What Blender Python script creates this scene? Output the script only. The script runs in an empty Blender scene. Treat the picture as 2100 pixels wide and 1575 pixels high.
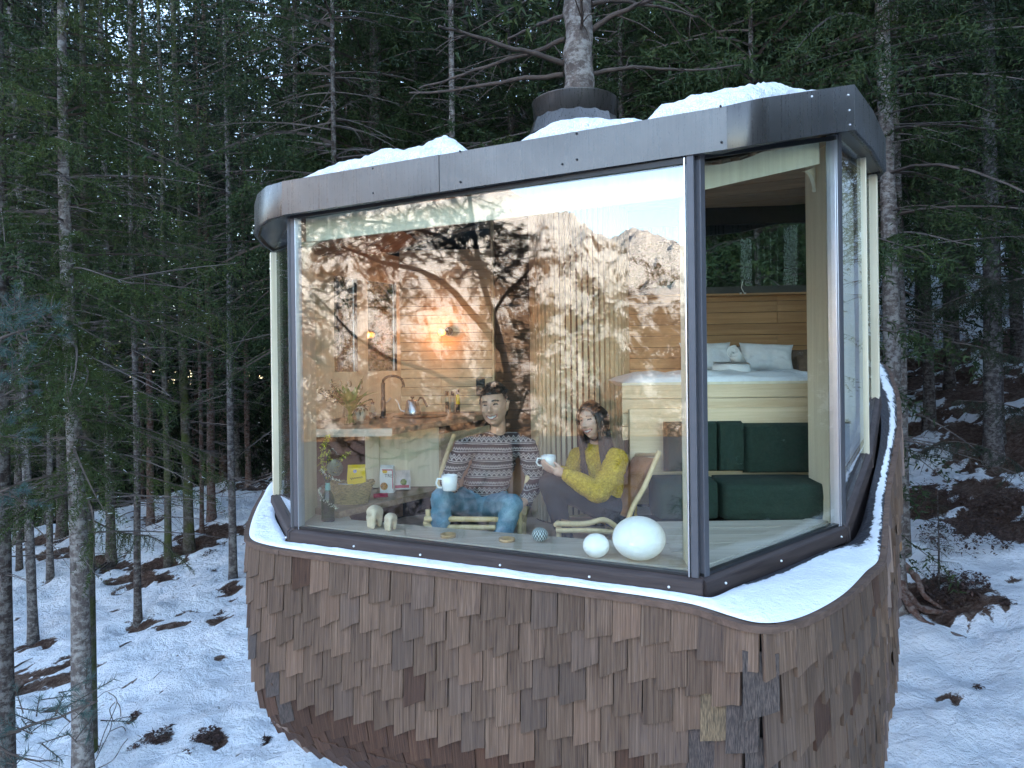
import bpy, bmesh, math, random
import numpy as np
from mathutils import Vector, Matrix, noise as mnoise
R = math.radians
sc = bpy.context.scene
COL = sc.collection

# ------------------------------------------------------------------ camera, sky, sun, exposure
F, CX, HV, ROLL, H0 = 1450.0, 1050.0, 745.0, 0.012, 6.0
cam = bpy.data.cameras.new('camera')
cam.sensor_width = 36.0
cam.lens = F / 2100 * 36
cam.shift_y = (HV - 787.5) / 2100
cam.clip_start, cam.clip_end = 0.05, 9000
camo = bpy.data.objects.new('camera', cam)
cr, sr = math.cos(ROLL), math.sin(ROLL)
camo.matrix_world = Matrix(((cr, sr, 0, 0), (0, 0, -1, 0), (-sr, cr, 0, H0), (0, 0, 0, 1)))
COL.objects.link(camo); sc.camera = camo

SUN_AZ, SUN_EL = R(74), R(16)          # from +Y towards +X
world = bpy.data.worlds.new('World'); sc.world = world; world.use_nodes = True
wn = world.node_tree; wn.nodes.clear()
sky = wn.nodes.new('ShaderNodeTexSky'); sky.sky_type = 'NISHITA'; sky.sun_disc = False
sky.sun_elevation, sky.sun_rotation = SUN_EL, SUN_AZ
sky.altitude, sky.air_density, sky.dust_density, sky.ozone_density = 200, 1.0, 0.2, 1.3
bg = wn.nodes.new('ShaderNodeBackground'); bg.inputs['Strength'].default_value = 0.15
wo = wn.nodes.new('ShaderNodeOutputWorld')
hs = wn.nodes.new('ShaderNodeHueSaturation'); hs.inputs['Saturation'].default_value = 0.88
wn.links.new(sky.outputs[0], hs.inputs['Color']); wn.links.new(hs.outputs[0], bg.inputs[0]); wn.links.new(bg.outputs[0], wo.inputs[0])
sl = bpy.data.lights.new('sun', 'SUN'); sl.energy = 4.8; sl.angle = R(0.53); sl.color = (1.0, 0.80, 0.58)
so = bpy.data.objects.new('sun', sl)
sd = Vector((math.sin(SUN_AZ) * math.cos(SUN_EL), math.cos(SUN_AZ) * math.cos(SUN_EL), math.sin(SUN_EL)))
so.rotation_euler = sd.to_track_quat('Z', 'Y').to_euler(); so.location = (0, 0, 60); COL.objects.link(so)
sc.view_settings.view_transform = 'Standard'; sc.view_settings.look = 'None'
sc.view_settings.gamma = 1.0; sc.view_settings.use_curve_mapping = False
sc.view_settings.exposure = 3.38
cy = sc.cycles
cy.max_bounces = 7; cy.diffuse_bounces = 5; cy.glossy_bounces = 4; cy.transmission_bounces = 5
cy.transparent_max_bounces = 8; cy.caustics_reflective = False; cy.caustics_refractive = False
cy.use_denoising = True; cy.sample_clamp_indirect = 6.0
sc.render.use_persistent_data = False

# ------------------------------------------------------------------ geometry helpers
def U(u, v, Y):
    d, e = u - CX, HV - v
    return Vector(((d + e * ROLL) / F * Y, Y, (e - ROLL * d) / F * Y + H0))
def V3(x, y, z): return Vector((x, y, z + H0))       # z measured from eye level

def mesh_np(name, V, Fc, mats=None, midx=None, smooth=False):
    V = np.asarray(V, dtype=np.float32); Fc = np.asarray(Fc, dtype=np.int32)
    me = bpy.data.meshes.new(name); n, k = Fc.shape
    me.vertices.add(len(V)); me.vertices.foreach_set('co', V.ravel())
    me.loops.add(n * k); me.loops.foreach_set('vertex_index', Fc.ravel())
    me.polygons.add(n); me.polygons.foreach_set('loop_start', np.arange(0, n * k, k, dtype=np.int32))
    me.polygons.foreach_set('loop_total', np.full(n, k, dtype=np.int32))
    for m in (mats or []): me.materials.append(m)
    if midx is not None: me.polygons.foreach_set('material_index', np.asarray(midx, dtype=np.int32))
    if smooth: me.polygons.foreach_set('use_smooth', np.ones(n, dtype=bool))
    me.update(calc_edges=True)
    return me

class MB:
    def __init__(s): s.v = []; s.f = []; s.m = []; s.sm = []
    def add(s, vs, fs, m=0, smooth=False):
        o = len(s.v); s.v += [tuple(p) for p in vs]
        for f in fs: s.f.append([i + o for i in f]); s.m.append(m); s.sm.append(smooth)
    def box(s, c, size, rz=0, m=0, M=None):
        hx, hy, hz = size[0] / 2, size[1] / 2, size[2] / 2
        vs = [Vector((x, y, z)) for x in (-hx, hx) for y in (-hy, hy) for z in (-hz, hz)]
        if M is None: M = Matrix.Rotation(rz, 3, 'Z')
        vs = [M @ p + Vector(c) for p in vs]
        s.add(vs, [(0, 1, 3, 2), (4, 6, 7, 5), (0, 4, 5, 1), (2, 3, 7, 6), (0, 2, 6, 4), (1, 5, 7, 3)], m)
    def prism(s, pts, z0, z1, m=0):           # polygon (ccw) extruded; z0/z1 numbers or lists
        n = len(pts)
        a = z0 if isinstance(z0, (list, tuple)) else [z0] * n
        b = z1 if isinstance(z1, (list, tuple)) else [z1] * n
        vs = [(p[0], p[1], a[i]) for i, p in enumerate(pts)] + [(p[0], p[1], b[i]) for i, p in enumerate(pts)]
        s.add(vs, [tuple(range(n - 1, -1, -1)), tuple(range(n, 2 * n))] + [(i, (i + 1) % n, n + (i + 1) % n, n + i) for i in range(n)], m)
    def wall(s, A, B, za, zb, zta, ztb, t, side=1, m=0):   # vertical slab along A->B, thickness t to the `side`
        A = Vector((A[0], A[1])); B = Vector((B[0], B[1])); d = (B - A).normalized(); nn = Vector((-d.y, d.x)) * side * t
        vs = [(A.x, A.y, za), (B.x, B.y, zb), (B.x + nn.x, B.y + nn.y, zb), (A.x + nn.x, A.y + nn.y, za),
              (A.x, A.y, zta), (B.x, B.y, ztb), (B.x + nn.x, B.y + nn.y, ztb), (A.x + nn.x, A.y + nn.y, zta)]
        s.add(vs, [(3, 2, 1, 0), (4, 5, 6, 7), (0, 1, 5, 4), (1, 2, 6, 5), (2, 3, 7, 6), (3, 0, 4, 7)], m)
    def tube(s, pts, rad, n=8, m=0, cap=True, smooth=True):
        pts = [Vector(p) for p in pts]; k = len(pts)
        rr = rad if isinstance(rad, (list, tuple)) else [rad] * k
        up = Vector((0, 0, 1)); rings = []; T0 = (pts[1] - pts[0]).normalized()
        X = T0.cross(up)
        if X.length < 1e-3: X = Vector((1, 0, 0))
        X.normalize()
        for i, p in enumerate(pts):
            T = (pts[min(i + 1, k - 1)] - pts[max(i - 1, 0)]).normalized()
            X = (X - T * X.dot(T)).normalized(); Yv = T.cross(X)
            rings.append([p + (X * math.cos(a) + Yv * math.sin(a)) * rr[i] for a in [2 * math.pi * j / n for j in range(n)]])
        vs = [q for r_ in rings for q in r_]; fs = []
        for i in range(k - 1):
            for j in range(n): fs.append((i * n + j, i * n + (j + 1) % n, (i + 1) * n + (j + 1) % n, (i + 1) * n + j))
        s.add(vs, fs, m, smooth)
        if cap:
            s.add(rings[0], [tuple(range(n - 1, -1, -1))], m); s.add(rings[-1], [tuple(range(n))], m)
    def lathe(s, prof, c=(0, 0, 0), n=24, m=0, smooth=True, ax=None):
        c = Vector(c); vs = []; fs = []
        for (r_, z) in prof:
            for j in range(n):
                a = 2 * math.pi * j / n; p = Vector((r_ * math.cos(a), r_ * math.sin(a), z))
                if ax is not None: p = ax @ p
                vs.append(p + c)
        for i in range(len(prof) - 1):
            for j in range(n): fs.append((i * n + j, i * n + (j + 1) % n, (i + 1) * n + (j + 1) % n, (i + 1) * n + j))
        s.add(vs, fs, m, smooth)
    def mesh(s, name, mats):
        me = bpy.data.meshes.new(name); me.from_pydata(s.v, [], s.f)
        for mm in (mats if isinstance(mats, (list, tuple)) else [mats]): me.materials.append(mm)
        me.polygons.foreach_set('material_index', s.m); me.polygons.foreach_set('use_smooth', s.sm); me.update()
        return me
    def build(s, name, mats, parent=None, origin=None, **kw):
        if origin is not None: s.v = [(p[0] - origin[0], p[1] - origin[1], p[2] - origin[2]) for p in s.v]
        return obj(name, s.mesh(name, mats), parent, loc=origin, **kw)

def obj(name, me, parent=None, loc=None, label=None, cat=None, group=None, kind=None):
    o = bpy.data.objects.new(name, me); COL.objects.link(o)
    if loc is not None: o.location = loc
    if parent is not None: o.parent = parent
    if label: o['label'] = label
    if cat: o['category'] = cat
    if group: o['group'] = group
    if kind: o['kind'] = kind
    return o
def thing(name, label, cat, loc=(0, 0, 0), group=None, kind=None):
    o = obj(name, None, None, None, label, cat, group, kind); o.location = loc; return o
def bevel(o, w=0.004, seg=2, ang=40):
    b = o.modifiers.new('bevel', 'BEVEL'); b.width = w; b.segments = seg; b.limit_method = 'ANGLE'; b.angle_limit = R(ang); return o

# ------------------------------------------------------------------ material helpers
class NT:
    def __init__(s, name):
        s.m = bpy.data.materials.new(name); s.m.use_nodes = True; s.t = s.m.node_tree; s.t.nodes.clear()
        s.out = s.t.nodes.new('ShaderNodeOutputMaterial')
    def n(s, ty, **kw):
        x = s.t.nodes.new('ShaderNode' + ty)
        for k, v in kw.items():
            if k in x.inputs.keys() if isinstance(k, str) else False: pass
            setattr(x, k, v)
        return x
    def l(s, a, b): s.t.links.new(a, b)
    def val(s, sock, v):
        if hasattr(v, 'is_output'): s.l(v, sock)
        else: sock.default_value = v
    def math(s, op, a, b=None, c=None, clamp=False):
        x = s.n('Math', operation=op); x.use_clamp = clamp
        s.val(x.inputs[0], a)
        if b is not None: s.val(x.inputs[1], b)
        if c is not None: s.val(x.inputs[2], c)
        return x.outputs[0]
    def mix(s, f, a, b, bt='MIX'):
        x = s.n('MixRGB', blend_type=bt); s.val(x.inputs[0], f)
        for i, q in ((1, a), (2, b)):
            if hasattr(q, 'is_output'): s.l(q, x.inputs[i])
            else: x.inputs[i].default_value = tuple(q)[:3] + (1,)
        return x.outputs[0]
    def ramp(s, f, stops):
        x = s.n('ValToRGB'); s.l(f, x.inputs[0]); e = x.color_ramp.elements
        while len(e) < len(stops): e.new(0.5)
        for el, (p, c) in zip(e, stops):
            el.position = p; el.color = (tuple(c)[:3] + (1,)) if isinstance(c, (tuple, list)) else (c, c, c, 1)
        return x.outputs[0]
    def coord(s, kind='Object', scale=(1, 1, 1), rnd=False, rot=(0, 0, 0)):
        tc = s.n('TexCoord'); src = tc.outputs[kind]
        if rnd:
            oi = s.n('ObjectInfo'); mul = s.n('VectorMath', operation='SCALE'); cb = s.n('CombineXYZ')
            for i in range(3): s.l(s.math('MULTIPLY', oi.outputs['Random'], (37.0, 91.0, 53.0)[i]), cb.inputs[i])
            ad = s.n('VectorMath', operation='ADD'); s.l(src, ad.inputs[0]); s.l(cb.outputs[0], ad.inputs[1]); src = ad.outputs[0]
        mp = s.n('Mapping'); mp.inputs['Scale'].default_value = scale; mp.inputs['Rotation'].default_value = rot
        s.l(src, mp.inputs[0]); return mp.outputs[0]
    def noise(s, vec, scale=5, detail=4, rough=0.5, dist=0.0):
        x = s.n('TexNoise'); s.l(vec, x.inputs['Vector']); x.inputs['Scale'].default_value = scale
        x.inputs['Detail'].default_value = detail; x.inputs['Roughness'].default_value = rough; x.inputs['Distortion'].default_value = dist
        return x.outputs['Fac']
    def bump(s, h, strength=0.3, dist=0.01):
        x = s.n('Bump'); x.inputs['Strength'].default_value = strength; x.inputs['Distance'].default_value = dist
        s.l(h, x.inputs['Height']); return x.outputs[0]
    def pbsdf(s, col, rough=0.6, metal=0.0, normal=None, spec=0.5, **kw):
        b = s.n('BsdfPrincipled')
        if hasattr(col, 'is_output'): s.l(col, b.inputs['Base Color'])
        else: b.inputs['Base Color'].default_value = tuple(col)[:3] + (1,)
        s.val(b.inputs['Roughness'], rough); b.inputs['Metallic'].default_value = metal
        b.inputs['Specular IOR Level'].default_value = spec
        if normal is not None: s.l(normal, b.inputs['Normal'])
        for k, v in kw.items(): s.val(b.inputs[k.replace('_', ' ')], v)
        s.l(b.outputs[0], s.out.inputs[0]); return b

def plain(name, col, rough=0.5, metal=0.0, var=0.15, nscale=20, bump=0.0, spec=0.5, rnd=True, hv=0.0, **kw):
    t = NT(name); c = t.coord(rnd=rnd); f = t.noise(c, nscale, 4, 0.6)
    a = tuple(x * (1 - var) for x in col); b = tuple(min(1, x * (1 + var)) for x in col)
    colr = t.ramp(f, [(0.3, a), (0.7, b)])
    t.pbsdf(colr, rough, metal, t.bump(f, bump, 0.01) if bump else None, spec, **kw); return t.m

def wood(name, c1, c2, axis=0, rough=0.55, scale=1.0, var=0.25, grain=1.0, spec=0.3, knots=0.0, kcol=None):
    # long streaks along `axis`, each object its own cut
    t = NT(name); sc_ = [14.0 * scale] * 3; sc_[axis] = 0.9 * scale
    c = t.coord(scale=tuple(sc_), rnd=True); f = t.noise(c, 2.2, 6, 0.62, 0.6)
    sc2 = [60.0 * scale] * 3; sc2[axis] = 2.0 * scale
    g = t.noise(t.coord(scale=tuple(sc2), rnd=True), 2.0, 3, 0.6)
    oi = t.n('ObjectInfo')
    col = t.ramp(f, [(0.28, c1), (0.72, c2)])
    br = t.math('ADD', t.math('MULTIPLY', oi.outputs['Random'], var), 1 - var / 2)
    br = t.math('MULTIPLY', br, t.math('ADD', t.math('MULTIPLY', g, 0.36 * grain), 1 - 0.18 * grain))
    col = t.mix(1.0, col, br, 'MULTIPLY')
    if knots:
        v = t.n('TexVoronoi', feature='F1'); sk = [5.0 * scale] * 3; sk[axis] = 2.4 * scale
        t.l(t.coord(scale=tuple(sk), rnd=True), v.inputs['Vector']); v.inputs['Scale'].default_value = 1.0
        k = t.ramp(t.math('ADD', v.outputs['Distance'], t.math('MULTIPLY', g, 0.08)), [(0.08, 1.0), (0.24, 0.0)])
        col = t.mix(t.math('MULTIPLY', k, knots), col, kcol or tuple(x * 0.3 for x in c1))
    t.pbsdf(col, rough, 0, t.bump(g, 0.25 * grain, 0.004), spec); return t.m

M = {}
M['snow_thin'] = None
def snow_mat(name, sparkle=0.0, dirt=0.0):
    t = NT(name); c = t.coord('Object'); f = t.noise(c, 3.0, 6, 0.62); g = t.noise(c, 26.0, 4, 0.6); h = t.noise(c, 9.0, 5, 0.7, 0.3)
    col = t.ramp(f, [(0.3, (0.80, 0.84, 0.88)), (0.7, (0.90, 0.91, 0.92))])
    ht = t.math('ADD', t.math('MULTIPLY', h, 1.6), t.math('MULTIPLY', g, 0.6))
    t.pbsdf(col, 0.65, 0, t.bump(ht, 1.0, 0.07), 0.25, Subsurface_Weight=0.0); return t.m
M['snow'] = snow_mat('snow')

# snow that thins out to dark wet boards (ledge on the weather side)
def ledge_snow():
    t = NT('ledge_snow_patchy'); c = t.coord('Object'); f = t.noise(c, 30.0, 6, 0.7); g = t.noise(c, 4, 3, .5)
    at = t.n('Attribute', attribute_name='cover')
    k = t.math('ADD', at.outputs['Fac'], t.math('MULTIPLY', t.math('SUBTRACT', f, 0.5), 1.5))
    k = t.math('ADD', k, t.math('MULTIPLY', t.math('SUBTRACT', g, 0.5), 0.5))
    msk = t.ramp(k, [(0.42, 0.0), (0.55, 1.0)])
    col = t.mix(msk, (0.035, 0.034, 0.040), (0.84, 0.87, 0.91))
    sp = t.ramp(t.noise(c, 75, 3, .8), [(.70, 0.0), (.76, .75)]); col = t.mix(sp, col, (.16, .12, .10))
    t.pbsdf(col, t.math('ADD', t.math('MULTIPLY', msk, 0.25), 0.45), 0, t.bump(t.math('ADD', f, msk), 0.9, 0.02), 0.3); return t.m
M['ledge_snow'] = ledge_snow()

def shingle_mat(name, tint=(1, 1, 1)):
    t = NT(name); oi = t.n('ObjectInfo')
    c = t.coord(scale=(9, 9, 1.1), rnd=True); f = t.noise(c, 2.2, 6, 0.62, 0.9)
    g = t.noise(t.coord(scale=(70, 70, 3), rnd=True), 2.0, 4, 0.65)
    big = t.noise(t.coord('Object', scale=(3, 3, 3), rnd=True), 2.5, 5, 0.7, 1.2)
    col = t.ramp(f, [(0.25, (0.042, 0.024, 0.016)), (0.5, (0.112, 0.070, 0.047)), (0.78, (0.215, 0.148, 0.106))])
    col = t.mix(t.ramp(big, [(0.52, 0.0), (0.75, 0.6)]), col, (0.085, 0.062, 0.060))
    # knots
    v = t.n('TexVoronoi', feature='F1'); t.l(t.coord(scale=(6, 6, 4.0), rnd=True), v.inputs['Vector']); v.inputs['Scale'].default_value = 1.0
    k = t.ramp(t.math('ADD', v.outputs['Distance'], t.math('MULTIPLY', t.math('SUBTRACT', g, 0.5), 0.2)), [(0.05, 0.9), (0.16, 0.35), (0.32, 0.0)])
    col = t.mix(k, col, (0.045, 0.026, 0.022))
    r = oi.outputs['Random']
    r2 = t.math('FRACT', t.math('MULTIPLY', r, 17.3)); r3 = t.math('FRACT', t.math('MULTIPLY', r, 71.7))
    col = t.mix(1.0, col, t.math('ADD', t.math('MULTIPLY', r2, 0.42), 0.80), 'MULTIPLY')
    col = t.mix(t.math('MULTIPLY', t.math('GREATER_THAN', r3, 0.95), 0.22), col, (0.20, 0.115, 0.075))
    col = t.mix(t.math('MULTIPLY', t.math('LESS_THAN', r3, 0.16), 0.3), col, (0.070, 0.055, 0.050))
    col = t.mix(1.0, col, t.math('ADD', t.math('MULTIPLY', g, 0.5), 0.75), 'MULTIPLY')
    # tint over the whole shingle, neutral unless given
    col = t.mix(1.0, col, tint, 'MULTIPLY')
    t.pbsdf(col, 0.72, 0, t.bump(t.math('ADD', g, t.math('MULTIPLY', f, 0.6)), 0.55, 0.004), 0.25); return t.m
M['shingle'] = shingle_mat('shingle_wood')
M['shingle_red'] = shingle_mat('shingle_wood_dark_red', (0.62, 0.50, 0.46))  # darker, redder tint for the inward-tapering rows and a few strays
M['shingle_mould'] = plain('shingle_mouldy', (0.055, 0.040, 0.034), 0.8, var=0.9, nscale=28, bump=0.5)
M['shingle_lichen'] = plain('shingle_lichen', (0.13, 0.090, 0.050), 0.8, var=0.75, nscale=30, bump=0.5)

def fascia_mat():
    t = NT('fascia_metal'); f = t.noise(t.coord('Object'), 2.2, 5, .6); st = t.noise(t.coord('Object', scale=(22, 22, .8)), 3.0, 4, .7); g = t.noise(t.coord('Object'), 90, 3, .7)
    col = t.ramp(t.math('ADD', t.math('MULTIPLY', f, .6), t.math('MULTIPLY', st, .4)), [(.35, (.066, .062, .060)), (.55, (.092, .087, .084)), (.7, (.122, .116, .112))])
    t.pbsdf(col, t.math('ADD', t.math('MULTIPLY', st, .28), t.math('ADD', t.math('MULTIPLY', g, .12), .10)), .55, t.bump(f, .10, .02), .5); return t.m
M['metal'] = fascia_mat()
M['post'] = plain('post_metal', (0.075, 0.075, 0.085), 0.5, 0.2, var=0.06)
M['black'] = plain('black_metal', (0.012, 0.012, 0.014), 0.4, 0.2)
M['rubber'] = plain('black_seal', (0.01, 0.01, 0.011), 0.5)
M['zinc'] = plain('bright_screw', (0.75, 0.75, 0.76), 0.3, 0.6)
M['silver'] = plain('silver_trim', (0.55, 0.56, 0.6), 0.3, 0.8, var=0.05)
M['sillwood'] = wood('dark_sill_wood', (0.028, 0.020, 0.019), (0.066, 0.050, 0.047), 0, 0.6, 1.0)
M['rimwood'] = wood('rim_wood', (0.070, 0.042, 0.030), (0.15, 0.095, 0.070), 0, 0.7, 1.0)
M['ply'] = wood('birch_plywood', (0.60, 0.53, 0.38), (0.78, 0.71, 0.54), 2, 0.5, 0.5, var=0.06, grain=0.35)
M['bench'] = wood('pale_bench_wood', (0.40, 0.33, 0.26), (0.58, 0.50, 0.41), 0, 0.45, 0.8, var=0.15, grain=0.6)
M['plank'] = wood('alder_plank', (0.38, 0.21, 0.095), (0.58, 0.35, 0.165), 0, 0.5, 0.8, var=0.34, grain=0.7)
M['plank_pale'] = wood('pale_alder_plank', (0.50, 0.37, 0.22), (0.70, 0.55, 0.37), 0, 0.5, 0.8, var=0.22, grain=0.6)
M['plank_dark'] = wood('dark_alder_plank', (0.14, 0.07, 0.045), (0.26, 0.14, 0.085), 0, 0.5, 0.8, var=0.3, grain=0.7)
M['ceil'] = wood('ceiling_plank', (0.26, 0.16, 0.10), (0.42, 0.27, 0.17), 0, 0.5, 0.8, var=0.3, grain=0.7)
M['slat'] = wood('pale_slat', (0.55, 0.45, 0.28), (0.74, 0.64, 0.45), 2, 0.5, 0.8, var=0.15, grain=0.5)
M['slatback'] = plain('slat_backing', (0.03, 0.022, 0.016), 0.8)
M['counter'] = wood('counter_wood', (0.22, 0.14, 0.09), (0.40, 0.28, 0.19), 0, 0.35, 0.9, var=0.1)
M['ash'] = wood('chair_ash', (0.52, 0.36, 0.18), (0.74, 0.55, 0.31), 2, 0.4, 0.8, var=0.1, grain=0.4)
M['leather'] = plain('tan_leather', (0.36, 0.17, 0.075), 0.5, var=0.25, nscale=6, bump=0.1)
M['white_paint'] = plain('white_glaze', (0.82, 0.84, 0.82), 0.22, var=0.03)
M['linen'] = plain('white_linen', (0.78, 0.80, 0.82), 0.85, var=0.05, nscale=40, bump=0.15)
M['linen_brown'] = plain('brown_linen', (0.17, 0.12, 0.085), 0.9, var=0.2, nscale=60, bump=0.2)
M['linen_grey'] = plain('grey_linen', (0.52, 0.50, 0.49), 0.9, var=0.08, nscale=50, bump=0.2)
M['wool_green'] = plain('dark_green_wool', (0.009, 0.024, 0.015), 0.95, var=0.35, nscale=90, bump=0.3)
M['dark'] = plain('dark_recess', (0.02, 0.016, 0.015), 0.8)

def schlick(t, f0):
    lw = t.n('LayerWeight'); lw.inputs['Blend'].default_value = 0.5
    return t.math('ADD', t.math('MULTIPLY', t.math('POWER', lw.outputs['Facing'], 5.0), 1 - f0), f0)
def glass_pane(name, f0=0.05, tint=(0.95, 0.98, 0.965), bumpy=True):
    t = NT(name); k = schlick(t, f0)
    g = t.n('BsdfGlossy'); g.inputs['Roughness'].default_value = 0.0; g.inputs['Color'].default_value = (0.97, 0.98, 1, 1)
    tr = t.n('BsdfTransparent'); tr.inputs['Color'].default_value = tint + (1,)
    nb = t.bump(t.noise(t.coord('Object'), 1.1, 2, 0.5), 0.02, 0.02); 
    if bumpy: t.l(nb, g.inputs['Normal'])
    mx = t.n('MixShader'); t.l(k, mx.inputs[0]); t.l(tr.outputs[0], mx.inputs[1]); t.l(g.outputs[0], mx.inputs[2])
    t.l(mx.outputs[0], t.out.inputs[0]); return t.m
M['pane'] = glass_pane('coated_window_glass', 0.095)
M['pane_clear'] = glass_pane('clear_window_glass', 0.005, bumpy=False)
def clear_glass(name, col=(1, 1, 1), rough=0.0, alpha=0.25):
    t = NT(name); k = schlick(t, .06)
    g = t.n('BsdfGlossy'); g.inputs['Roughness'].default_value = rough + 0.03
    tr = t.n('BsdfTransparent'); tr.inputs['Color'].default_value = tuple(col) + (1,)
    mx = t.n('MixShader'); t.l(k, mx.inputs[0]); t.l(tr.outputs[0], mx.inputs[1]); t.l(g.outputs[0], mx.inputs[2])
    t.l(mx.outputs[0], t.out.inputs[0]); return t.m
M['clear'] = clear_glass('clear_glass', (0.9, 0.94, 0.92)); M['bottle'] = clear_glass('green_bottle_glass', (0.22, 0.42, 0.10))

def bark(name, c1, c2, lich=0.0, moss=0.0):
    t = NT(name); c = t.coord('Object', scale=(1, 1, 0.35), rnd=True); f = t.noise(c, 16, 6, 0.7, 0.4); g = t.noise(t.coord('Object', rnd=True), 2.2, 4, 0.6)
    sp = t.noise(t.coord('Object', scale=(1, 1, 1.6), rnd=True), 9, 5, 0.75)
    col = t.ramp(f, [(0.3, c1), (0.7, c2)])
    if lich: col = t.mix(t.math('MULTIPLY', t.ramp(sp, [(0.46, 0.0), (0.58, 1.0)]), lich), col, (0.42, 0.40, 0.37))
    if moss: col = t.mix(t.math('MULTIPLY', t.ramp(g, [(0.45, 0.0), (0.6, 1.0)]), moss), col, (0.06, 0.075, 0.015))
    t.pbsdf(col, 0.9, 0, t.bump(t.math('ADD', f, sp), 0.9, 0.03), 0.15); return t.m
M['bark'] = bark('spruce_bark', (0.032, 0.024, 0.021), (0.088, 0.068, 0.060), 0.3)
M['bark_pale'] = bark('spruce_bark_pale', (0.065, 0.051, 0.046), (0.175, 0.145, 0.13), 0.55)
M['bark_red'] = bark('spruce_bark_reddish', (0.065, 0.034, 0.026), (0.15, 0.085, 0.065), 0.25)
M['bark_grey'] = bark('spruce_bark_grey', (0.042, 0.035, 0.033), (0.115, 0.097, 0.093), 0.4)
M['bark_mossy'] = bark('spruce_bark_mossy', (0.04, 0.032, 0.024), (0.095, 0.08, 0.062), 0.2, 0.8)
M['twig'] = plain('dead_twig', (0.11, 0.088, 0.078), 0.9, var=0.4, nscale=3)
M['limb'] = plain('limb_bark', (0.062, 0.045, 0.037), 0.9, var=0.4, nscale=9, bump=0.3)
def needles(name, a, b, c3, rough=0.6):
    t = NT(name); c = t.coord('Object', rnd=True); f = t.noise(c, 1.1, 3, 0.6); g = t.noise(c, 9.0, 3, 0.6)
    col = t.ramp(t.math('ADD', t.math('MULTIPLY', f, 0.6), t.math('MULTIPLY', g, 0.4)), [(0.3, a), (0.52, b), (0.72, c3)])
    bs = t.pbsdf(col, rough, 0, None, 0.25)
    tl = t.n('BsdfTranslucent'); t.l(col, tl.inputs[0]); mx = t.n('MixShader'); mx.inputs[0].default_value = 0.22
    t.l(bs.outputs[0], mx.inputs[1]); t.l(tl.outputs[0], mx.inputs[2]); t.l(mx.outputs[0], t.out.inputs[0]); return t.m
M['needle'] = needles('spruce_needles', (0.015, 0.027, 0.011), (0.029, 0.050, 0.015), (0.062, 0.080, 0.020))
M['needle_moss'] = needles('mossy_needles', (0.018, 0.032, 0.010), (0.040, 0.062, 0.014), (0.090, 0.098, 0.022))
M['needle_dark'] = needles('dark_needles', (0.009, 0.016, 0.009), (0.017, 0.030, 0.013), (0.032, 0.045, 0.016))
M['needle_blue'] = needles('pine_needles', (0.028, 0.055, 0.050), (0.055, 0.10, 0.090), (0.10, 0.15, 0.13))
# ------------------------------------------------------------------ numpy noise
_rng = np.random.default_rng(7); _perm = _rng.permutation(256); _perm = np.concatenate([_perm, _perm, _perm])
_ga = _rng.random(256) * 2 * np.pi
def perlin(x, y):
    x = np.asarray(x, float); y = np.asarray(y, float)
    xi = np.floor(x).astype(int); yi = np.floor(y).astype(int); xf = x - xi; yf = y - yi
    u = xf * xf * xf * (xf * (xf * 6 - 15) + 10); v = yf * yf * yf * (yf * (yf * 6 - 15) + 10)
    def g(ix, iy, fx, fy):
        a = _ga[_perm[_perm[ix & 255] + (iy & 255)]]; return np.cos(a) * fx + np.sin(a) * fy
    n00 = g(xi, yi, xf, yf); n10 = g(xi + 1, yi, xf - 1, yf); n01 = g(xi, yi + 1, xf, yf - 1); n11 = g(xi + 1, yi + 1, xf - 1, yf - 1)
    return (n00 * (1 - u) + n10 * u) * (1 - v) + (n01 * (1 - u) + n11 * u) * v
def fbm(x, y, o=5, g=0.5, ridged=False):
    s = 0; a = 1.0; f = 1.0
    for i in range(o):
        n = perlin(x * f + 17.3 * i, y * f - 9.1 * i)
        s = s + a * ((0.5 - np.abs(n)) if ridged else n); a *= g; f *= 2.03
    return s
def sstep(a, b, x):
    t = np.clip((np.asarray(x, float) - a) / (b - a), 0, 1); return t * t * (3 - 2 * t)

# ------------------------------------------------------------------ terrain (heights from eye level)
def ground_base(x, y):
    x = np.asarray(x, float); y = np.asarray(y, float)
    z = -5.46 + 0.13 * x + 0.08 * np.clip(y, -200, 200)
    s = np.maximum(0, x + 0.4 * y - 10)
    z = z + np.where(s < 50, 0.042 * s ** 1.5, 0.042 * 50 ** 1.5 + 0.445 * (s - 50))
    t = np.maximum(0, -0.5 * x + 0.85 * y - 30); z = z - 14 * (1 - np.exp(-t * 0.25 / 14))
    q = np.maximum(0, -0.70 * x - 0.72 * y - 3); z = z - 0.30 * q
    z = np.where(z > 160, 160 + (z - 160) * 0.1, z)
    return np.clip(z, -135, 400)
def ground(x, y):
    x = np.asarray(x, float); y = np.asarray(y, float)
    r = np.sqrt(x * x + y * y)
    n = 0.30 * fbm(x / 7, y / 7, 3) + 0.17 * fbm(x / 1.6, y / 1.6, 4) + 0.085 * fbm(x / 0.5, y / 0.42, 4, .6)
    n = n + sstep(80, 400, r) * 12 * fbm(x / 90, y / 90, 4)
    return ground_base(x, y) + n
def hit(u, v):
    Y = np.arange(3, 90, 0.04); d = u - CX; e = HV - v
    x = (d + e * ROLL) / F * Y; z = (e - ROLL * d) / F * Y
    k = np.argmax(z < ground(x, Y)); k = k if k else len(Y) - 1
    return float(x[k]), float(Y[k]), float(z[k])

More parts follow.
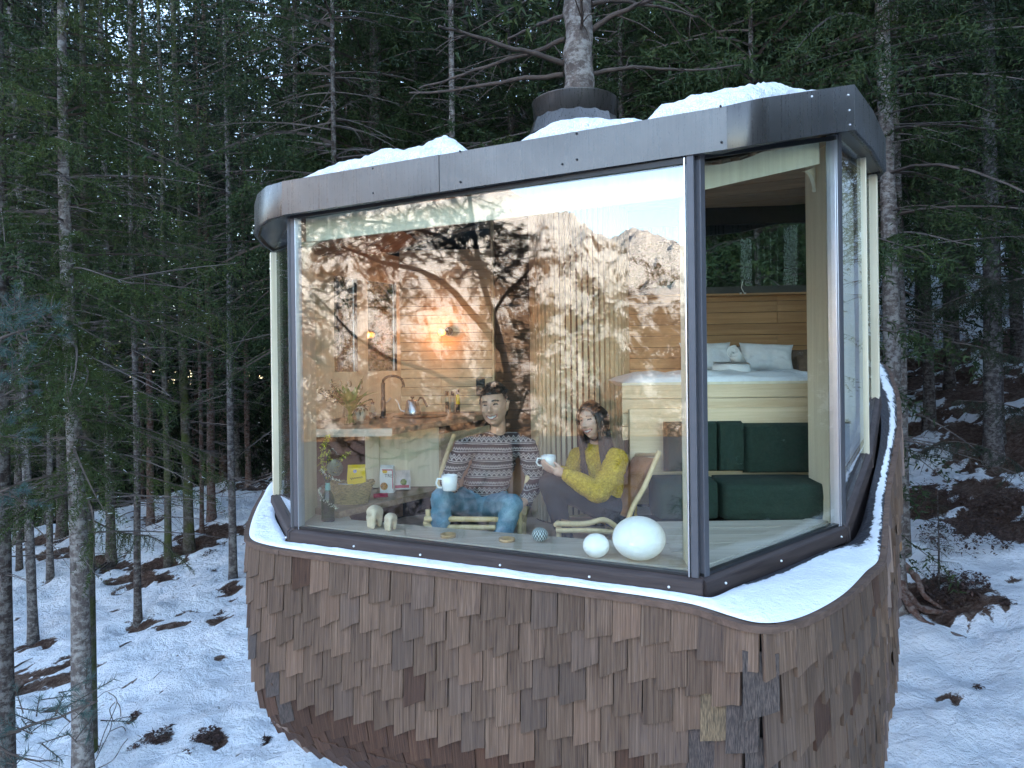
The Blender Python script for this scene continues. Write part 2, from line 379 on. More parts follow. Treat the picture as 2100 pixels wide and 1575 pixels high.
# patches of needle litter and earth showing through the snow: (u, v, radius m, stretch)
dirt_px = [(450, 1085, 1.3), (400, 1120, 0.9), (300, 1170, 1.1), (275, 1200, 0.6), (300, 1065, 0.7), (510, 1000, 1.2), (560, 975, 1.2), (470, 1205, 0.45), (460, 1225, 0.3), (283, 1275, 0.4),
           (225, 1160, 0.8), (385, 1130, 0.6), (70, 1320, 0.4), (440, 1275, 0.35), (340, 1285, 0.35), (150, 1350, 0.5), (100, 1370, 0.4), (40, 1390, 0.6), (40, 1420, 0.5), (130, 1390, 0.4), (90, 1110, 0.8), (110, 1140, 0.8),
           (1900, 1235, 0.55), (1960, 1220, 0.55), (2000, 1215, 0.5), (1870, 1210, 0.5), (2060, 1235, 0.12), (2050, 1090, 0.75), (2020, 1050, 0.9), (1960, 1030, 0.9), (1900, 1020, 0.8), (2080, 1030, 0.6), (1860, 1010, 0.8), (1990, 1000, 0.8),
           (1880, 880, 1.2), (2050, 880, 1.6), (1900, 780, 1.5), (2010, 800, 2.0), (2090, 940, 1.2), (1950, 740, 1.8), (2090, 700, 2.2),
           (790, 1400, 0.2), (318, 1515, 0.28), (425, 1515, 0.24), (280, 1528, 0.12), (350, 1500, 0.15), (545, 1525, 0.1), (275, 1470, 0.1), (445, 1530, 0.14), (300, 1500, 0.12), (380, 1540, 0.1), (360, 1460, 0.06), (460, 1450, 0.06), (450, 1350, 0.12), (2010, 1415, 0.06)]
dirt_px += [(u + 6, v + 3, .26) for u, v in ((478, 1187), (283, 1268), (68, 1308), (228, 1150), (388, 1124), (345, 1152), (434, 1062), (309, 1070), (510, 998), (103, 1180))]
dirt_w = [(hit(u, v), r) for u, v, r in dirt_px]
def dirt_field(x, y):
    d = np.zeros_like(x)
    for (hx, hy, hz), r in dirt_w:
        dx = x - hx; dy = y - hy; q = (0.9 * dx - 0.35 * dy) / (1.25 * r); p = (0.35 * dx + 0.9 * dy) / (0.9 * r)
        d = np.maximum(d, 1.25 - (q * q + p * p) ** 0.5)
    return d + 0.8 * fbm(x / 0.7, y / 0.7, 5, 0.75) + 0.25 * fbm(x / 0.16, y / 0.16, 3, .6)

def axis(lo, hi, step, far, g=1.10):
    a = list(np.arange(lo, hi + 1e-6, step)); s = step; p = hi
    while p < far: s *= g; p += s; a.append(p)
    s = step; p = lo; b = []
    while p > -far: s *= g; p -= s; b.append(p)
    return np.array(b[::-1] + a)
xs = axis(-24, 18, 0.135, 5200); ys = axis(5, 36, 0.125, 5200)
GX, GY = np.meshgrid(xs, ys); GZ = ground(GX, GY)
FARW = sstep(33, 42, GY - 0.25 * GX) * sstep(14, 2, GX) + sstep(16, 26, GX - 0.2 * GY + 3) * sstep(30, 10, GY)  # bare brown colour added so deep woods and side slope read dark
DF = np.where((GY > 4) & (GY < 45) & (np.abs(GX) < 30), dirt_field(GX, GY), 0) + 1.2 * np.clip(FARW, 0, 1) + 1.1 * sstep(9, 12, GX) * sstep(9.5, 7.5, GY) * sstep(-30, -20, GY) * sstep(70, 50, GX)  # last term: bare ground added on the unseen right, darkening pane reflections
GZ = GZ - 0.05 * sstep(0.45, 0.8, DF) + 0.03 * sstep(0.5, 0.8, DF) * fbm(GX / 0.2, GY / 0.2, 3)
def dent(x, y, r, d, e=1.0):
    i0, i1 = np.searchsorted(xs, [x - 3 * r, x + 3 * r]); j0, j1 = np.searchsorted(ys, [y - 3 * r, y + 3 * r])
    if i1 <= i0 or j1 <= j0: return
    q = ((GX[j0:j1, i0:i1] - x) ** 2 + ((GY[j0:j1, i0:i1] - y) / e) ** 2) / (r * r); GZ[j0:j1, i0:i1] -= d * (np.exp(-q) - .45 * np.exp(-(np.sqrt(q) - 1.9) ** 2 * 3))
_r = random.Random(77)
for tr in range(9):          # old tracks wandering over the slope
    x, y, a_ = _r.uniform(-12, -1) if tr < 6 else _r.uniform(4, 12), _r.uniform(7, 22), _r.uniform(0, 6.28)
    for st in range(26): a_ += _r.gauss(0, .18); x += .42 * math.cos(a_); y += .42 * math.sin(a_); dent(x + .09 * (-1) ** st * math.sin(a_), y - .09 * (-1) ** st * math.cos(a_), .13, _r.uniform(.03, .075), 1.3)
for _ in range(700): dent(_r.uniform(-16, 14), _r.uniform(6, 30), _r.uniform(.12, .30), _r.gauss(0, .030))
for u_, v_ in ((478, 1187), (283, 1268), (68, 1308), (228, 1150), (388, 1124), (345, 1152), (434, 1062), (309, 1070), (510, 998), (103, 1180)): h_ = hit(u_, v_); dent(h_[0], h_[1] - .1, .30, .10)
nx, ny = len(xs), len(ys); idx = np.arange(nx * ny).reshape(ny, nx)
fq = np.stack([idx[:-1, :-1], idx[:-1, 1:], idx[1:, 1:], idx[1:, :-1]], -1).reshape(-1, 4)

def ground_mat():
    t = NT('snowy_ground'); c = t.coord('Object')
    at = t.n('Attribute', attribute_name='dirt')
    f = t.noise(c, 0.9, 6, 0.65); g = t.noise(c, 12.0, 6, 0.72, 0.4); h = t.noise(c, 3.4, 6, 0.65, 0.5); w = t.noise(c, 0.35, 3, 0.5)
    snow = t.ramp(f, [(0.3, (0.78, 0.82, 0.87)), (0.7, (0.90, 0.91, 0.93))])
    crumbs = t.ramp(t.noise(c, 38.0, 4, 0.8), [(0.66, 0.0), (0.74, 1.0)])
    litter = t.math('MULTIPLY', crumbs, t.ramp(h, [(0.5, 0.0), (0.68, 0.85)]))
    snow = t.mix(litter, snow, (0.24, 0.19, 0.16))
    dn = t.ramp(t.math('ADD', g, t.math('MULTIPLY', h, 0.5)), [(0.45, (0.022, 0.013, 0.010)), (0.72, (0.085, 0.045, 0.030)), (0.95, (0.20, 0.15, 0.12))])
    k = t.ramp(t.math('ADD', at.outputs['Fac'], t.math('MULTIPLY', t.math('SUBTRACT', g, 0.5), 0.9)), [(0.50, 0.0), (0.60, 1.0)])
    # scattered bare spots and trodden hollows
    spots = t.math('MULTIPLY', t.ramp(g, [(0.64, 0.0), (0.70, 1.0)]), t.ramp(w, [(0.50, 0.0), (0.62, 1.0)]))
    k2 = t.math('MAXIMUM', k, t.math('MULTIPLY', spots, 0.8))
    col = t.mix(k2, snow, dn)
    ht = t.math('ADD', t.math('MULTIPLY', h, 2.2), t.math('MULTIPLY', g, 0.8))
    t.pbsdf(col, 0.75, 0, t.bump(ht, 0.9, 0.10), 0.2); return t.m
gm = ground_mat()
me = mesh_np('ground', np.stack([GX, GY, GZ + H0], -1).reshape(-1, 3), fq, [gm], smooth=True)
a_ = me.attributes.new('dirt', 'FLOAT', 'POINT'); a_.data.foreach_set('value', DF.ravel().astype(np.float32))
obj('ground', me, kind='structure', label='snowy forest slope with patches of brown needle litter')

# ------------------------------------------------------------------ fjord and the sunlit mountains across it
def water_mat():
    t = NT('fjord_water'); c = t.coord('Object'); f = t.noise(c, 0.02, 3, 0.5)
    t.pbsdf((0.050, 0.042, 0.052), 0.42, 0, t.bump(f, 0.2, 1.0), 0.3); return t.m
a = MB(); a.add([(-4500, -4500, H0 - 120), (600, -4500, H0 - 120), (600, 300, H0 - 120), (-4500, 300, H0 - 120)], [(0, 1, 2, 3)])
a.build('water', water_mat(), kind='structure', label='calm fjord far below the slope')

def mountain_mat():
    t = NT('mountain_snow_and_woods'); c = t.coord('Object'); geo = t.n('NewGeometry'); sp = t.n('SeparateXYZ'); t.l(geo.outputs['Normal'], sp.inputs[0])
    ps = t.n('SeparateXYZ'); t.l(c, ps.inputs[0])
    big = t.noise(t.coord('Object', scale=(1, 1, .6)), 0.009, 6, 0.62, 0.8); sm = t.noise(c, 0.16, 5, 0.85); mid = t.noise(t.coord('Object', scale=(1, 1, .35)), 0.030, 6, 0.75, 0.3)
    k = t.math('ADD', t.math('MULTIPLY', big, 0.8), t.math('MULTIPLY', sm, 0.55)); k = t.math('ADD', k, t.math('MULTIPLY', mid, 0.95))
    k = t.math('ADD', k, t.math('MULTIPLY', ps.outputs['Z'], 0.0005))
    tree = t.ramp(k, [(0.0, 1.0), (1.0, 0.0)])
    msk = t.math('MULTIPLY', t.math('SUBTRACT', k, 1.16), 9.0, clamp=True)
    alt = t.math('MULTIPLY', t.math('SUBTRACT', ps.outputs['Z'], -40), 0.0036, clamp=True)
    fine = t.ramp(t.noise(c, 0.30, 4, 0.85), [(.40, .58), (.58, 1.0)])
    msk = t.math('MULTIPLY', msk, t.math('ADD', t.math('MULTIPLY', alt, .50), .50)); msk = t.math('MULTIPLY', msk, fine)
    wood_ = t.mix(t.ramp(sm, [(0.4, 0.0), (0.6, 1.0)]), (0.060, 0.036, 0.030), (0.26, 0.155, 0.09))
    col = t.mix(msk, wood_, (0.90, 0.89, 0.90))
    t.pbsdf(col, 0.9, 0, t.bump(t.math('ADD', sm, t.math('MULTIPLY', mid, 2.0)), 1.0, 14.0), 0.1); return t.m
az_t = [0, 10, 30, 38, 41, 43, 44.3, 48, 50.5, 53, 55.7, 58, 64, 72, 85, 110, 125]
el_t = [.05, .11, .125, .150, .170, .180, .172, .205, .222, .250, .243, .265, .30, .33, .30, .20, .10]
NA, NT_ = 620, 230
aa = np.linspace(0, 125, NA); tt = np.linspace(0, 1.25, NT_); A2, T2 = np.meshgrid(aa, tt)
el = np.interp(A2, az_t, el_t) + 0.006 * perlin(A2 * 1.3, A2 * 0 + 3.3) + 0.003 * perlin(A2 * 4.1, A2 * 0 + 8.3)
D = 1150 + 900 * T2; X2 = -np.sin(np.radians(A2)) * D; Y2 = -np.cos(np.radians(A2)) * D
zr = el * 2050; prof = np.where(T2 <= 1, T2 ** 0.85, 1 - (T2 - 1) * 1.6)
Z2 = -124 + (zr + 124) * prof
env = np.sin(np.pi * np.clip(T2, 0, 1)) ** 0.8
Z2 = Z2 + env * (200 * (fbm(X2 / 420, Y2 / 420, 6, 0.52, True) - 0.35) + 22 * fbm(X2 / 60, Y2 / 60, 4, .6)) + 5 * fbm(X2 / 25, Y2 / 25, 3)
ii = np.arange(NA * NT_).reshape(NT_, NA)
fm = np.stack([ii[:-1, :-1], ii[:-1, 1:], ii[1:, 1:], ii[1:, :-1]], -1).reshape(-1, 4)
obj('mountain', mesh_np('mountain', np.stack([X2, Y2, Z2 + H0], -1).reshape(-1, 3), fm, [mountain_mat()], smooth=True), kind='structure', label='sunlit snowy mountain across the fjord, seen mirrored in the window')

# ------------------------------------------------------------------ conifers
def leaf_tris(P, D_, L, W, rng, spread=0.8):
    # one thin triangle per row: base at P, pointing along D_ turned outward at random
    n = len(P); r = rng.normal(size=(n, 3)); r -= (r * D_).sum(1, keepdims=True) * D_; r /= np.linalg.norm(r, axis=1, keepdims=True) + 1e-9
    d = D_ * (1 - spread * 0.5) + r * spread; d /= np.linalg.norm(d, axis=1, keepdims=True)
    w = np.cross(d, rng.normal(size=(n, 3))); w /= np.linalg.norm(w, axis=1, keepdims=True) + 1e-9
    L = np.broadcast_to(L, (n,))[:, None] * (0.7 + 0.6 * rng.random((n, 1)))
    a = P - w * W; b = P + w * W; c = P + d * L
    return np.stack([a, b, c], 1).reshape(-1, 3)
def tube_tris(pts, rad):
    pts = np.asarray(pts, float); k = len(pts); T = np.gradient(pts, axis=0); T /= np.linalg.norm(T, axis=1, keepdims=True) + 1e-9
    X = np.cross(T, [0.1, 0.2, 1.0]); X /= np.linalg.norm(X, axis=1, keepdims=True) + 1e-9; Yv = np.cross(T, X)
    rad = np.broadcast_to(rad, (k,)); ring = [pts + (X * math.cos(a) + Yv * math.sin(a)) * rad[:, None] for a in (0, 2.094, 4.189)]
    out = []
    for j in range(3):
        A, B = ring[j], ring[(j + 1) % 3]
        out.append(np.stack([A[:-1], B[:-1], A[1:]], 1)); out.append(np.stack([B[:-1], B[1:], A[1:]], 1))
    return np.concatenate(out).reshape(-1, 3)

def crown_mesh(name, seed, H, z0, Lmax, step=0.30, leaf=0.10, sp=0.065, wid=0.014, tw=0.085, nmat='needle', lod_top=None, droop=0.5, gap=0.12, nl=(4, 6), snow=0.0, shape=0.75):
    rng = np.random.default_rng(seed); wood_, leafs = [], []; z = z0
    while z < H - 0.15:
        fr = (z - z0) / (H - z0); coarse = 1.0
        if lod_top and z > lod_top: coarse = 2.6
        for k in range(rng.integers(*nl) + 1):
            if rng.random() < gap: continue
            L = Lmax * (1 - fr) ** shape * (0.55 + 0.45 * min(1, fr * 5 + 0.3)) * rng.uniform(0.55, 1.15)
            az = rng.uniform(0, 2 * math.pi); zz = z + rng.uniform(-0.14, 0.14)
            t = np.linspace(0, 1, 8); dr = droop * rng.uniform(0.5, 1.4)
            h = L * t; up = (0.25 * fr + 0.08)
            zo = L * (up * t - dr * (1 - 0.5 * fr) * t ** 2 + 0.22 * dr * t ** 4)
            bend = rng.normal(0, 0.18) * L * t ** 2; ca, sa = math.cos(az), math.sin(az)
            pts = np.stack([ca * h - sa * bend, sa * h + ca * bend, zz + zo], 1)
            wood_.append(tube_tris(pts, (0.007 + 0.007 * L) * (1 - 0.85 * t)))
            nt = max(3, int(L / (tw * coarse))); ts = rng.uniform(0.12, 1.0, nt); 
            base = np.stack([np.interp(ts, t, pts[:, i]) for i in range(3)], 1)
            side = np.where(rng.random(nt) < 0.5, 1, -1)[:, None] * np.array([[-sa, ca, 0]])
            fw = np.array([[ca, sa, -0.1]])
            dd = side * rng.uniform(0.5, 1, (nt, 1)) + fw * rng.uniform(0.2, 0.9, (nt, 1)); dd[:, 2] -= rng.uniform(0.15, 1.0, nt) * (0.4 + droop)
            dd /= np.linalg.norm(dd, axis=1, keepdims=True)
            tl = (0.10 + 0.24 * L) * (1.1 - 0.75 * ts) * rng.uniform(0.45, 1.15, nt) + 0.05
            # points down the twig, the end hanging
            m = np.maximum(2, (tl / (sp * coarse)).astype(int)); rep = np.repeat(np.arange(nt), m)
            q = np.concatenate([np.linspace(0.05, 1, mm) for mm in m])
            hang = (q ** 2)[:, None] * np.array([[0, 0, -0.35]]) * tl[rep][:, None]
            P = base[rep] + dd[rep] * (q * tl[rep])[:, None] + hang
            Dd = dd[rep] + np.array([[0, 0, -0.5]]) * q[:, None]; Dd /= np.linalg.norm(Dd, axis=1, keepdims=True)
            P2 = np.concatenate([P, P]); D2_ = np.concatenate([Dd, Dd])
            leafs.append(leaf_tris(P2, D2_, leaf * (1 + 0.8 * (coarse - 1)), wid * (1 + 1.2 * (coarse - 1)), rng))
        z += step * (1 + 0.4 * rng.random()) * (1 if not (lod_top and z > lod_top) else 1.3)
    W = np.concatenate(wood_); Lf = np.concatenate(leafs); V = np.concatenate([W, Lf])
    nW, nL = len(W) // 3, len(Lf) // 3; mi = np.concatenate([np.zeros(nW), np.ones(nL)])
    mats = [M['limb'], M[nmat]]
    if snow:
        tri = Lf.reshape(-1, 3, 3); n = np.cross(tri[:, 1] - tri[:, 0], tri[:, 2] - tri[:, 0]); n /= np.linalg.norm(n, axis=1, keepdims=True) + 1e-9
        sel = (np.abs(n[:, 2]) > 0.75) & (rng.random(nL) < snow); mi[nW:][sel] = 2; mats.append(M['snow'])
    return mesh_np(name, V, np.arange(len(V)).reshape(-1, 3), mats, mi)

def dead_mesh(name, seed, z0, z1, L0, n, mat='twig', rad=0.008):
    rng = np.random.default_rng(seed); out = []
    for i in range(n):
        z = rng.uniform(z0, z1); az = rng.uniform(0, 6.283); L = L0 * rng.uniform(0.25, 1.1); t = np.linspace(0, 1, 6)
        el = rng.uniform(-0.25, 0.2); b = rng.normal(0, 0.15) * L; d = rng.uniform(0.0, 0.3) * L
        ca, sa = math.cos(az), math.sin(az)
        pts = np.stack([ca * L * t - sa * b * t ** 2, sa * L * t + ca * b * t ** 2, z + el * L * t - d * t ** 2], 1)
        out.append(tube_tris(pts, (rad + 0.004 * L) * (1 - 0.8 * t)))
        for j in range(int(3 + L * 4)):
            tj = rng.uniform(0.25, 0.95); p = np.array([np.interp(tj, t, pts[:, c]) for c in range(3)])
            dv = np.array([ca, sa, 0]) * rng.uniform(0.2, 1) + np.array([-sa, ca, 0]) * rng.normal(0, 0.8) + np.array([0, 0, rng.uniform(-0.8, 0.25)])
            dv /= np.linalg.norm(dv); l = L * 0.35 * rng.uniform(0.3, 1) * (1.1 - tj)
            pp = np.stack([p, p + dv * l * 0.5 + [0, 0, -0.03 * l], p + dv * l + [0, 0, -0.15 * l]])
            out.append(tube_tris(pp, np.array([0.45, 0.35, 0.15]) * rad))
    V = np.concatenate(out); return mesh_np(name, V, np.arange(len(V)).reshape(-1, 3), [M[mat]])

# shared crown shapes (22 m tall trees)
CR = {
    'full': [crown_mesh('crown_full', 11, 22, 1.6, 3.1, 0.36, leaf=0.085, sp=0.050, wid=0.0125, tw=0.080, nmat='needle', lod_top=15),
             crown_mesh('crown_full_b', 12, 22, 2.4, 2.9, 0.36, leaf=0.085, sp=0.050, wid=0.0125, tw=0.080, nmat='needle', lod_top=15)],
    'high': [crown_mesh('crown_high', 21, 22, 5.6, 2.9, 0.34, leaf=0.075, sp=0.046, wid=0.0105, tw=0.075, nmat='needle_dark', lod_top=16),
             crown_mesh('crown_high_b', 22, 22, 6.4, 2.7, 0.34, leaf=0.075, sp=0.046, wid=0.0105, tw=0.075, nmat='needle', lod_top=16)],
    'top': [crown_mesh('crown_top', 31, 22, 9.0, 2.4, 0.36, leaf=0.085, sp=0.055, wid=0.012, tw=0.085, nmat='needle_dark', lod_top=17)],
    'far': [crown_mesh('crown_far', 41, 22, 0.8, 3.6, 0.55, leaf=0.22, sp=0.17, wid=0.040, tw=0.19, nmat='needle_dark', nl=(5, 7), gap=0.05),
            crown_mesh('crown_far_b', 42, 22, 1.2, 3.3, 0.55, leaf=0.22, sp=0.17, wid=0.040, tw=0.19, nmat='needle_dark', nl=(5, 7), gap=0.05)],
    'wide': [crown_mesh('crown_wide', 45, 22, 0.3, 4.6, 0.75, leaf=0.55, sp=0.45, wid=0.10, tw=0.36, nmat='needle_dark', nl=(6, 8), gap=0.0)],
    'sparse': [crown_mesh('crown_sparse', 51, 22, 3.2, 1.5, 0.55, leaf=0.10, sp=0.06, wid=0.012, tw=0.085, nmat='needle_moss', lod_top=12, gap=0.45, droop=0.7, shape=0.5),
               crown_mesh('crown_sparse_b', 52, 22, 4.2, 1.4, 0.55, leaf=0.10, sp=0.06, wid=0.012, tw=0.085, nmat='needle', lod_top=12, gap=0.5, droop=0.7, shape=0.5)],
    'near': [crown_mesh('crown_near', 61, 13, 3.8, 2.35, 0.25, leaf=0.050, sp=0.026, wid=0.0055, tw=0.040, nmat='needle_moss', lod_top=11.0, gap=0.08, droop=0.55, snow=0.07, shape=0.45)],
    'hang': [crown_mesh('crown_hang', 71, 22, 4.6, 3.3, 0.38, leaf=0.065, sp=0.042, wid=0.0085, tw=0.060, nmat='needle', lod_top=13, gap=0.1, droop=0.6)],
}
DEAD = {'a': dead_mesh('dead_branches', 5, 1.4, 9.5, 1.7, 90), 'b': dead_mesh('dead_branches_b', 6, 1.8, 12, 1.4, 100), 'c': dead_mesh('dead_branches_c', 8, 3.0, 8.0, 2.0, 60), 'n': dead_mesh('dead_branches_n', 9, 2.9, 8.5, 1.5, 46, rad=.006)}

def trunk_mesh(r0, r1, H, mat, seed=0, flare=0.45, n=10):
    rng = random.Random(seed); k = 26; pts = []; rr = []
    for i in range(k):
        t = (i / (k - 1)) ** 1.35; z = -0.6 + (H + 0.6) * t
        pts.append((0.02 * math.sin(z * 0.7 + seed) * min(1, z / 3 if z > 0 else 0), 0.02 * math.cos(z * 0.5 + seed * 2) * min(1, z / 3 if z > 0 else 0), z))
        r = r0 + (r1 - r0) * max(0, z) / H
        r *= 1 + flare * math.exp(-max(0, z + 0.1) / 0.28) + rng.uniform(-0.025, 0.025); rr.append(r)
    a = MB(); a.tube(pts, rr, n); return a.mesh('trunk', M[mat])

def tree(pos, up, r0, kind, idx, label, mat='bark', dead=None, scale=1.0, H=22, group=None, rz=None, name='spruce_tree', flare=0.45, cut=1.0, r1=None):
    q = Vector((0, 0, 1)).rotation_difference(up.normalized())
    t = thing(name, label, 'tree', (pos[0], pos[1], pos[2] + H0), group)
    t.rotation_euler = q.to_euler()
    rs = random.Random(hash((round(pos[0], 2), round(pos[1], 2))) & 0xffff)
    obj('trunk', trunk_mesh(r0, r1 if r1 else r0 * 0.16, H * scale, mat, rs.randint(0, 999), flare), t)
    a = rs.uniform(0, 6.28) if rz is None else rz
    if kind:
        c = obj('crown', CR[kind][idx % len(CR[kind])], t); c.scale = (scale * cut, scale * cut, scale); c.rotation_euler = (0, 0, a)
    if dead:
        d = obj('dead_branches', DEAD[dead], t); d.scale = (scale, scale, scale); d.rotation_euler = (0, 0, a + 1)
    return t
def up_from(pos, u, v):      # axis through the base and the point seen at (u, v) at the same distance
    p = U(u, v, pos[1]); return Vector((p.x - pos[0], 0, p.z - H0 - pos[2]))

# trunks one can tell apart: (u_base, v_base, width px, u_top, v_top, kind, dead, mat, label)
near_trees = [
    (478, 1187, 17, 463, 60, 'top', 'b', 'bark_grey', 'slender straight grey spruce trunk standing alone nearest the left end of the treehouse'),
    (283, 1268, 15, 272, 500, 'sparse', 'a', 'bark', 'thin spruce with its foot midway between the large pale trunk and the lone grey one'),
    (68, 1308, 19, 40, 500, 'high', 'a', 'bark_grey', 'pale spruce trunk with a foot that curves to the side, in the lower left'),
    (228, 1150, 19, 218, 600, 'sparse', 'a', 'bark', 'spruce with a dark trunk rooted just uphill beside the large pale trunk'),
    (388, 1124, 21, 368, 420, 'sparse', 'c', 'bark_mossy', 'spruce with mossy lower trunk and a round earth clod beside its foot'),
    (345, 1152, 15, 335, 560, 'sparse', None, 'bark_mossy', 'green mossy thin spruce trunk above a long strip of brown litter'),
    (434, 1062, 18, 425, 500, 'high', 'b', 'bark_red', 'reddish brown spruce trunk rooted in a bare patch of brown needles'),
    (309, 1070, 15, 300, 500, 'high', 'b', 'bark_red', 'reddish spruce trunk standing on the skyline of the snow slope'),
    (510, 998, 13, 500, 500, 'top', 'b', 'bark_red', 'thin reddish spruce trunk at the top of the snow, closest to the treehouse roof edge'),
    (414, 1092, 9, 408, 500, 'top', 'b', 'bark_red', 'very thin dark trunk tucked beside the reddish spruce'),
    (40, 1170, 12, 34, 500, 'high', 'c', 'bark', 'shadowed spruce trunk in the far left cluster, darkest of it'),
    (103, 1180, 13, 95, 500, 'high', 'b', 'bark_grey', 'grey spruce trunk in the far left cluster with a thin straight stem'),
]
for (ub, vb, w, ut, vt, kd, dd, mt, lb) in near_trees:
    p = hit(ub, vb); tree(p, up_from(p, ut, vt), 0.5 * w * p[1] / F * 0.95, kd, ub, lb, mt, dd, scale=1.1, cut=.9)
# large pale trunk, front left, and the dark one on the frame edge
p = (-5.55, 9.05, float(ground(-5.55, 9.05)))
tree(p, up_from((-5.50, 9.05, -5.2), 146, 420), 0.126, 'near', 0, 'large pale spruce trunk with mossy green boughs, closest tree on the left', 'bark_pale', 'c', H=13.5, rz=1.2, flare=0.2, r1=0.02)
p = (-6.6, 9.1, float(ground(-6.6, 9.1)))
tree(p, Vector((0.002, 0, 1)), 0.13, 'high', 1, 'dark spruce trunk on the left edge of the photo, its foot behind pine twigs', 'bark', 'n', flare=0.2)

# behind the roof and to the right: (u, Y, width px, kind, dead, mat, label)
back_trees = [
    (1831, 10.8, 38, 'hang', 'b', 'bark_pale', 'thick pale spruce trunk with an uncovered spreading root beside the right rim of the treehouse'),
    (1852, 12.2, 20, 'high', 'a', 'bark_pale', 'second pale trunk, close behind the thick rooted spruce'),
    (941, 13.5, 17, 'top', 'b', 'bark_pale', 'pale bare trunk seen over the roof in the gap between the two snow heaps'),
    (790, 17, 13, 'hang', 'b', 'bark_grey', 'thin grey trunk seen over the left half of the snowy roof'),
    (765, 19, 18, 'full', 'a', 'bark_grey', 'broader grey trunk partly hidden by boughs over the left half of the roof'),
    (1432, 15, 14, 'hang', 'b', 'bark', 'thin trunk rising behind the right snow heap on the roof'),
    (1700, 13, 17, 'hang', 'c', 'bark', 'spruce with hanging green boughs behind the right corner of the roof'),
    (620, 15, 16, 'hang', 'b', 'bark', 'spruce with drooping boughs behind the left corner of the roof'),
    (1905, 18, 22, 'high', 'c', 'bark', 'dark spruce trunk right of the two pale trunks'),
    (1958, 22, 20, 'high', 'b', 'bark', 'dark spruce on the right slope with snow showing between its branches'),
    (2045, 16, 24, 'high', 'c', 'bark', 'dark spruce closest to the right edge of the photo'),
    (2085, 24, 20, 'full', 'b', 'bark', 'bushy spruce on the right edge of the photo'),
    (1990, 30, 20, 'high', 'b', 'bark', 'distant spruce on the right slope below a window of sky'),
    (1600, 18, 18, 'full', 'a', 'bark', 'dense spruce directly behind the right snow heap'),
    (1060, 16, 17, 'full', 'b', 'bark', 'dense spruce filling the gap left of the roof collar'),
    (1290, 14, 15, 'hang', 'b', 'bark', 'spruce with green boughs close to the right of the roof collar'),
    (1560, 11.5, 15, 'full', None, 'bark', 'dark bushy spruce filling the rear window above the bed'),
    (1475, 13.5, 15, 'full', None, 'bark', 'dark spruce behind the left part of the rear window above the bed'),
    (700, 13.0, 14, 'hang', 'a', 'bark', 'spruce with curtains of hanging twigs above the left roof snow'),
]
for (u, Y, w, kd, dd, mt, lb) in back_trees:
    x = (u - CX) / F * Y; z = float(ground(x, Y))
    fl = 1.1 if u == 1831 else 0.45
    tree((x, Y, z), Vector((-0.008, 0, 1)), 0.5 * w * Y / F, kd, int(u), lb, mt, dd, scale=1.15 if kd != 'hang' else 1.2, flare=fl)

# forest behind: alike trees in deep shade
rs = random.Random(4); placed = [(-8, 16), (6, 11), (0.6, 6)]
cands = []
for row, (Y0, Y1, n, kinds) in enumerate([(15, 19, 12, ('full', 'hang')), (18, 24, 22, ('high', 'full', 'hang')), (23, 30, 24, ('full', 'high', 'far')), (30, 38, 30, ('far',)), (38, 50, 34, ('far',)), (50, 66, 40, ('far',)), (66, 85, 40, ('wide',))]):
    for i in range(n):
        for _ in range(40):
            Y = rs.uniform(Y0, Y1); u = -500 + 3100 * (i + rs.random()) / n; x = (u - CX) / F * Y
            if Y < 27 and -14 < x < -4.6: continue
            if Y < 24 and x > 7.2 and rs.random() < 0.6: continue
            if 10 < x and Y < 30 and rs.random() < 0.4: continue
            if all((x - a) ** 2 + (Y - b) ** 2 > 3.2 for a, b in placed): placed.append((x, Y)); cands.append((x, Y, rs.choice(kinds))); break
GRP = 'dark spruces of the dense forest behind the treehouse'
for (x, Y, kd) in cands:
    z = float(ground(x, Y))
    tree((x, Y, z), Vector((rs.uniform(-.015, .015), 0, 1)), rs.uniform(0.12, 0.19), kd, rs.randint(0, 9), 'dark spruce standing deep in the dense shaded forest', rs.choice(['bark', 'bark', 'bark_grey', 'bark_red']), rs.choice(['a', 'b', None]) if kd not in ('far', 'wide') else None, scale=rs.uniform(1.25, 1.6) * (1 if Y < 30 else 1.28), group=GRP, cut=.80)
# wooded slope to the right and left, outside the frame, mirrored in the side panes
for i in range(64):
    x = rs.uniform(8.5, 20) if i < 34 else rs.uniform(20, 42); Y = rs.uniform(-9, 9.5) if i < 34 else rs.uniform(-16, 22)
    z = float(ground(x, Y)); tree((x, Y, z), Vector((0, 0, 1)), 0.16, 'far' if i > 33 else 'full', i, 'spruce on the wooded slope mirrored in the side panes', 'bark', 'a' if i % 3 == 0 and i < 34 else None, scale=rs.uniform(0.75, 1.0), group='spruces on the slope beside the treehouse')
for i in range(7):
    x = rs.uniform(-20, -11); Y = rs.uniform(2, 12)
    z = float(ground(x, Y)); tree((x, Y, z), Vector((0, 0, 1)), 0.15, 'full', i, 'spruce on the slope left of the treehouse, outside the window side', 'bark', 'a', scale=rs.uniform(0.7, 0.95), group='spruces on the slope left of the treehouse')
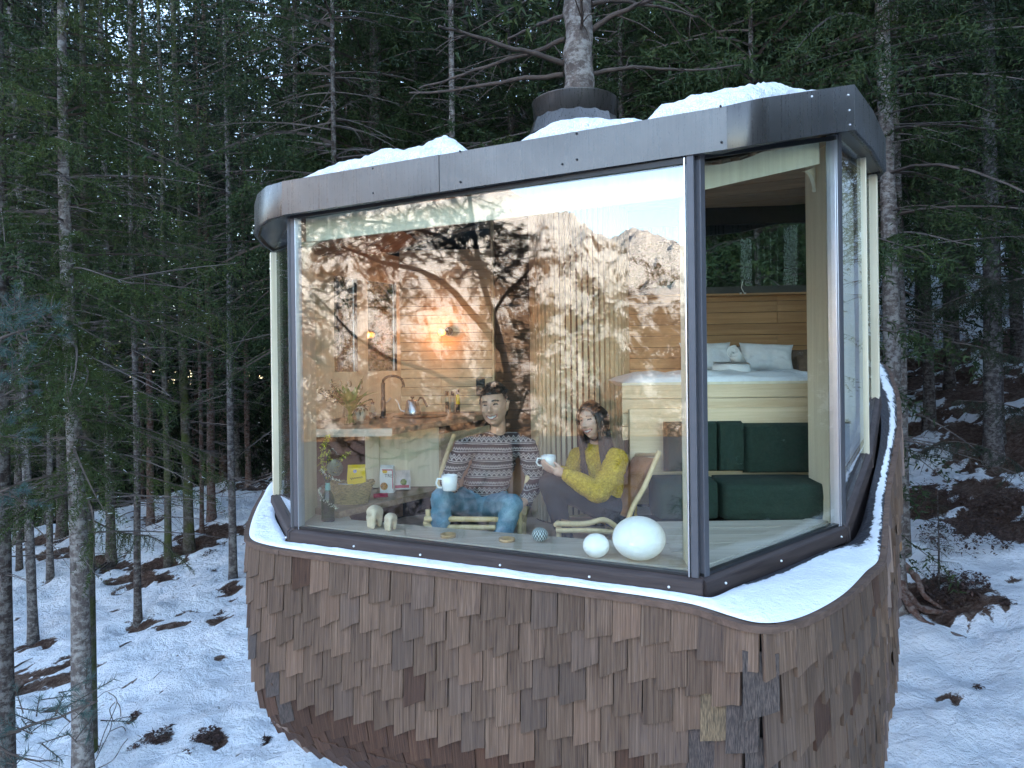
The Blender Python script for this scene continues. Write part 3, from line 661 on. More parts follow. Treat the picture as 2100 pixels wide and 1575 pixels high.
# ------------------------------------------------------------------ treehouse shell
HOUSE = thing('treehouse', 'small shingle-clad treehouse with a large corner window and snow on its metal-edged roof', 'treehouse', (0.56, 5.6, H0))
HO = Vector((0.56, 5.6, H0))
def hb(mb, name, mats, label=None, parent=None, kind=None):      # part of the treehouse, drawn in world coordinates
    return mb.build(name, mats, parent or HOUSE, origin=None, label=label, kind=kind)
class HM(MB):
    def build(s, name, mats, parent=None, label=None, kind=None, origin=None):
        vs = np.array(s.v); c = (vs.min(0) + vs.max(0)) / 2
        s.v = [tuple(p) for p in (vs - c)]
        o = obj(name, s.mesh(name, mats), parent or HOUSE, None, label, None, None, kind)
        if parent is None or parent is HOUSE: o.location = Vector(c) - HO
        else: o.location = Vector(c) - HO - parent.location
        return o
P_1, P0, P3, P4, PD, PE = [Vector(p) for p in ((-1.67, 5.0), (-1.21, 3.94), (0.775, 2.965), (1.78, 3.87), (2.19, 4.40), (2.48, 4.85))]
ZS = -0.905
nF = Vector((0.44, 0.898)).normalized()            # into the room, square to the big pane
def dist_front(x, y): return (x + 1.21) * nF.x + (y - 3.94) * nF.y
def cz(x, y):
    m = float(sstep(-1.6, -0.1, x)); s_ = float(sstep(0, 1.35, dist_front(x, y)))
    return 0.845 + s_ * (0.38 * m - 0.10 * (1 - m))

# roof edge (x, y, z of the lower edge, height)
FA = [(-1.70, 5.2, 0.80, .195), (-1.66, 4.72, 0.81, .195), (-1.60, 4.42, .814, .192), (-1.48, 4.14, .817, .190), (-1.36, 3.95, .82, .186), (-1.24, 3.85, 0.822, .182), (0.885, 2.875, 0.860, .176), (0.957, 2.862, 0.868, .180), (1.022, 2.888, 0.884, .185), (1.078, 2.945, 0.906, .190),
      (1.84, 3.77, 1.225, .240), (2.15, 4.18, 1.235, .232), (2.51, 4.72, 1.25, .222), (2.85, 5.9, 1.27, .22), (2.3, 7.0, 1.27, .22), (0.9, 7.5, 1.2, .22), (-0.7, 7.2, 1.0, .21), (-1.6, 6.2, 0.85, .205)]
def fascia(i0, i1, name='fascia_panel', proud=0.0, t0=0.0, t1=1.0):
    pts = [Vector((a[0], a[1])) for a in FA[i0:i1 + 1]]; zz = [(a[2], a[3]) for a in FA[i0:i1 + 1]]
    if len(pts) == 2:
        A, B = pts; (za, ha), (zb, hb_) = zz
        pts = [A.lerp(B, t0), A.lerp(B, t1)]; zz = [(za + (zb - za) * t0, ha + (hb_ - ha) * t0), (za + (zb - za) * t1, ha + (hb_ - ha) * t1)]
    m = HM(); n = len(pts); vs = []
    for k, p in enumerate(pts):
        d = (pts[min(k + 1, n - 1)] - pts[max(k - 1, 0)]).normalized(); o = Vector((d.y, -d.x))
        z, h = zz[k]; q = p + o * proud; r_ = p - o * 0.03
        vs += [(q.x, q.y, z + H0), (q.x, q.y, z + h + H0), (r_.x, r_.y, z + h + H0), (r_.x, r_.y, z + H0)]
    fs = []
    for k in range(n - 1):
        a, b = 4 * k, 4 * k + 4
        for j in range(4): fs.append((a + j, b + j, b + (j + 1) % 4, a + (j + 1) % 4))
    m.add(vs, fs); m.add(vs[:4], [(0, 1, 2, 3)]); m.add(vs[-4:], [(3, 2, 1, 0)])
    o = m.build(name, M['metal']); 
    if n > 2: o.data.polygons.foreach_set('use_smooth', [True] * len(o.data.polygons)); bevel_n = o.modifiers.new('wn', 'WEIGHTED_NORMAL'); 
    return o
fps = [fascia(0, 5, proud=0.0), fascia(5, 6, proud=0.004, t1=0.422), fascia(5, 6, proud=0.0, t0=0.4225, t1=1.0), fascia(6, 10, proud=0.002),
       fascia(10, 12, proud=0.003), fascia(12, 14), fascia(14, 16), fascia(16, 17)]
m = HM(); A_, B_ = FA[17], FA[0]
m.wall((A_[0], A_[1]), (B_[0], B_[1]), A_[2] + H0, B_[2] + H0, A_[2] + A_[3] + H0, B_[2] + B_[3] + H0, 0.03, 1); m.build('fascia_panel', M['metal'])
# screws in the roof edge
def facade_pt(A, B, za, zb, u, proud=0.006):     # point on vertical plane through A,B (with height line za->zb) seen at column u
    k = (u - CX) / F; k -= 0.004
    d = B - A; t = (k * A.y - A.x) / (d.x - k * d.y); p = A + d * t; o = Vector((d.y, -d.x)).normalized()
    return Vector((p.x + o.x * proud, p.y + o.y * proud, za + (zb - za) * t)), o
f5, f6, f8, f9, f11 = [Vector(FA[i][:2]) for i in (5, 6, 9, 10, 12)]
def screw(p, o, r=0.005, mat='black', name='screw'):
    a = HM(); ax = Vector((o.x, o.y, 0)).to_track_quat('Z', 'Y').to_matrix(); a.lathe([(0.0001, 0.004), (r * .7, 0.0035), (r, 0), (r, -0.004)], p, 8, ax=ax); return a.build(name, M[mat])
for (u, fr) in [(776, .8), (776, .2), (955, .85), (955, .15), (1164, .2), (1194, .8), (1194, .25), (1490, .85), (1491, .15)]:
    p, o = facade_pt(f5, f6, FA[5][2], FA[6][2], u, 0.005); screw((p.x, p.y, p.z + H0 + 0.21 * fr), o)
for (u, fr) in [(1675, .8), (1750, .8), (1752, .45), (1753, .12)]:
    p, o = facade_pt(f8, f9, FA[9][2], FA[10][2], u); screw((p.x, p.y, p.z + H0 + 0.23 * fr), o, mat='zinc')
p, o = facade_pt(f9, f11, 1.225, 1.25, 1800); screw((p.x, p.y, p.z + H0 + 0.19), o, mat='zinc'); screw((p.x, p.y, p.z + H0 + 0.04), o, mat='zinc')

# roof deck and soffit: fans round the tree
cxy = Vector((0.56, 5.95))
def fan(name, mat, inset, zf, zc, flip=False, thick=0.0):
    m = HM(); ring = []
    for (x, y, z, h) in FA:
        v = Vector((x, y)); v = v + (cxy - v).normalized() * inset; ring.append((v.x, v.y, zf(z, h) + H0))
    n = len(ring); mid = [((p[0] + cxy.x) / 2, (p[1] + cxy.y) / 2, p[2] * 0.35 + (zc + H0) * 0.65) for p in ring]
    vs = ring + mid + [(cxy.x, cxy.y, zc + H0)]
    fs = [(i, (i + 1) % n, n + (i + 1) % n, n + i) for i in range(n)] + [(n + i, n + (i + 1) % n, 2 * n) for i in range(n)]
    if flip: fs = [f[::-1] for f in fs]
    m.add(vs, fs); return m.build(name, mat)
fan('roof_deck', M['black'], 0.02, lambda z, h: z + h - 0.03, 1.56)
# soffit ring (dark) from the roof edge back over the glass
m = HM(); inn = [P_1, P_1.lerp(P0, .25), P_1.lerp(P0, .5), P_1.lerp(P0, .75), P0 + Vector((-.01, .03)), P0, P3 + Vector((-.03, .02)), P3, P3.lerp(P4, .1), P3.lerp(P4, .2), P4, P4.lerp(PD, .7), PE]
inz = [.80, .81, .82, .82, .824, .826, .855, .862, .89, .935, 1.235, 1.245, 1.255]
for i in range(12):
    a, b = FA[i], FA[i + 1]; c, d = inn[i], inn[i + 1]
    q = lambda p, w: Vector((p.x, p.y)) + (cxy - Vector((p.x, p.y))).normalized() * w
    c2, d2 = q(c, .12), q(d, .12)
    m.add([(a[0], a[1], a[2] + H0 + .012), (b[0], b[1], b[2] + H0 + .012), (d2.x, d2.y, inz[i + 1] + H0 + .006), (c2.x, c2.y, inz[i] + H0 + .006)], [(0, 1, 2, 3)])
m.build('soffit', M['black'])

# collar round the trunk
m = HM(); cc = (0.56, 6.0, H0)
m.lathe([(0.345, 1.50), (0.30, 1.80), (0.27, 2.08)], cc, 18, smooth=False); m.build('collar_base', M['rimwood'])
m = HM(); m.lathe([(0.395, 1.905), (0.398, 1.907), (0.350, 2.045), (0.345, 2.045)], cc, 16, smooth=False); m.build('collar_flashing', M['metal'])
m = HM(); m.lathe([(0.335, 2.03), (0.348, 2.035), (0.362, 2.19), (0.366, 2.195), (0.360, 2.197), (0.340, 2.04)], cc, 48); o = m.build('collar_ring', M['metal'])
m = HM(); m.lathe([(0.130, 2.10), (0.345, 2.07)], cc, 24); m.build('collar_lid', M['black'])

# windows -------------------------------------------------------------
def pane(A, B, za, zb, zta, ztb, name='window_pane'):
    m = HM(); m.wall(A, B, za + H0, zb + H0, zta + H0, ztb + H0, 0.010, -1); return m.build(name, M['pane'])
def inset(A, B, a, b): d = (B - A).normalized(); return A + d * a, B - d * b
a, b = inset(P0, P3, .03, .03); pane(a, b, ZS, ZS, .835, .845)
a, b = inset(P3, P4, .03, .03); m = HM(); m.wall(a, b, ZS + H0, ZS + H0, .85 + H0, 1.215 + H0, 0.010, -1); m.build('window_pane', M['pane_clear'])
a, b = inset(P4, PD, .03, .02); pane(a, b, ZS + .02, -.583, 1.225, 1.24)
a, b = inset(PD, PE, .02, .02); pane(a, b, -.575, -.25, 1.24, 1.25)
a, b = inset(P_1, P0, .02, .03); pane(a, b, ZS, ZS, .80, .82)
def post(P, d, w, dp, z0, z1, mat='post', name='window_post', off=(0, 0)):
    m = HM(); ang = math.atan2(d.y, d.x); m.box((P.x + off[0], P.y + off[1], (z0 + z1) / 2 + H0), (w, dp, z1 - z0), ang); o = m.build(name, M[mat]); bevel(o, 0.003); return o
dF = (P3 - P0).normalized(); dR = (P4 - P3).normalized(); dS = (PD - P4).normalized(); dL = (P0 - P_1).normalized()
post(P3, dF, .030, .055, ZS, .86, off=(-0.012, 0.006)); post(P3, dR, .036, .052, ZS, .88, off=(0.016, 0.016)); post(P3, dF, .007, .058, ZS, .855, 'silver', off=(-.033, .018))
post(P0, dF, .028, .05, ZS, .84, off=(0.012, 0)); post(P0, dL, .035, .05, ZS, .83, off=(-0.014, 0.024)); post(P0, dF, .005, .052, ZS, .84, 'silver', off=(.03, -.012))
post(P4, dR, .042, .05, ZS, 1.23, off=(.008, .006)); post(P4, dR, .010, .052, ZS, 1.22, 'silver', off=(-.020, -.018)); post(P4, dR, .006, .05, ZS, 1.22, 'silver', off=(-.036, -.032))
post(P4, dS, .03, .05, ZS, 1.23, off=(.02, .03))
post(PD, dS, .02, .05, -.6, 1.25, 'ply'); post(PE, dS, .045, .07, -.30, 1.26, 'ply'); post(P_1, dL, .06, .06, ZS, .80, 'ply')
# ribbed plywood linings seen through the side panes
for i in range(7):
    t = 0.35 + i * .09; q = P4.lerp(PD, t); post(q, Vector((1, 0)), .05, .018, -0.9 + .32 * t, 1.22, 'ply', 'lining_rib', off=(-.10 - .012 * i, .05))
for i in range(5):
    q = PD.lerp(PE, .15 + i * .16); post(q, Vector((1, 0)), .05, .018, -0.55, 1.22, 'ply', 'lining_rib', off=(-.12, .04))
for i in range(5):
    q = P_1.lerp(P0, .1 + i * .12); post(q, Vector((1, 0)), .05, .02, -0.9, .78, 'ply', 'lining_rib', off=(.10, .03))
# sill boards with bright screws
def sill(A, B, za, zb, ea=0.0, eb=0.0):
    d = (B - A).normalized(); a, b = A - d * ea, B + d * eb; o = Vector((d.y, -d.x)); m = HM()
    vs = []
    prof = [(-.035, .0), (.012, .004), (.030, -.006), (.040, -.012), (.046, -.085), (-.035, -.085)]
    for (P, z) in ((a, za), (b, zb)):
        for (w, h) in prof: vs.append((P.x + o.x * w, P.y + o.y * w, z + h + H0))
    n = len(prof); m.add(vs, [(i, n + i, n + (i + 1) % n, (i + 1) % n) for i in range(n)] + [tuple(range(n - 1, -1, -1)), tuple(range(n, 2 * n))])
    ang = math.atan2(d.y, d.x); vs_ = np.array(m.v); c = vs_.mean(0); Rm = np.array(Matrix.Rotation(-ang, 3, 'Z')); m.v = [tuple(p) for p in (vs_ - c) @ Rm.T]
    ob = obj('sill_board', m.mesh('sill_board', M['sillwood']), HOUSE); ob.location = Vector(c) - HO; ob.rotation_euler = (0, 0, ang); bevel(ob, .003)
    return o, d, ob
for (A, B, za, zb) in ((P4, PD, ZS, -.583), (PD, PE, -.583, -.25), (PE, Vector((2.78, 5.9)), -.25, .05)):
    d = (B - A).normalized(); o = Vector((d.y, -d.x)); m = HM(); m.wall(A + o * .03, B + o * .03, za - .5 + H0, zb - .5 + H0, za - .07 + H0, zb - .07 + H0, .03, 1); m.build('kick_board', M['sillwood'])
oF, _, s1 = sill(P0, P3, ZS, ZS, .03, .022); oR, _, s2 = sill(P3, P4, ZS, ZS, .015, .03); sill(P4, PD, ZS, -.583, .01, 0); sill(PD, PE, -.583, -.25); sill(PE, Vector((2.78, 5.9)), -.25, .05); sill(P_1, P0, ZS, ZS, 0, .02); sill(Vector((-1.75, 5.9)), P_1, ZS, ZS)
for u in (600, 738, 873, 1035, 1216, 1377):
    p, o = facade_pt(P0, P3, 0, 0, u, 0.046); screw((p.x, p.y, ZS - .045 + H0), o, .006, 'zinc')
for u in (1470, 1585, 1710):
    p, o = facade_pt(P3, P4, 0, 0, u, 0.046); screw((p.x, p.y, ZS - .045 + H0), o, .006, 'zinc')
# black glazing strips under the big panes and under the roof edge
def strip(A, B, za, zb, h, w, off, mat):
    d = (B - A).normalized(); o = Vector((d.y, -d.x)); m = HM(); m.wall(A + o * off, B + o * off, za + H0, zb + H0, za + h + H0, zb + h + H0, w, 1); return m.build('glazing_strip', M[mat])
for (A, B, z0a, z0b, z1a, z1b) in ((P0, P3, ZS, ZS, .822, .835), (P3, P4, ZS, ZS, .848, 1.205)):
    strip(A, B, z0a + .004, z0b + .004, .012, .03, .02, 'rubber'); strip(A, B, z1a - .006, z1b - .006, .024, .03, .024, 'rubber')

# rim, ledge and body ----------------------------------------------------
PAIRS = [((-2.05, 6.1, -.985), (-1.78, 5.9, -.975)), ((-1.88, 5.3, -.985), (-1.74, 5.3, -.975)), ((-1.70, 4.62, -.985), (-1.56, 4.62, -.975)), ((-1.55, 4.15, -.985), (-1.38, 4.2, -.975)), ((-1.45, 3.97, -.985), (-1.29, 4.0, -.975)),
         ((-1.25, 3.82, -.985), (-1.25, 3.90, -.975)), ((-0.55, 3.48, -.985), (-0.55, 3.57, -.975)), ((0.31, 3.08, -.985), (0.30, 3.15, -.975)), ((0.70, 2.87, -.985), (0.70, 2.952, -.975)), ((0.90, 2.655, -.985), (0.80, 2.905, -.975)),
         ((1.08, 2.70, -.985), (0.95, 3.04, -.975)), ((1.35, 2.94, -.985), (1.25, 3.30, -.975)), ((1.62, 3.27, -.985), (1.58, 3.60, -.975)), ((1.82, 3.53, -.985), (1.84, 3.83, -.975)),
         ((2.21, 4.2, -.765), (2.06, 4.12, -.83)), ((2.66, 4.9, -.453), (2.46, 4.72, -.44)), ((2.95, 5.5, -.20), (2.76, 5.5, -.14)), ((3.2, 6.3, -.02), (2.9, 6.2, .03)), ((2.9, 7.4, -.05), (2.6, 7.1, 0)), ((1.9, 8.1, -.2), (1.7, 7.8, -.15)),
         ((0.5, 8.4, -.4), (0.5, 8.1, -.35)), ((-1.0, 8.0, -.75), (-.9, 7.7, -.7)), ((-1.95, 7.1, -.95), (-1.7, 6.9, -.9))]
def catmull(P, s, n):
    i = int(s) % n; t = s - int(s); p0, p1, p2, p3 = (Vector(P[(i + k) % n]) for k in (-1, 0, 1, 2))
    # centripetal-like: dampen overshoot on uneven spacing
    a = (p2 - p0) * 0.5; b = (p3 - p1) * 0.5; L = (p2 - p1).length
    if a.length > L: a *= L / a.length
    if b.length > L: b *= L / b.length
    return p1 * (2 * t ** 3 - 3 * t ** 2 + 1) + a * (t ** 3 - 2 * t ** 2 + t) + p2 * (-2 * t ** 3 + 3 * t ** 2) + b * (t ** 3 - t ** 2)
NP = len(PAIRS); RP = [a for a, b in PAIRS]; IP = [b for a, b in PAIRS]
SS = np.linspace(0, NP, NP * 24, endpoint=False)
rimf = [catmull(RP, s, NP) for s in SS]; innf = [catmull(IP, s, NP) for s in SS]
cum = np.concatenate([[0], np.cumsum([(rimf[(i + 1) % len(SS)] - rimf[i]).length for i in range(len(SS))])]); TOT = cum[-1]
RA = np.array([list(p) for p in rimf] + [list(rimf[0])]); IA = np.array([list(p) for p in innf] + [list(innf[0])])
def rim(a): a = a % TOT; return Vector([float(np.interp(a, cum, RA[:, k])) for k in range(3)])
def inner(a): a = a % TOT; return Vector([float(np.interp(a, cum, IA[:, k])) for k in range(3)])
prof_z = [0, .25, .5, .8, 1.1, 1.3, 1.42]; prof_s = [1, .965, .86, .64, .36, .16, .12]
def wall_bottom(x): return -1.80 - 0.48 * float(sstep(0.9, 2.1, x))
bc = Vector((0.56, 5.6))
def body(a, w, off=0.0):     # w metres down from the rim along the skin; off = how far proud
    r = rim(a); zc = wall_bottom(r.x); h = r.z - zc
    e = 0.02 * a
    t = (rim(a + .05) - rim(a - .05)); t = Vector((t.x, t.y)).normalized(); n = Vector((t.y, -t.x))
    if w <= h:
        p = Vector((r.x, r.y)) - n * 0.03 * w; nz = 0
        return Vector((p.x + n.x * off, p.y + n.y * off, r.z - w + H0)), Vector((n.x, n.y, 0.0)), Vector((0, 0, -1))
    q = w - h; dr = q * 0.80; s_ = float(np.interp(dr, prof_z, prof_s)); s2 = float(np.interp(dr + .02, prof_z, prof_s))
    base = Vector((r.x, r.y)) - n * 0.03 * h; p = bc + (base - bc) * s_; p2 = bc + (base - bc) * s2
    dn = Vector((p2.x - p.x, p2.y - p.y, -.02)).normalized(); tt = Vector((t.x, t.y, 0)); nn = dn.cross(tt) * -1
    if nn.dot(Vector((n.x, n.y, 0))) < 0: nn = -nn
    nn.normalize(); return Vector((p.x, p.y, zc - dr + H0)) + nn * off, nn, dn
# inner skin
m = HM(); na, nw = 120, 22
for j in range(nw):
    for i in range(na): m.v.append(tuple(body(TOT * i / na, 2.45 * j / (nw - 1), -0.02)[0]))
for j in range(nw - 1):
    for i in range(na): m.f.append([j * na + i, j * na + (i + 1) % na, (j + 1) * na + (i + 1) % na, (j + 1) * na + i]); m.m.append(0); m.sm.append(True)
m.build('body_shell', M['dark'])
m = HM(); m.tube([V3(.56, 5.95, -2.9), V3(.56, 5.98, -3.4)], [0.45, 0.25], 16); m.build('trunk_ring', M['rimwood'])

# shingles: one mesh per slant, instanced with its own size
def shingle_mesh(name, sl, mat, L=0.27, th=0.013, notch=0.0):
    a = MB(); rr = random.Random(sl * 1000 + th * 7000); xs_ = (-.5, -.18, .2, .5); cup = [.0016, 0, rr.uniform(-.0006, .0006), .0014]
    top = [(x, 0, 0) for x in xs_]; bot = [(x + rr.uniform(-.012, .012) * (abs(x) < .4), 0, -L + sl * (x + .5) + rr.uniform(-.003, .003)) for x in xs_]
    vs = [(x, y, z) for x, y, z in top] + [(x, y, z) for x, y, z in bot]; n = len(vs)
    fr = vs + [(x, y + th + cup[i % 4] * (2.2 if i >= 4 else 1), z) for i, (x, y, z) in enumerate(vs)]
    fs = []
    for i in range(3): fs += [(i, i + 1, 4 + i + 1, 4 + i), (n + i, n + 4 + i, n + 5 + i, n + i + 1), (4 + i, 5 + i, n + 5 + i, n + 4 + i), (i, n + i, n + i + 1, i + 1)]
    fs += [(0, 4, n + 4, n), (3, n + 3, n + 7, 7)]
    a.add(fr, fs)
    return a.mesh(name, mat)
SHM = [shingle_mesh('shingle', sl, M['shingle'], th=th) for sl, th in ((.052, .012), (.058, .014), (.046, .013), (.062, .015), (.055, .011), (.049, .0145))]
SHR = [shingle_mesh('shingle', sl, M['shingle_red'], th=th) for sl, th in ((.052, .012), (.058, .014))]
SHX = shingle_mesh('shingle', .055, M['shingle_mould']); SHL = shingle_mesh('shingle', .055, M['shingle_lichen'])
rs = random.Random(21); WD, EX = 0.126, 0.162
sh_list = []
vis0, vis1 = cum[int(0.6 * 24)], cum[int(17.5 * 24)]
ncol = int((vis1 - vis0) / WD)
for row in range(0, 15):
    for c in range(ncol + 1):
        a = vis0 + (c + (0.5 if row % 2 else 0)) * WD
        w0 = row * EX - 0.055 + rs.uniform(-.005, .005)
        top = max(0.005, w0); cut_ = 0
        mid_w = min(2.3, w0 + 0.16); P, N, D_ = body(a, max(0.02, mid_w), 0.0); r = rim(a); zc = wall_bottom(r.x)
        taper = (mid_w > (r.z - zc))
        Pt, Nt, Dt = body(a, max(.012, w0)); 
        Pb, Nb, Db = body(a, max(.03, min(2.42, w0 + .26)), 0.022 + rs.uniform(-.003, .005))
        Pt = Pt + Nt * 0.004
        z = (Pt - Pb); L = z.length
        if L < .03: continue
        z.normalize(); P_l = body(a - .05, max(.02, mid_w))[0]; P_r = body(a + .05, max(.02, mid_w))[0]
        x = (P_r - P_l); wscale = x.length / 0.10; x.normalize()
        if wscale < 0.14: continue
        x = (x - z * x.dot(z)).normalized(); y = z.cross(x)
        # twist and wander grow towards the weathered right-hand side
        side = float(sstep(1.2, 2.4, r.x)); tw = rs.gauss(0, .006 + .05 * side); yaw = rs.gauss(0, .012 + .16 * side)
        x2 = x * math.cos(tw) + z * math.sin(tw); z2 = z * math.cos(tw) - x * math.sin(tw)
        x3 = x2 * math.cos(yaw) + y * math.sin(yaw); y3 = y * math.cos(yaw) - x2 * math.sin(yaw)
        ta, tb = rim(a - .02) - rim(a - .12), rim(a + .12) - rim(a + .02); crn = min(1.0, Vector((ta.x, ta.y)).angle(Vector((tb.x, tb.y))) / .9)
        wd = WD * wscale * (0.968 + .16 * crn + rs.uniform(-.02, .012))
        # y3 points outward? x runs along +a (clockwise seen from above), so outward = -(z x x) checked below
        if y3.dot(N) < 0: y3 = -y3; flipx = True
        else: flipx = False
        M4 = Matrix.Identity(4); ls = L / 0.27
        for k in range(3):
            M4[k][0] = (x3[k]) * wd; M4[k][1] = y3[k]; M4[k][2] = z2[k] * ls; M4[k][3] = Pt[k]
        u = CX + F * P.x / P.y if P.y > .5 else -9999; v = HV - F * (P.z - H0) / P.y if P.y > .5 else -9999
        dx = Vector((P.x, P.y, P.z - H0)); facing = -N.dot(dx.normalized())
        size = (wd * EX / (dx.length ** 2)) * max(0, facing) if (-60 < v < 1640 and 0 < u < 2200) else -1
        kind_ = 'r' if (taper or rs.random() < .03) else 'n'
        sh_list.append([size, M4, kind_, (u, v), rs.randint(0, 5)])
spots_ = [((545, 1300), 'x'), ((562, 1368), 'x'), ((1548, 1420), 'x'), ((1490, 1495), 'l'), ((1550, 1500), 'x'), ((1458, 1560), 'x'), ((575, 1440), 'x'), ((1550, 1560), 'x')]
for (su, sv), kd in spots_:
    best = min((s for s in sh_list if s[0] > 0), key=lambda s: (s[3][0] - su) ** 2 + (s[3][1] - sv) ** 2); best[2] = kd
sh_list.sort(key=lambda s: -s[0])
HMi = Matrix.Translation(-HO)
restv, restf = [], []
for k, (size, M4, kd, uv, r_) in enumerate(sh_list):
    me = {'n': SHM[r_], 'r': SHR[r_ % 2], 'x': SHX, 'l': SHL}[kd]
    if k < 300:
        o = obj('shingle', me, HOUSE); o.matrix_local = HMi @ M4
        if kd == 'x': o['label'] = 'shingle blackened by mould'
        if kd == 'l': o['label'] = 'shingle stained yellow and white by lichen'
    else:
        b = len(restv); restv += [tuple(HMi @ M4 @ v_.co) for v_ in me.vertices]; restf += [[i + b for i in p_.vertices] for p_ in me.polygons]
me = bpy.data.meshes.new('shingle_field'); me.from_pydata(restv, [], restf)
tf = NT('shingle_field_wood'); c = tf.coord('Object'); geo = tf.n('NewGeometry')
rr_ = geo.outputs['Random Per Island']; g = tf.noise(tf.coord('Object', scale=(40, 40, 4)), 2, 4, .6)
colr = tf.ramp(rr_, [(0.0, (0.085, 0.058, 0.052)), (0.5, (0.15, 0.105, 0.09)), (0.85, (0.22, 0.165, 0.14)), (0.97, (0.26, 0.14, 0.07))])
colr = tf.mix(1.0, colr, tf.math('ADD', tf.math('MULTIPLY', g, .9), .5), 'MULTIPLY'); tf.pbsdf(colr, .75, 0, tf.bump(g, .5, .004), .25)
me.materials.append(tf.m); obj('shingle_field', me, HOUSE, kind='stuff')

# top rim board, in lengths
cuts = [0.6, 2.2, 3.3, 4.6, 5.0, 8.42, 9.4, 11.5, 13.2, 15.3, 17.6, 20, 22.9]
rimboards = []
for i in range(len(cuts) - 1):
    m = HM(); s0, s1_ = cuts[i], cuts[i + 1]; k = max(3, int((s1_ - s0) * 8)); vs = []
    for j in range(k + 1):
        a = float(np.interp(s0 + (s1_ - s0) * j / k, np.arange(NP * 24 + 1) / 24.0, cum)); r = rim(a); t = rim(a + .03) - rim(a - .03); t = Vector((t.x, t.y)).normalized(); n = Vector((t.y, -t.x)); pr = .030 + .003 * (i % 2)
        for (w, h) in ((pr, .0), (pr, -.026), (-.02, -.026), (-.02, .0)): vs.append((r.x + n.x * w, r.y + n.y * w, r.z + h - .002 * (i % 2) + H0))
    fs = []
    for j in range(k):
        for q in range(4): fs.append((4 * j + q, 4 * j + 4 + q, 4 * j + 4 + (q + 1) % 4, 4 * j + (q + 1) % 4))
    m.add(vs, fs); m.add(vs[:4], [(0, 1, 2, 3)]); m.add(vs[-4:], [(3, 2, 1, 0)]); o = m.build('rim_board', M['rimwood'] if i != 5 else M['rimwood'])
# ledge deck under the snow, and the snow
def ledge(name, mat, dz, i0, i1, amp, cover=None, inn_gap=0.0, out_gap=0.0, nu=14, parent=None, kind=None, label=None):
    a0, a1 = cum[int(i0 * 24)], cum[int(i1 * 24)]; n = int((a1 - a0) / .02); V = []; C = []
    for i in range(n + 1):
        a = a0 + (a1 - a0) * i / n; r, q = rim(a), inner(a)
        for j in range(nu + 1):
            t = out_gap + (1 - out_gap - inn_gap) * j / nu; p = r.lerp(q, t); e = min(1, 5 * min(j, nu - j) / nu)
            nz_ = mnoise.noise(Vector((p.x * 7, p.y * 7, 1))) * .5 + mnoise.noise(Vector((p.x * 22, p.y * 22, 5))) * .35
            V.append((p.x, p.y, p.z + H0 + dz * (0.25 + .75 * e ** .5) + amp * nz_ * e)); C.append(cover(a, j / nu) if cover else 1.0)
    V = np.array(V); c = V.mean(0); w = nu + 1; idx_ = np.arange((n + 1) * w).reshape(n + 1, w)
    f = np.stack([idx_[:-1, :-1], idx_[:-1, 1:], idx_[1:, 1:], idx_[1:, :-1]], -1).reshape(-1, 4)
    me = mesh_np(name, V - c, f, [mat], smooth=True); at = me.attributes.new('cover', 'FLOAT', 'POINT'); at.data.foreach_set('value', np.array(C, np.float32))
    o = obj(name, me, parent); o.location = Vector(c) - (HO if parent else Vector((0, 0, 0)))
    if kind: o['kind'] = kind
    if label: o['label'] = label
    return o
ledge('ledge_board', M['sillwood'], .0, 0, 23, 0, parent=HOUSE, nu=3)
a13 = cum[13 * 24]; a105 = cum[int(10.0 * 24)]
def cov(a, t):
    rightness = float(sstep(cum[12 * 24], cum[int(13.3 * 24)], a)); front = 1 - rightness
    gap = 1.0 - 2.3 * float(sstep(.80, 1.0, t)) * float(sstep(cum[9 * 24], cum[11 * 24], a)) * .62
    r_ = 0.16 + 0.60 * math.exp(-((t - .30) / .26) ** 2) - .5 * float(sstep(.5, .75, t))
    left = float(sstep(cum[3 * 24], cum[1 * 24], a)) * 0
    return gap * front + r_ * rightness
s_front = ledge('snow', M['ledge_snow'], .015, 0.05, 18, .012, cover=cov, inn_gap=.015, out_gap=-.02, parent=HOUSE, kind='stuff')

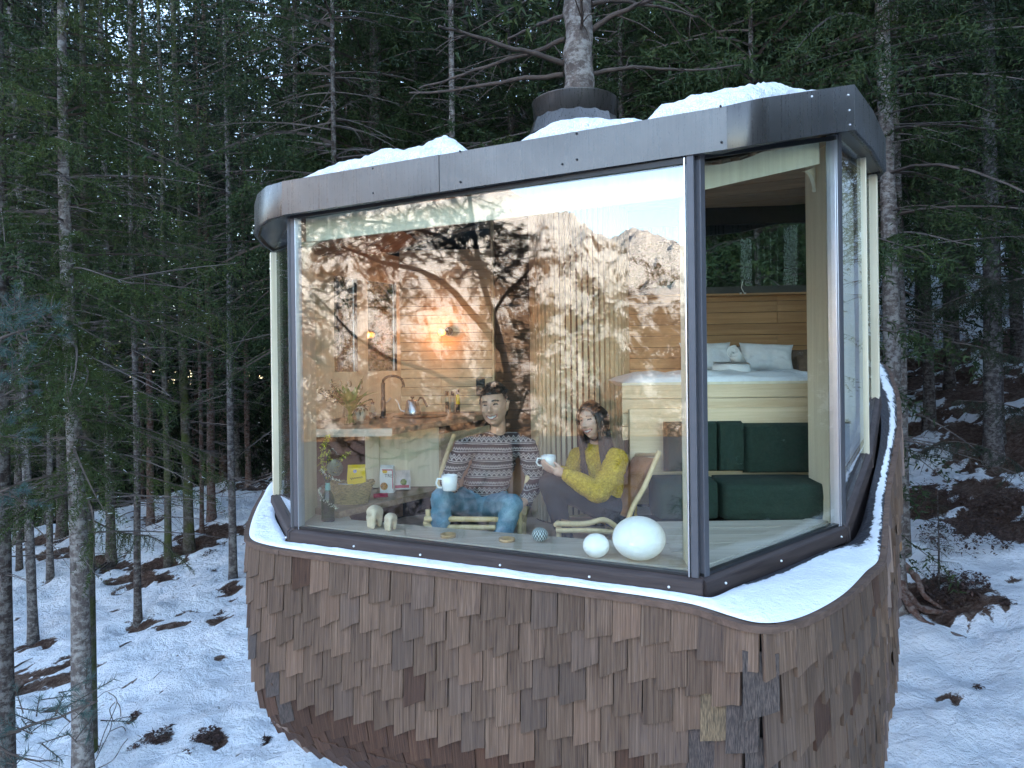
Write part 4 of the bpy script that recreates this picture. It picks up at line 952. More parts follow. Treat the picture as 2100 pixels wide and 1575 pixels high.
# roof snow: heaps along the front edge
_fu = []
for i in range(5, 10):
    for j in range(12):
        t = j / 12; A, B = FA[i], FA[i + 1]; x, y, z = A[0] + (B[0] - A[0]) * t, A[1] + (B[1] - A[1]) * t, A[2] + A[3] + (B[2] + B[3] - A[2] - A[3]) * t
        _fu.append((CX + F * (x / y + .0045), x, y, z))
_fu = np.array(_fu)
def roof_snow(name, u0, u1, hmax, seed, label, depth=1.5, prof=None):
    n, nd = 150, 40; V = []
    for i in range(n + 1):
        t = i / n; u = u0 + (u1 - u0) * t; ex, ey, ez = [float(np.interp(u, _fu[:, 0], _fu[:, k])) for k in (1, 2, 3)]
        h = hmax * float(np.interp(t, *prof))
        for j in range(nd + 1):
            s_ = j / nd; q = Vector((ex + .1 * depth * s_, ey + .012 + depth * s_))
            e = min(1, (s_ / .10)) ** .5 * min(1, 5 * (1 - s_)) ** .6; e2 = min(1, 9 * t) * min(1, 9 * (1 - t))
            zz = mnoise.noise(Vector((q.x * 4 + seed, q.y * 4, 0))) * .28 + mnoise.noise(Vector((q.x * 11 + seed, q.y * 11, 3))) * .15 + mnoise.noise(Vector((q.x * 30, q.y * 30, 3))) * .085
            V.append((q.x, q.y, ez + H0 - .006 + h * e * (max(0, e2) ** .6) * (0.92 + zz) + .02 * s_))
    V = np.array(V); c = V.mean(0); w = nd + 1; idx_ = np.arange((n + 1) * w).reshape(n + 1, w)
    f = np.stack([idx_[:-1, :-1], idx_[1:, :-1], idx_[1:, 1:], idx_[:-1, 1:]], -1).reshape(-1, 4)
    me = mesh_np(name, V - c, f, [M['snow']], smooth=True); o = obj(name, me, None, c, label, 'snow'); return o
roof_snow('snow_heap', 588, 985, .125, 3, 'long low snow heap on the left half of the roof', 1.0, ([0, .08, .16, .29, .42, .54, .63, .71, .82, .92, 1], [.05, .25, .55, .95, .9, 1.0, .85, .85, 1.0, .7, .3]))
roof_snow('snow_heap', 1054, 1350, .115, 9, 'snow heap on the roof in front of the collar', 1.0, ([0, .12, .29, .53, .78, .94, 1], [.1, .5, 1.0, 1.0, .55, .5, .5]))
roof_snow('snow_heap', 1335, 1705, .120, 15, 'tallest snow heap, on the right half of the roof', 1.0, ([0, .11, .37, .57, .74, .9, .97, 1], [.6, .8, .9, 1.0, .95, .5, .15, .03]))
# thin leftover crust between the heaps and on the right end
roof_snow('snow_crust', 960, 1080, .012, 21, 'thin crust of snow between the two left heaps on the roof', .3, ([0, .5, 1], [1, .8, 1]))
roof_snow('snow_crust', 1660, 1752, .022, 27, 'thin crust of snow at the right end of the roof edge', .3, ([0, .5, 1], [1, .8, .5]))

# the living tree through the roof
tz = float(ground(0.56, 6.0)); T = thing('spruce_tree', 'spruce trunk that carries the treehouse and rises through its roof collar', 'tree', (0.56, 6.0, tz + H0))
up = up_from((0.56, 6.0, tz), 1186, 60)
q = Vector((0, 0, 1)).rotation_difference(up.normalized()); T.rotation_euler = q.to_euler()
tm = MB(); rs = random.Random(5); hh = -tz
tm.tube([(0, 0, -.5), (0, 0, 0), (0, 0, .5), (0, 0, hh - 1), (0, 0, hh + 1.9)] + [(0.012 * math.sin(i * 1.9), .01 * math.cos(i * 1.3), hh + 1.9 + i * .12) for i in range(1, 16)] + [(0, 0, hh + 5.5), (0, 0, hh + 14)], [.3, .24, .18, .15, .128] + [.125 - .0012 * i + rs.uniform(-.004, .006) for i in range(1, 16)] + [.10, .02], 18)
obj('trunk', tm.mesh('trunk', M['bark_pale']), T)
cr_ = crown_mesh('crown_carrier', 91, 15, 4.3, 2.2, 0.38, leaf=.12, sp=.08, wid=.015, tw=.10, nmat='needle', gap=.2)
c_ = obj('crown', cr_, T); c_.location = (0, 0, hh + 0.2 - 1.2)
def limb(pts, r0, r1, name='branch', mat='limb', twigs=8, seed=0, needle=None):
    P = [Vector(p) for p in pts]; rr = random.Random(seed); m = MB(); k = len(P); fine = []
    for i in range(k - 1):
        for j in range(4): t = j / 4; fine.append(catmull_open(P, i + t))
    fine.append(P[-1]); n = len(fine); wob = [f + Vector((0, 0, rr.uniform(-.008, .008))) for f in fine]
    m.tube(wob, [r0 + (r1 - r0) * i / (n - 1) for i in range(n)], 8)
    for j in range(twigs):
        i = rr.randint(2, n - 2); p = wob[i]; d = (wob[i + 1] - wob[i]).normalized() * rr.uniform(.2, .8) + Vector((rr.gauss(0, .4), rr.gauss(0, .5), rr.uniform(-.7, .4))); L = rr.uniform(.15, .5)
        m.tube([p, p + d * L * .5, p + d * L + Vector((0, 0, -.06))], [r1 * .7, r1 * .45, r1 * .2], 4)
    return m.mesh(name, M[mat])
def catmull_open(P, s):
    i = min(int(s), len(P) - 2); t = s - i; p0 = P[max(i - 1, 0)]; p1 = P[i]; p2 = P[i + 1]; p3 = P[min(i + 2, len(P) - 1)]
    return 0.5 * ((2 * p1) + (p2 - p0) * t + (2 * p0 - 5 * p1 + 4 * p2 - p3) * t * t + (3 * p1 - p0 - 3 * p2 + p3) * t ** 3)
for k, (L_, r0, r1) in enumerate([
    ([(1160, 133, 6.0), (1100, 110, 5.9), (1040, 97, 5.8), (960, 70, 5.6), (900, 55, 5.4)], .026, .010),
    ([(1158, 80, 6.0), (1100, 105, 6.1), (1020, 128, 6.3), (930, 160, 6.6), (860, 180, 7.0)], .024, .008),
    ([(1155, 155, 6.0), (1080, 160, 6.1), (1010, 172, 6.3), (900, 188, 6.6), (840, 192, 6.8)], .024, .008),
    ([(1213, 62, 6.0), (1260, 30, 5.9), (1320, 5, 5.8), (1400, -30, 5.7)], .026, .012),
    ([(1218, 150, 6.0), (1270, 140, 6.0), (1330, 140, 6.1), (1420, 143, 6.3), (1520, 135, 6.6)], .022, .007),
    ([(1213, 8, 6.0), (1270, 3, 6.1), (1350, 15, 6.3), (1430, 35, 6.6)], .022, .008),
    ([(1192, 60, 5.88), (1194, 30, 5.75), (1190, -20, 5.6)], .014, .010),
    ([(1160, 30, 6.0), (1110, 48, 6.4), (1060, 70, 6.9), (1000, 100, 7.4)], .020, .006)]):
    pts = [U(u, v, Y) for u, v, Y in L_]; inv = (Matrix.Translation(T.location) @ q.to_matrix().to_4x4()).inverted()
    obj('branch', limb([inv @ p for p in pts], r0, r1, seed=k, twigs=7), T)
# ------------------------------------------------------------------ inside the treehouse
def part(name, m, mat, label=None, kind=None): return m.build(name, mat, HOUSE, label, kind)
def plank_wall(A, B, z0, z1, h, mat, nrm, name='interior_wall', seams=(), zf=None, jit=.0015, seed=1):
    """boards laid flat one above the other between A and B; nrm points into the room"""
    A, B = Vector(A), Vector(B); d = (B - A); L = d.length; d.normalize(); ang = math.atan2(d.y, d.x); rr = random.Random(seed); nrm = Vector(nrm).normalized()
    back = HM(); c = (A + B) / 2 - nrm * .02; zt = z1 if zf is None else max(zf(A), zf(B))
    back.box((c.x, c.y, (z0 + zt) / 2 + H0), (L, .012, zt - z0), ang); bk = back.build(name, M['dark'])
    z = z0
    while z < z1 - .01:
        hh = min(h * rr.uniform(.97, 1.03), z1 - z); cuts_ = [0] + [s for s in seams if rr.random() < .8] + [1]
        for a, b in zip(cuts_[:-1], cuts_[1:]):
            p = A + d * L * (a + b) / 2 + nrm * rr.uniform(-jit, jit)
            o = obj('plank', box_mesh(L * (b - a) - .002, .016, hh - .004, mat), bk); o.location = Vector((p.x, p.y, z + hh / 2 + H0)) - HO - bk.location; o.rotation_euler = (0, 0, ang)
        z += hh
    return bk
_bm = {}
def box_mesh(x, y, z, mat):
    k = (round(x, 3), round(y, 3), round(z, 3), mat)
    if k not in _bm:
        a = MB(); a.box((0, 0, 0), (x, y, z)); _bm[k] = a.mesh('plank', M[mat])
    return _bm[k]
def pt(u, Y): return Vector(((u - CX) / F * Y, Y))

# floor, bench along the glass
m = HM(); fl = [(-1.15, 4.0), (.75, 3.05), (1.72, 3.92), (2.1, 4.5), (2.4, 5.0), (2.4, 5.6), (.9, 6.3), (-.2, 6.3), (-.9, 5.9), (-1.55, 5.0)]
m.prism(fl, -1.30 + H0, -1.27 + H0); part('floor', m, M['bench'])
bench = [(-1.19, 3.965), (.765, 3.01), (1.755, 3.905), (1.76, 4.0), (.80, 3.96), (.66, 3.58), (.39, 3.60), (-.41, 3.905), (-.95, 4.13), (-1.03, 4.36), (-1.30, 4.40)]
m = HM(); m.prism(bench[::1], ZS - .04 + H0, ZS + .003 + H0); bo = part('window_bench', m, M['bench'])
# front boards of the bench: two long strips proud by a hair, and the right platform's boards
def strip_board(pts, z, mat, name='bench_board', th=.006):
    m = HM(); m.prism(pts, z + H0, z + th + H0); o = m.build(name, M[mat], HOUSE); return o
strip_board([(-1.17, 3.975), (.762, 3.035), (.80, 3.17), (-1.16, 4.10)], ZS + .004, 'bench')
strip_board([(.79, 3.06), (1.742, 3.925), (1.66, 4.0), (.83, 3.25)], ZS + .004, 'bench')
for k in range(4):
    y0 = 3.33 + k * .16; strip_board([(max(.74, .66 + k * .02), y0), (1.03 + k * .17, y0), (1.19 + k * .17, y0 + .155), (max(.76, .68 + k * .02), y0 + .155)], ZS + .004, 'bench', th=.003 + .0008 * (k % 2))

# plywood linings
def ply(pts_wall, name='lining_panel', mat='ply', th=.02, side=1):
    (A, B, za, zb, zta, ztb) = pts_wall; m = HM(); m.wall(A, B, za + H0, zb + H0, zta + H0, ztb + H0, th, side); return m.build(name, M[mat])
ply(((-1.205, 3.975), (-1.20, 4.32), ZS, ZS, .83, .80)); ply(((.752, 3.02), (.765, 3.20), ZS, ZS, .83, .85), side=-1); ply(((1.742, 3.90), (1.742, 4.17), ZS, ZS, 1.18, 1.20), side=-1)
a, b = inset(P0, P3, .02, .03); a += nF * .08; b += nF * .08; m = HM(); m.wall(a, b, .70 + H0, .715 + H0, .835 + H0, .84 + H0, .02, 1); part('window_header', m, M['ply'])
nR = Vector((-dR.y, dR.x)); a, b = inset(P3, P4, .04, .03); a += nR * .07; b += nR * .07; m = HM(); m.wall(a, b, .72 + H0, 1.08 + H0, .845 + H0, 1.20 + H0, .02, 1); part('window_header', m, M['ply'])
# rounded fillets in the upper corners of the linings
def fillet(c, ax, ay, r=.12, th=.02):
    pts = [(0, 0)] + [(r - r * math.cos(t), r - r * math.sin(t)) for t in [i * math.pi / 2 / 8 for i in range(9)]][::-1]
    pts = [(0, 0)] + [(r * (1 - math.sin(t)), -r * (1 - math.cos(t))) for t in [i * math.pi / 2 / 8 for i in range(9)]]
    c = Vector(c); n = Vector(ax).cross(Vector(ay)) * th; m = HM(); k = len(pts)
    vs = [c + Vector(ax) * p[0] + Vector(ay) * p[1] for p in pts]; m.add(vs + [v + n for v in vs], [tuple(range(k)), tuple(range(2 * k - 1, k - 1, -1))] + [(i, (i + 1) % k, k + (i + 1) % k, k + i) for i in range(k)]); m.build('lining_fillet', M['ply'])
fillet(V3(-1.185, 4.06, .705), (dF.x, dF.y, 0), (0, 0, 1), .16); fillet(V3(1.73, 4.0, 1.09), (-dR.x, -dR.y, -.36), (0, 0, 1), .14)

# kitchen walls
KW0, KW1 = pt(822, 5.9), pt(1009, 5.85)
plank_wall(KW0, KW1, -.41, .95, .074, 'plank_pale', (0, -1), seams=(.45,), seed=3)
LW0, LW1 = Vector((-1.52, 4.85)), KW0       # left wall with two windows
lw = LW1 - LW0; ln = Vector((lw.y, -lw.x)).normalized()
def lwp(u):
    k = (u - CX) / F - .004; t = (k * LW0.y - LW0.x) / (lw.x - k * lw.y); return LW0 + lw * t
ply((LW0, lwp(692), -.42, -.42, .70, .70), side=1); ply((lwp(737), lwp(761), -.08, -.08, .68, .68), side=1); ply((lwp(818), LW1, -.08, -.08, .68, .68), side=1)
ply((lwp(692), LW1, -.42, -.42, -.05, -.05), side=1, mat='ply'); ply((LW0, LW1, .665, .665, .9, .9), side=1, mat='plank_pale')
for (u0, u1) in ((692, 737), (761, 818)):
    a, b = lwp(u0), lwp(u1); m = HM(); m.wall(a, b, -.05 + H0, -.05 + H0, .665 + H0, .665 + H0, .008, 1); w_ = part('window_pane', m, M['pane'])
    for q in (b,):
        m = HM(); m.box((q.x, q.y, .307 + H0), (.016, .03, .715)); m.build('window_frame', M['black']); m = HM(); m.box((q.x - .014, q.y - .01, .307 + H0), (.008, .03, .71)); m.build('window_frame', M['silver'])
# dark passage wall and the slatted drum round the trunk
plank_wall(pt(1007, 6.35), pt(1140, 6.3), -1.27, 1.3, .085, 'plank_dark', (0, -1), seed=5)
m = HM(); m.box((pt(1009, 5.85).x + .01, 6.08, -.0 + H0), (.018, .5, 2.5)); part('wall_end_panel', m, M['plank_pale'])
dc = Vector((.56, 5.85)); m = HM(); m.lathe([(.385, -1.27 + H0), (.385, 1.28 + H0)], (dc.x, dc.y, 0), 40); drum = part('slatted_screen', m, M['slatback'])
for i in range(34):
    a = math.radians(-196 + i * 6.3); p = dc + Vector((math.cos(a), math.sin(a))) * .40
    o = obj('slat', box_mesh(.028, .02, 2.5, 'slat'), drum); o.location = Vector((p.x, p.y, 0.0 + H0)) - HO - drum.location; o.rotation_euler = (0, 0, a + math.pi / 2)

# ceiling: boards parallel to the front, each following the vault
rs = random.Random(8); cb = HM(); cpoly = [Vector(p) for p in ((-1.19, 3.97), (.76, 3.0), (1.75, 3.9), (2.45, 4.85), (2.62, 5.65), (1.0, 6.2), (-.2, 6.4), (-.95, 5.95), (-1.6, 5.0))]
ch = HM(); ch.v = [(p.x, p.y, cz(p.x, p.y) + .05 + H0) for p in cpoly] + [(.5, 4.9, cz(.5, 4.9) + .05 + H0)]; 
for i in range(len(cpoly)): ch.f.append([i, (i + 1) % len(cpoly), len(cpoly)]); ch.m.append(0); ch.sm.append(False)
ceil = part('ceiling', ch, M['dark'])
dfv = dF; dist0 = .12; W_ = .145
def clipline(s):       # chord of the ceiling polygon at distance s from the big pane
    hits = []
    n = len(cpoly)
    for i in range(n):
        a, b = cpoly[i], cpoly[(i + 1) % n]; da, db = dist_front(a.x, a.y) - s, dist_front(b.x, b.y) - s
        if (da < 0) != (db < 0): t = da / (da - db); hits.append(a + (b - a) * t)
    if len(hits) < 2: return None
    hits.sort(key=lambda p: p.dot(dfv)); return hits[0], hits[-1]
k = 0; s = dist0
while s < 2.9:
    c1, c2 = clipline(s), clipline(s + W_ - .013)
    if c1 and c2:
        m = HM(); n = 14; vs = []
        for i in range(n + 1):
            for (A, B) in ((c1[0], c1[1]), (c2[0], c2[1])):
                p = A + (B - A) * (i / n); z = cz(p.x, p.y) + .002 * (k % 2); vs += [(p.x, p.y, z + H0), (p.x, p.y, z + .015 + H0)]
        for i in range(n):
            a = 4 * i; b = a + 4; m.f += []; 
            for f in ((a, a + 2, b + 2, b), (a + 1, b + 1, b + 3, a + 3), (a, b, b + 1, a + 1), (a + 2, a + 3, b + 3, b + 2)): m.f.append(list(f)); m.m.append(0); m.sm.append(False)
        m.v = [tuple(v) for v in vs]; o = m.build('plank', M['ceil'], ceil)
    s += W_; k += 1

# rear: board wall, window over the bed, dark blind
RW0, RW1 = Vector((.93, 5.74)), Vector((2.62, 5.58))
plank_wall(RW0, RW1, -.5, .525, .088, 'plank', (0, -1), seams=(.35, .7), seed=11)
m = HM(); d_ = (RW1 - RW0).normalized(); m.wall(RW0, RW1, .535 + H0, .535 + H0, 1.16 + H0, 1.16 + H0, .008, 1); part('rear_window_pane', m, M['pane_clear'])
m = HM(); m.wall(RW0 - Vector((0, .01)), RW1 - Vector((0, .01)), 1.09 + H0, 1.09 + H0, 1.26 + H0, 1.26 + H0, .05, 1); part('window_blind', m, M['dark'])
m = HM(); m.wall(RW0 - Vector((0, .03)), RW1 - Vector((0, .03)), .525 + H0, .525 + H0, .59 + H0, .59 + H0, .05, 1); part('rear_window_frame', m, M['black'])
m = HM(); m.wall(RW0 - Vector((0, .09)), RW1 - Vector((0, .09)), .515 + H0, .515 + H0, .53 + H0, .53 + H0, .09, 1); part('window_ledge', m, M['plank'])
# right side wall piece below the sloping side panes
m = HM(); m.add([(P4.x - .05, P4.y + .05, -1.27 + H0), (PE.x - .05, PE.y, -1.27 + H0), (PE.x - .05, PE.y, -.28 + H0), (P4.x - .05, P4.y + .05, ZS + H0)], [(0, 1, 2, 3)]); m.add([(PE.x - .05, PE.y, -1.27 + H0), (2.62, 5.6, -1.27 + H0), (2.62, 5.6, 1.25 + H0), (PE.x - .05, PE.y, 1.25 + H0)], [(0, 1, 2, 3)]); part('side_wall', m, M['plank_pale'])
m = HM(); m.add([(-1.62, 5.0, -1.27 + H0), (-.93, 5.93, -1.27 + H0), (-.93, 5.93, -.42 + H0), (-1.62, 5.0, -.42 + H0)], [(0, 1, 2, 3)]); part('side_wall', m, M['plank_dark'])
# outer cladding where the walls close behind (dark boards)
m = HM()
for a, b in (((2.72, 5.68), (2.0, 7.2)), ((2.0, 7.2), (.5, 7.6)), ((.5, 7.6), (-.9, 7.1)), ((-.9, 7.1), (-1.75, 6.0))):
    pass

# wall lamp -----------------------------------------------------------
lp = Vector(((921 - CX) / F * 5.83, 5.83, H0 + (HV - 675) / F * 5.83 - .012))
L = thing('wall_lamp', 'small black wall lamp with a glowing orange bulb on the kitchen planks', 'lamp', lp)
a = MB(); ry = Matrix.Rotation(R(90), 3, 'X'); a.lathe([(0.0001, .03), (.032, .03), (.036, .0), (.036, -.004)], (0, 0, 0), 20, ax=ry); a.tube([(0, -.03, 0), (-.02, -.05, 0), (-.035, -.05, -.004)], .012, 10); obj('wall_plate', a.mesh('wall_plate', M['black']), L)
t = NT('glowing_bulb'); e = t.n('Emission'); e.inputs[0].default_value = (1.0, .26, .02, 1); e.inputs[1].default_value = 1.6; t.l(e.outputs[0], t.out.inputs[0])
a = MB(); a.lathe([(.0001, .028), (.018, .022), (.026, .004), (.022, -.016), (.012, -.026), (.012, -.03)], (-.055, -.05, -.008), 14, ax=Matrix.Rotation(R(-90), 3, 'Y')); obj('bulb', a.mesh('bulb', t.m), L)
pl = bpy.data.lights.new('lamp_glow', 'POINT'); pl.energy = .42; pl.color = (1, .30, .07); pl.shadow_soft_size = .03; po = bpy.data.objects.new('lamp_glow', pl); COL.objects.link(po); po.parent = L; po.location = (-.06, -.10, -.01)
# dark control screen with its cable
q = Vector(((985 - CX) / F * 5.82, 5.82, H0 + (HV - 793) / F * 5.82)); S = thing('wall_tablet', 'black tablet mounted upright on the plank wall behind the man', 'tablet', q)
a = MB(); a.box((0, 0, 0), (.074, .012, .145)); o = obj('screen', a.mesh('screen', plain('tablet_screen', (.015, .022, .03), .15, rnd=False)), S); bevel(o, .004)
a = MB(); a.tube([(.0, 0, -.07), (.004, 0, -.11), (.03, 0, -.15), (.05, 0, -.2)], .003, 6); obj('cable', a.mesh('cable', M['black']), S)

# kitchen counter -------------------------------------------------------
K = thing('kitchen_counter', 'corner kitchen counter with brown wooden top and pale plywood side', 'counter', (-.8, 5.2, H0)); KO = Vector((-.8, 5.2, H0))
def kp(name, m, mat, P=None):
    vs = np.array(m.v); c = (vs.min(0) + vs.max(0)) / 2; m.v = [tuple(p) for p in vs - c]; o = obj(name, m.mesh(name, mat), P or K); o.location = Vector(c) - KO - (P.location if P else Vector((0, 0, 0))); return o
m = MB(); m.prism([(-1.27, 4.36), (-.74, 4.36), (-.19, 5.52), (-.19, 5.82), (-.9, 5.86), (-1.5, 4.95)], -.432 + H0, -.392 + H0); bevel(kp('worktop', m, M['counter']), .003)
m = MB(); m.box((-.995, 4.356, -.416 + H0), (.5, .008, .048)); kp('edge_strip', m, M['bench'])
m = MB(); m.box((-.785, 4.96, -.645 + H0), (.50, .022, .42)); kp('side_panel', m, M['ply'])
m = MB(); m.box((-.955, 4.93, -.645 + H0), (.045, .02, .42)); kp('bracket', m, M['ply'])
d1, d2 = Vector((-.535, 4.95)), Vector((-.20, 5.62)); 
for i in range(5):
    m = MB(); z = -.49 - i * .088; m.wall(d1 + Vector((.012, 0)), d2, z - .084 + H0, z - .084 + H0, z + .0 + H0, z + H0, .018, -1); kp('plank', m, M['plank_pale'])
m = MB(); m.wall(d1, d2, -1.27 + H0, -1.27 + H0, -.44 + H0, -.44 + H0, .01, 1); kp('cabinet_front', m, M['dark'])
m = MB(); m.box((-.53, 4.95, -.65 + H0), (.022, .03, .44)); kp('cabinet_post', m, M['ply'])
# low shelf with the basket
m = MB(); m.prism([(-1.03, 4.16), (-.56, 4.80), (-.52, 4.97), (-1.5, 4.97), (-1.32, 4.36)], -.90 + H0, -.862 + H0); bevel(kp('low_shelf', m, M['counter']), .003)
# hob and sink discs
m = MB(); m.lathe([(.0001, .004), (.20, .004), (.205, 0), (.205, -.004)], (-.70, 5.34, -.390 + H0), 40); kp('round_sink', m, M['black']); m = MB(); m.lathe([(.0001, .002), (.09, .002), (.095, -.002)], (-.40, 5.66, -.388 + H0), 30); kp('hob', m, M['black'])

def place(u, v, Y): return U(u, v, Y)
CT = -.392 + H0
def on(u, Y, z): return Vector(((u - CX) / F * Y - .0035 * Y, Y, z))
# tap
T_ = thing('kitchen_tap', 'tall matt black tap with curved spout on the kitchen worktop', 'tap', on(790, 5.2, CT))
a = MB(); a.lathe([(.028, 0), (.028, .01), (.019, .02), (.019, .13), (.015, .14), (.015, .26)], (0, 0, 0), 14); obj('stem', a.mesh('stem', M['black']), T_)
a = MB(); a.tube([(0, 0, .255)] + [(.075 - .075 * math.cos(t), -.01 - .02 * math.sin(t), .26 + .05 * math.sin(t)) for t in [i * math.pi / 8 for i in range(1, 9)]] + [(.152, -.01, .225)], [.010] * 9 + [.013], 10); obj('spout', a.mesh('spout', M['black']), T_)
a = MB(); a.tube([(.012, 0, .10), (.06, -.01, .15)], .004, 8); obj('handle', a.mesh('handle', M['silver']), T_)
# gooseneck kettle
T_ = thing('kettle', 'brushed steel gooseneck kettle with dark curved handle on the round sink', 'kettle', on(850, 5.40, CT + .004))
a = MB(); a.lathe([(.0001, 0), (.062, 0), (.066, .008), (.062, .03), (.046, .105), (.042, .112), (.036, .118), (.0001, .122)], (0, 0, 0), 28); obj('body', a.mesh('body', plain('kettle_steel', (.34, .37, .40), .22, .95, var=.05)), T_)
a = MB(); a.lathe([(.008, .118), (.007, .13), (.016, .136), (.017, .142), (.0001, .144)], (0, 0, 0), 16); obj('lid_knob', a.mesh('lid_knob', M['black']), T_)
a = MB(); a.tube([(-.055, 0, .03), (-.085, 0, .035), (-.10, 0, .06), (-.108, 0, .095), (-.128, 0, .125)], [.008, .006, .005, .004, .004], 8); obj('spout', a.mesh('spout', M['silver']), T_)
a = MB(); a.tube([(.044, 0, .11), (.06, 0, .135), (.082, 0, .13), (.10, 0, .09), (.115, 0, .062)], [.006, .008, .009, .010, .009], 8); obj('handle', a.mesh('handle', plain('dark_handle', (.06, .025, .015), .4)), T_)
# oil and spice bottles
def bottle(name, label, u, h, body, cap, fillc, base=None):
    T_ = thing(name, label, 'bottle', on(u, 5.72, CT), 'bottles standing at the back of the worktop'); r = .017
    a = MB(); a.lathe([(.0001, 0), (r, 0), (r, h * .72), (.010, h * .78), (.010, h * .8)], (0, 0, 0), 16); obj('body', a.mesh('body', body), T_)
    a = MB(); a.lathe([(.0001, .002), (r * .93, .002), (r * .93, h * .5), (.0001, h * .5)], (0, 0, 0), 16); obj('contents', a.mesh('contents', fillc), T_)
    a = MB(); a.lathe([(.013, h * .79), (.0135, h), (.0001, h)], (0, 0, 0), 14); obj('cap', a.mesh('cap', cap), T_)
    if base: a = MB(); a.lathe([(r * 1.02, .004), (r * 1.02, h * .36)], (0, 0, 0), 16); obj('label_band', a.mesh('label_band', base), T_)
bottle('pepper_mill', 'clear glass grinder with dark pepper, leftmost of the three bottles', 921, .175, M['clear'], M['black'], plain('pepper', (.06, .05, .035), .8, var=.7, nscale=120))
bottle('salt_mill', 'clear glass grinder with pale salt, middle one of the three bottles', 932, .172, M['clear'], M['black'], plain('salt', (.35, .33, .28), .8, var=.3, nscale=120))
bottle('oil_bottle', 'yellow oil bottle with black cap and black band, rightmost of the three bottles', 943, .185, plain('yellow_oil', (.75, .52, .01), .2, var=.1), M['black'], M['black'], M['black'])
# soap dispenser and pot plant
T_ = thing('soap_dispenser', 'clear soap bottle with black pump and black band left of the tap', 'soap bottle', on(768, 5.05, CT))
a = MB(); a.lathe([(.0001, 0), (.026, 0), (.026, .075), (.012, .10), (.011, .11)], (0, 0, 0), 16); obj('body', a.mesh('body', M['clear']), T_); a = MB(); a.lathe([(.0265, .01), (.0265, .055)], (0, 0, 0), 16); obj('label_band', a.mesh('label_band', M['black']), T_)
a = MB(); a.lathe([(.013, .108), (.013, .128), (.004, .13), (.004, .145)], (0, 0, 0), 10); a.tube([(0, 0, .145), (-.015, 0, .147), (-.03, 0, .14)], .005, 8); obj('pump', a.mesh('pump', M['black']), T_)
leafg = plain('green_leaf', (.065, .19, .03), .4, var=.5, nscale=6); leafd = plain('eucalyptus_leaf', (.03, .055, .03), .5, var=.5, nscale=8)
def blade(m, p, d, L, W, bend, up=Vector((0, 0, 1)), n=5):
    d = d.normalized(); s_ = d.cross(up); s_ = s_.normalized() if s_.length > .01 else Vector((1, 0, 0)); vs = []
    for i in range(n + 1):
        t = i / n; c = p + d * L * t + up * (-bend * L * t * t); w = W * math.sin(math.pi * min(1, .12 + .88 * t)) ** .8 if i < n else .001; nrm = s_.cross(d).normalized() * w * .35
        vs += [c - s_ * w + nrm, c, c + s_ * w + nrm]
    o = len(m.v); m.v += [tuple(v) for v in vs]
    for i in range(n):
        for j in range(2): m.f.append([o + 3 * i + j, o + 3 * i + j + 1, o + 3 * i + j + 4, o + 3 * i + j + 3]); m.m.append(0); m.sm.append(True)
rs = random.Random(3)
T_ = thing('pot_plant', 'small leafy plant in a pale tapered pot behind the tulips', 'pot plant', on(744, 5.02, CT))
a = MB(); a.lathe([(.0001, 0), (.032, 0), (.045, .10), (.041, .10), (.038, .085), (.0001, .085)], (0, 0, 0), 20); obj('pot', a.mesh('pot', plain('pale_pot', (.55, .56, .50), .5)), T_)
a = MB()
for i in range(46): az = rs.uniform(0, 6.28); blade(a, Vector((0, 0, .085)), Vector((math.cos(az), math.sin(az), rs.uniform(.2, 1.4))), rs.uniform(.05, .11), .010, rs.uniform(.3, 1.0))
obj('leaves', a.mesh('leaves', leafd), T_)
# tulips in a glass vase
T_ = thing('tulip_vase', 'bunch of green tulips and eucalyptus in a clear glass vase on the worktop corner', 'vase', on(722, 4.66, CT))
a = MB(); a.lathe([(.0001, .004), (.036, .004), (.040, 0), (.042, .13), (.045, .14)], (0, 0, 0), 24); obj('vase', a.mesh('vase', M['clear']), T_)
a = MB()
for i in range(22):
    az = rs.uniform(0, 6.28); r0 = rs.uniform(.0, .03); a.tube([(r0 * math.cos(az + 2), r0 * math.sin(az + 2), .012), (.012 * math.cos(az), .012 * math.sin(az), .10), (.05 * math.cos(az), .05 * math.sin(az), .20)], .0035, 5)
obj('stems', a.mesh('stems', plain('stem_green', (.10, .20, .03), .4, var=.3)), T_)
for i in range(34):
    m = MB(); az = 6.28 * i / 34 + rs.uniform(-.2, .2); el_ = rs.uniform(.5, 2.6); blade(m, Vector((.012 * math.cos(az), .012 * math.sin(az), rs.uniform(.08, .14))), Vector((math.cos(az), math.sin(az), el_)), rs.uniform(.13, .22), rs.uniform(.013, .020), rs.uniform(.0, .35), n=6); obj('leaf', m.mesh('leaf', leafg), T_)
bud = plain('tulip_bud', (.26, .20, .12), .5, var=.3)
for i in range(7):
    az = rs.uniform(0, 6.28); p = Vector((.085 * math.cos(az), .07 * math.sin(az), rs.uniform(.22, .29))); m = MB(); m.lathe([(.001, -.022), (.010, -.012), (.012, .0), (.006, .016), (.001, .022)], p, 8); obj('bud', m.mesh('bud', bud), T_)
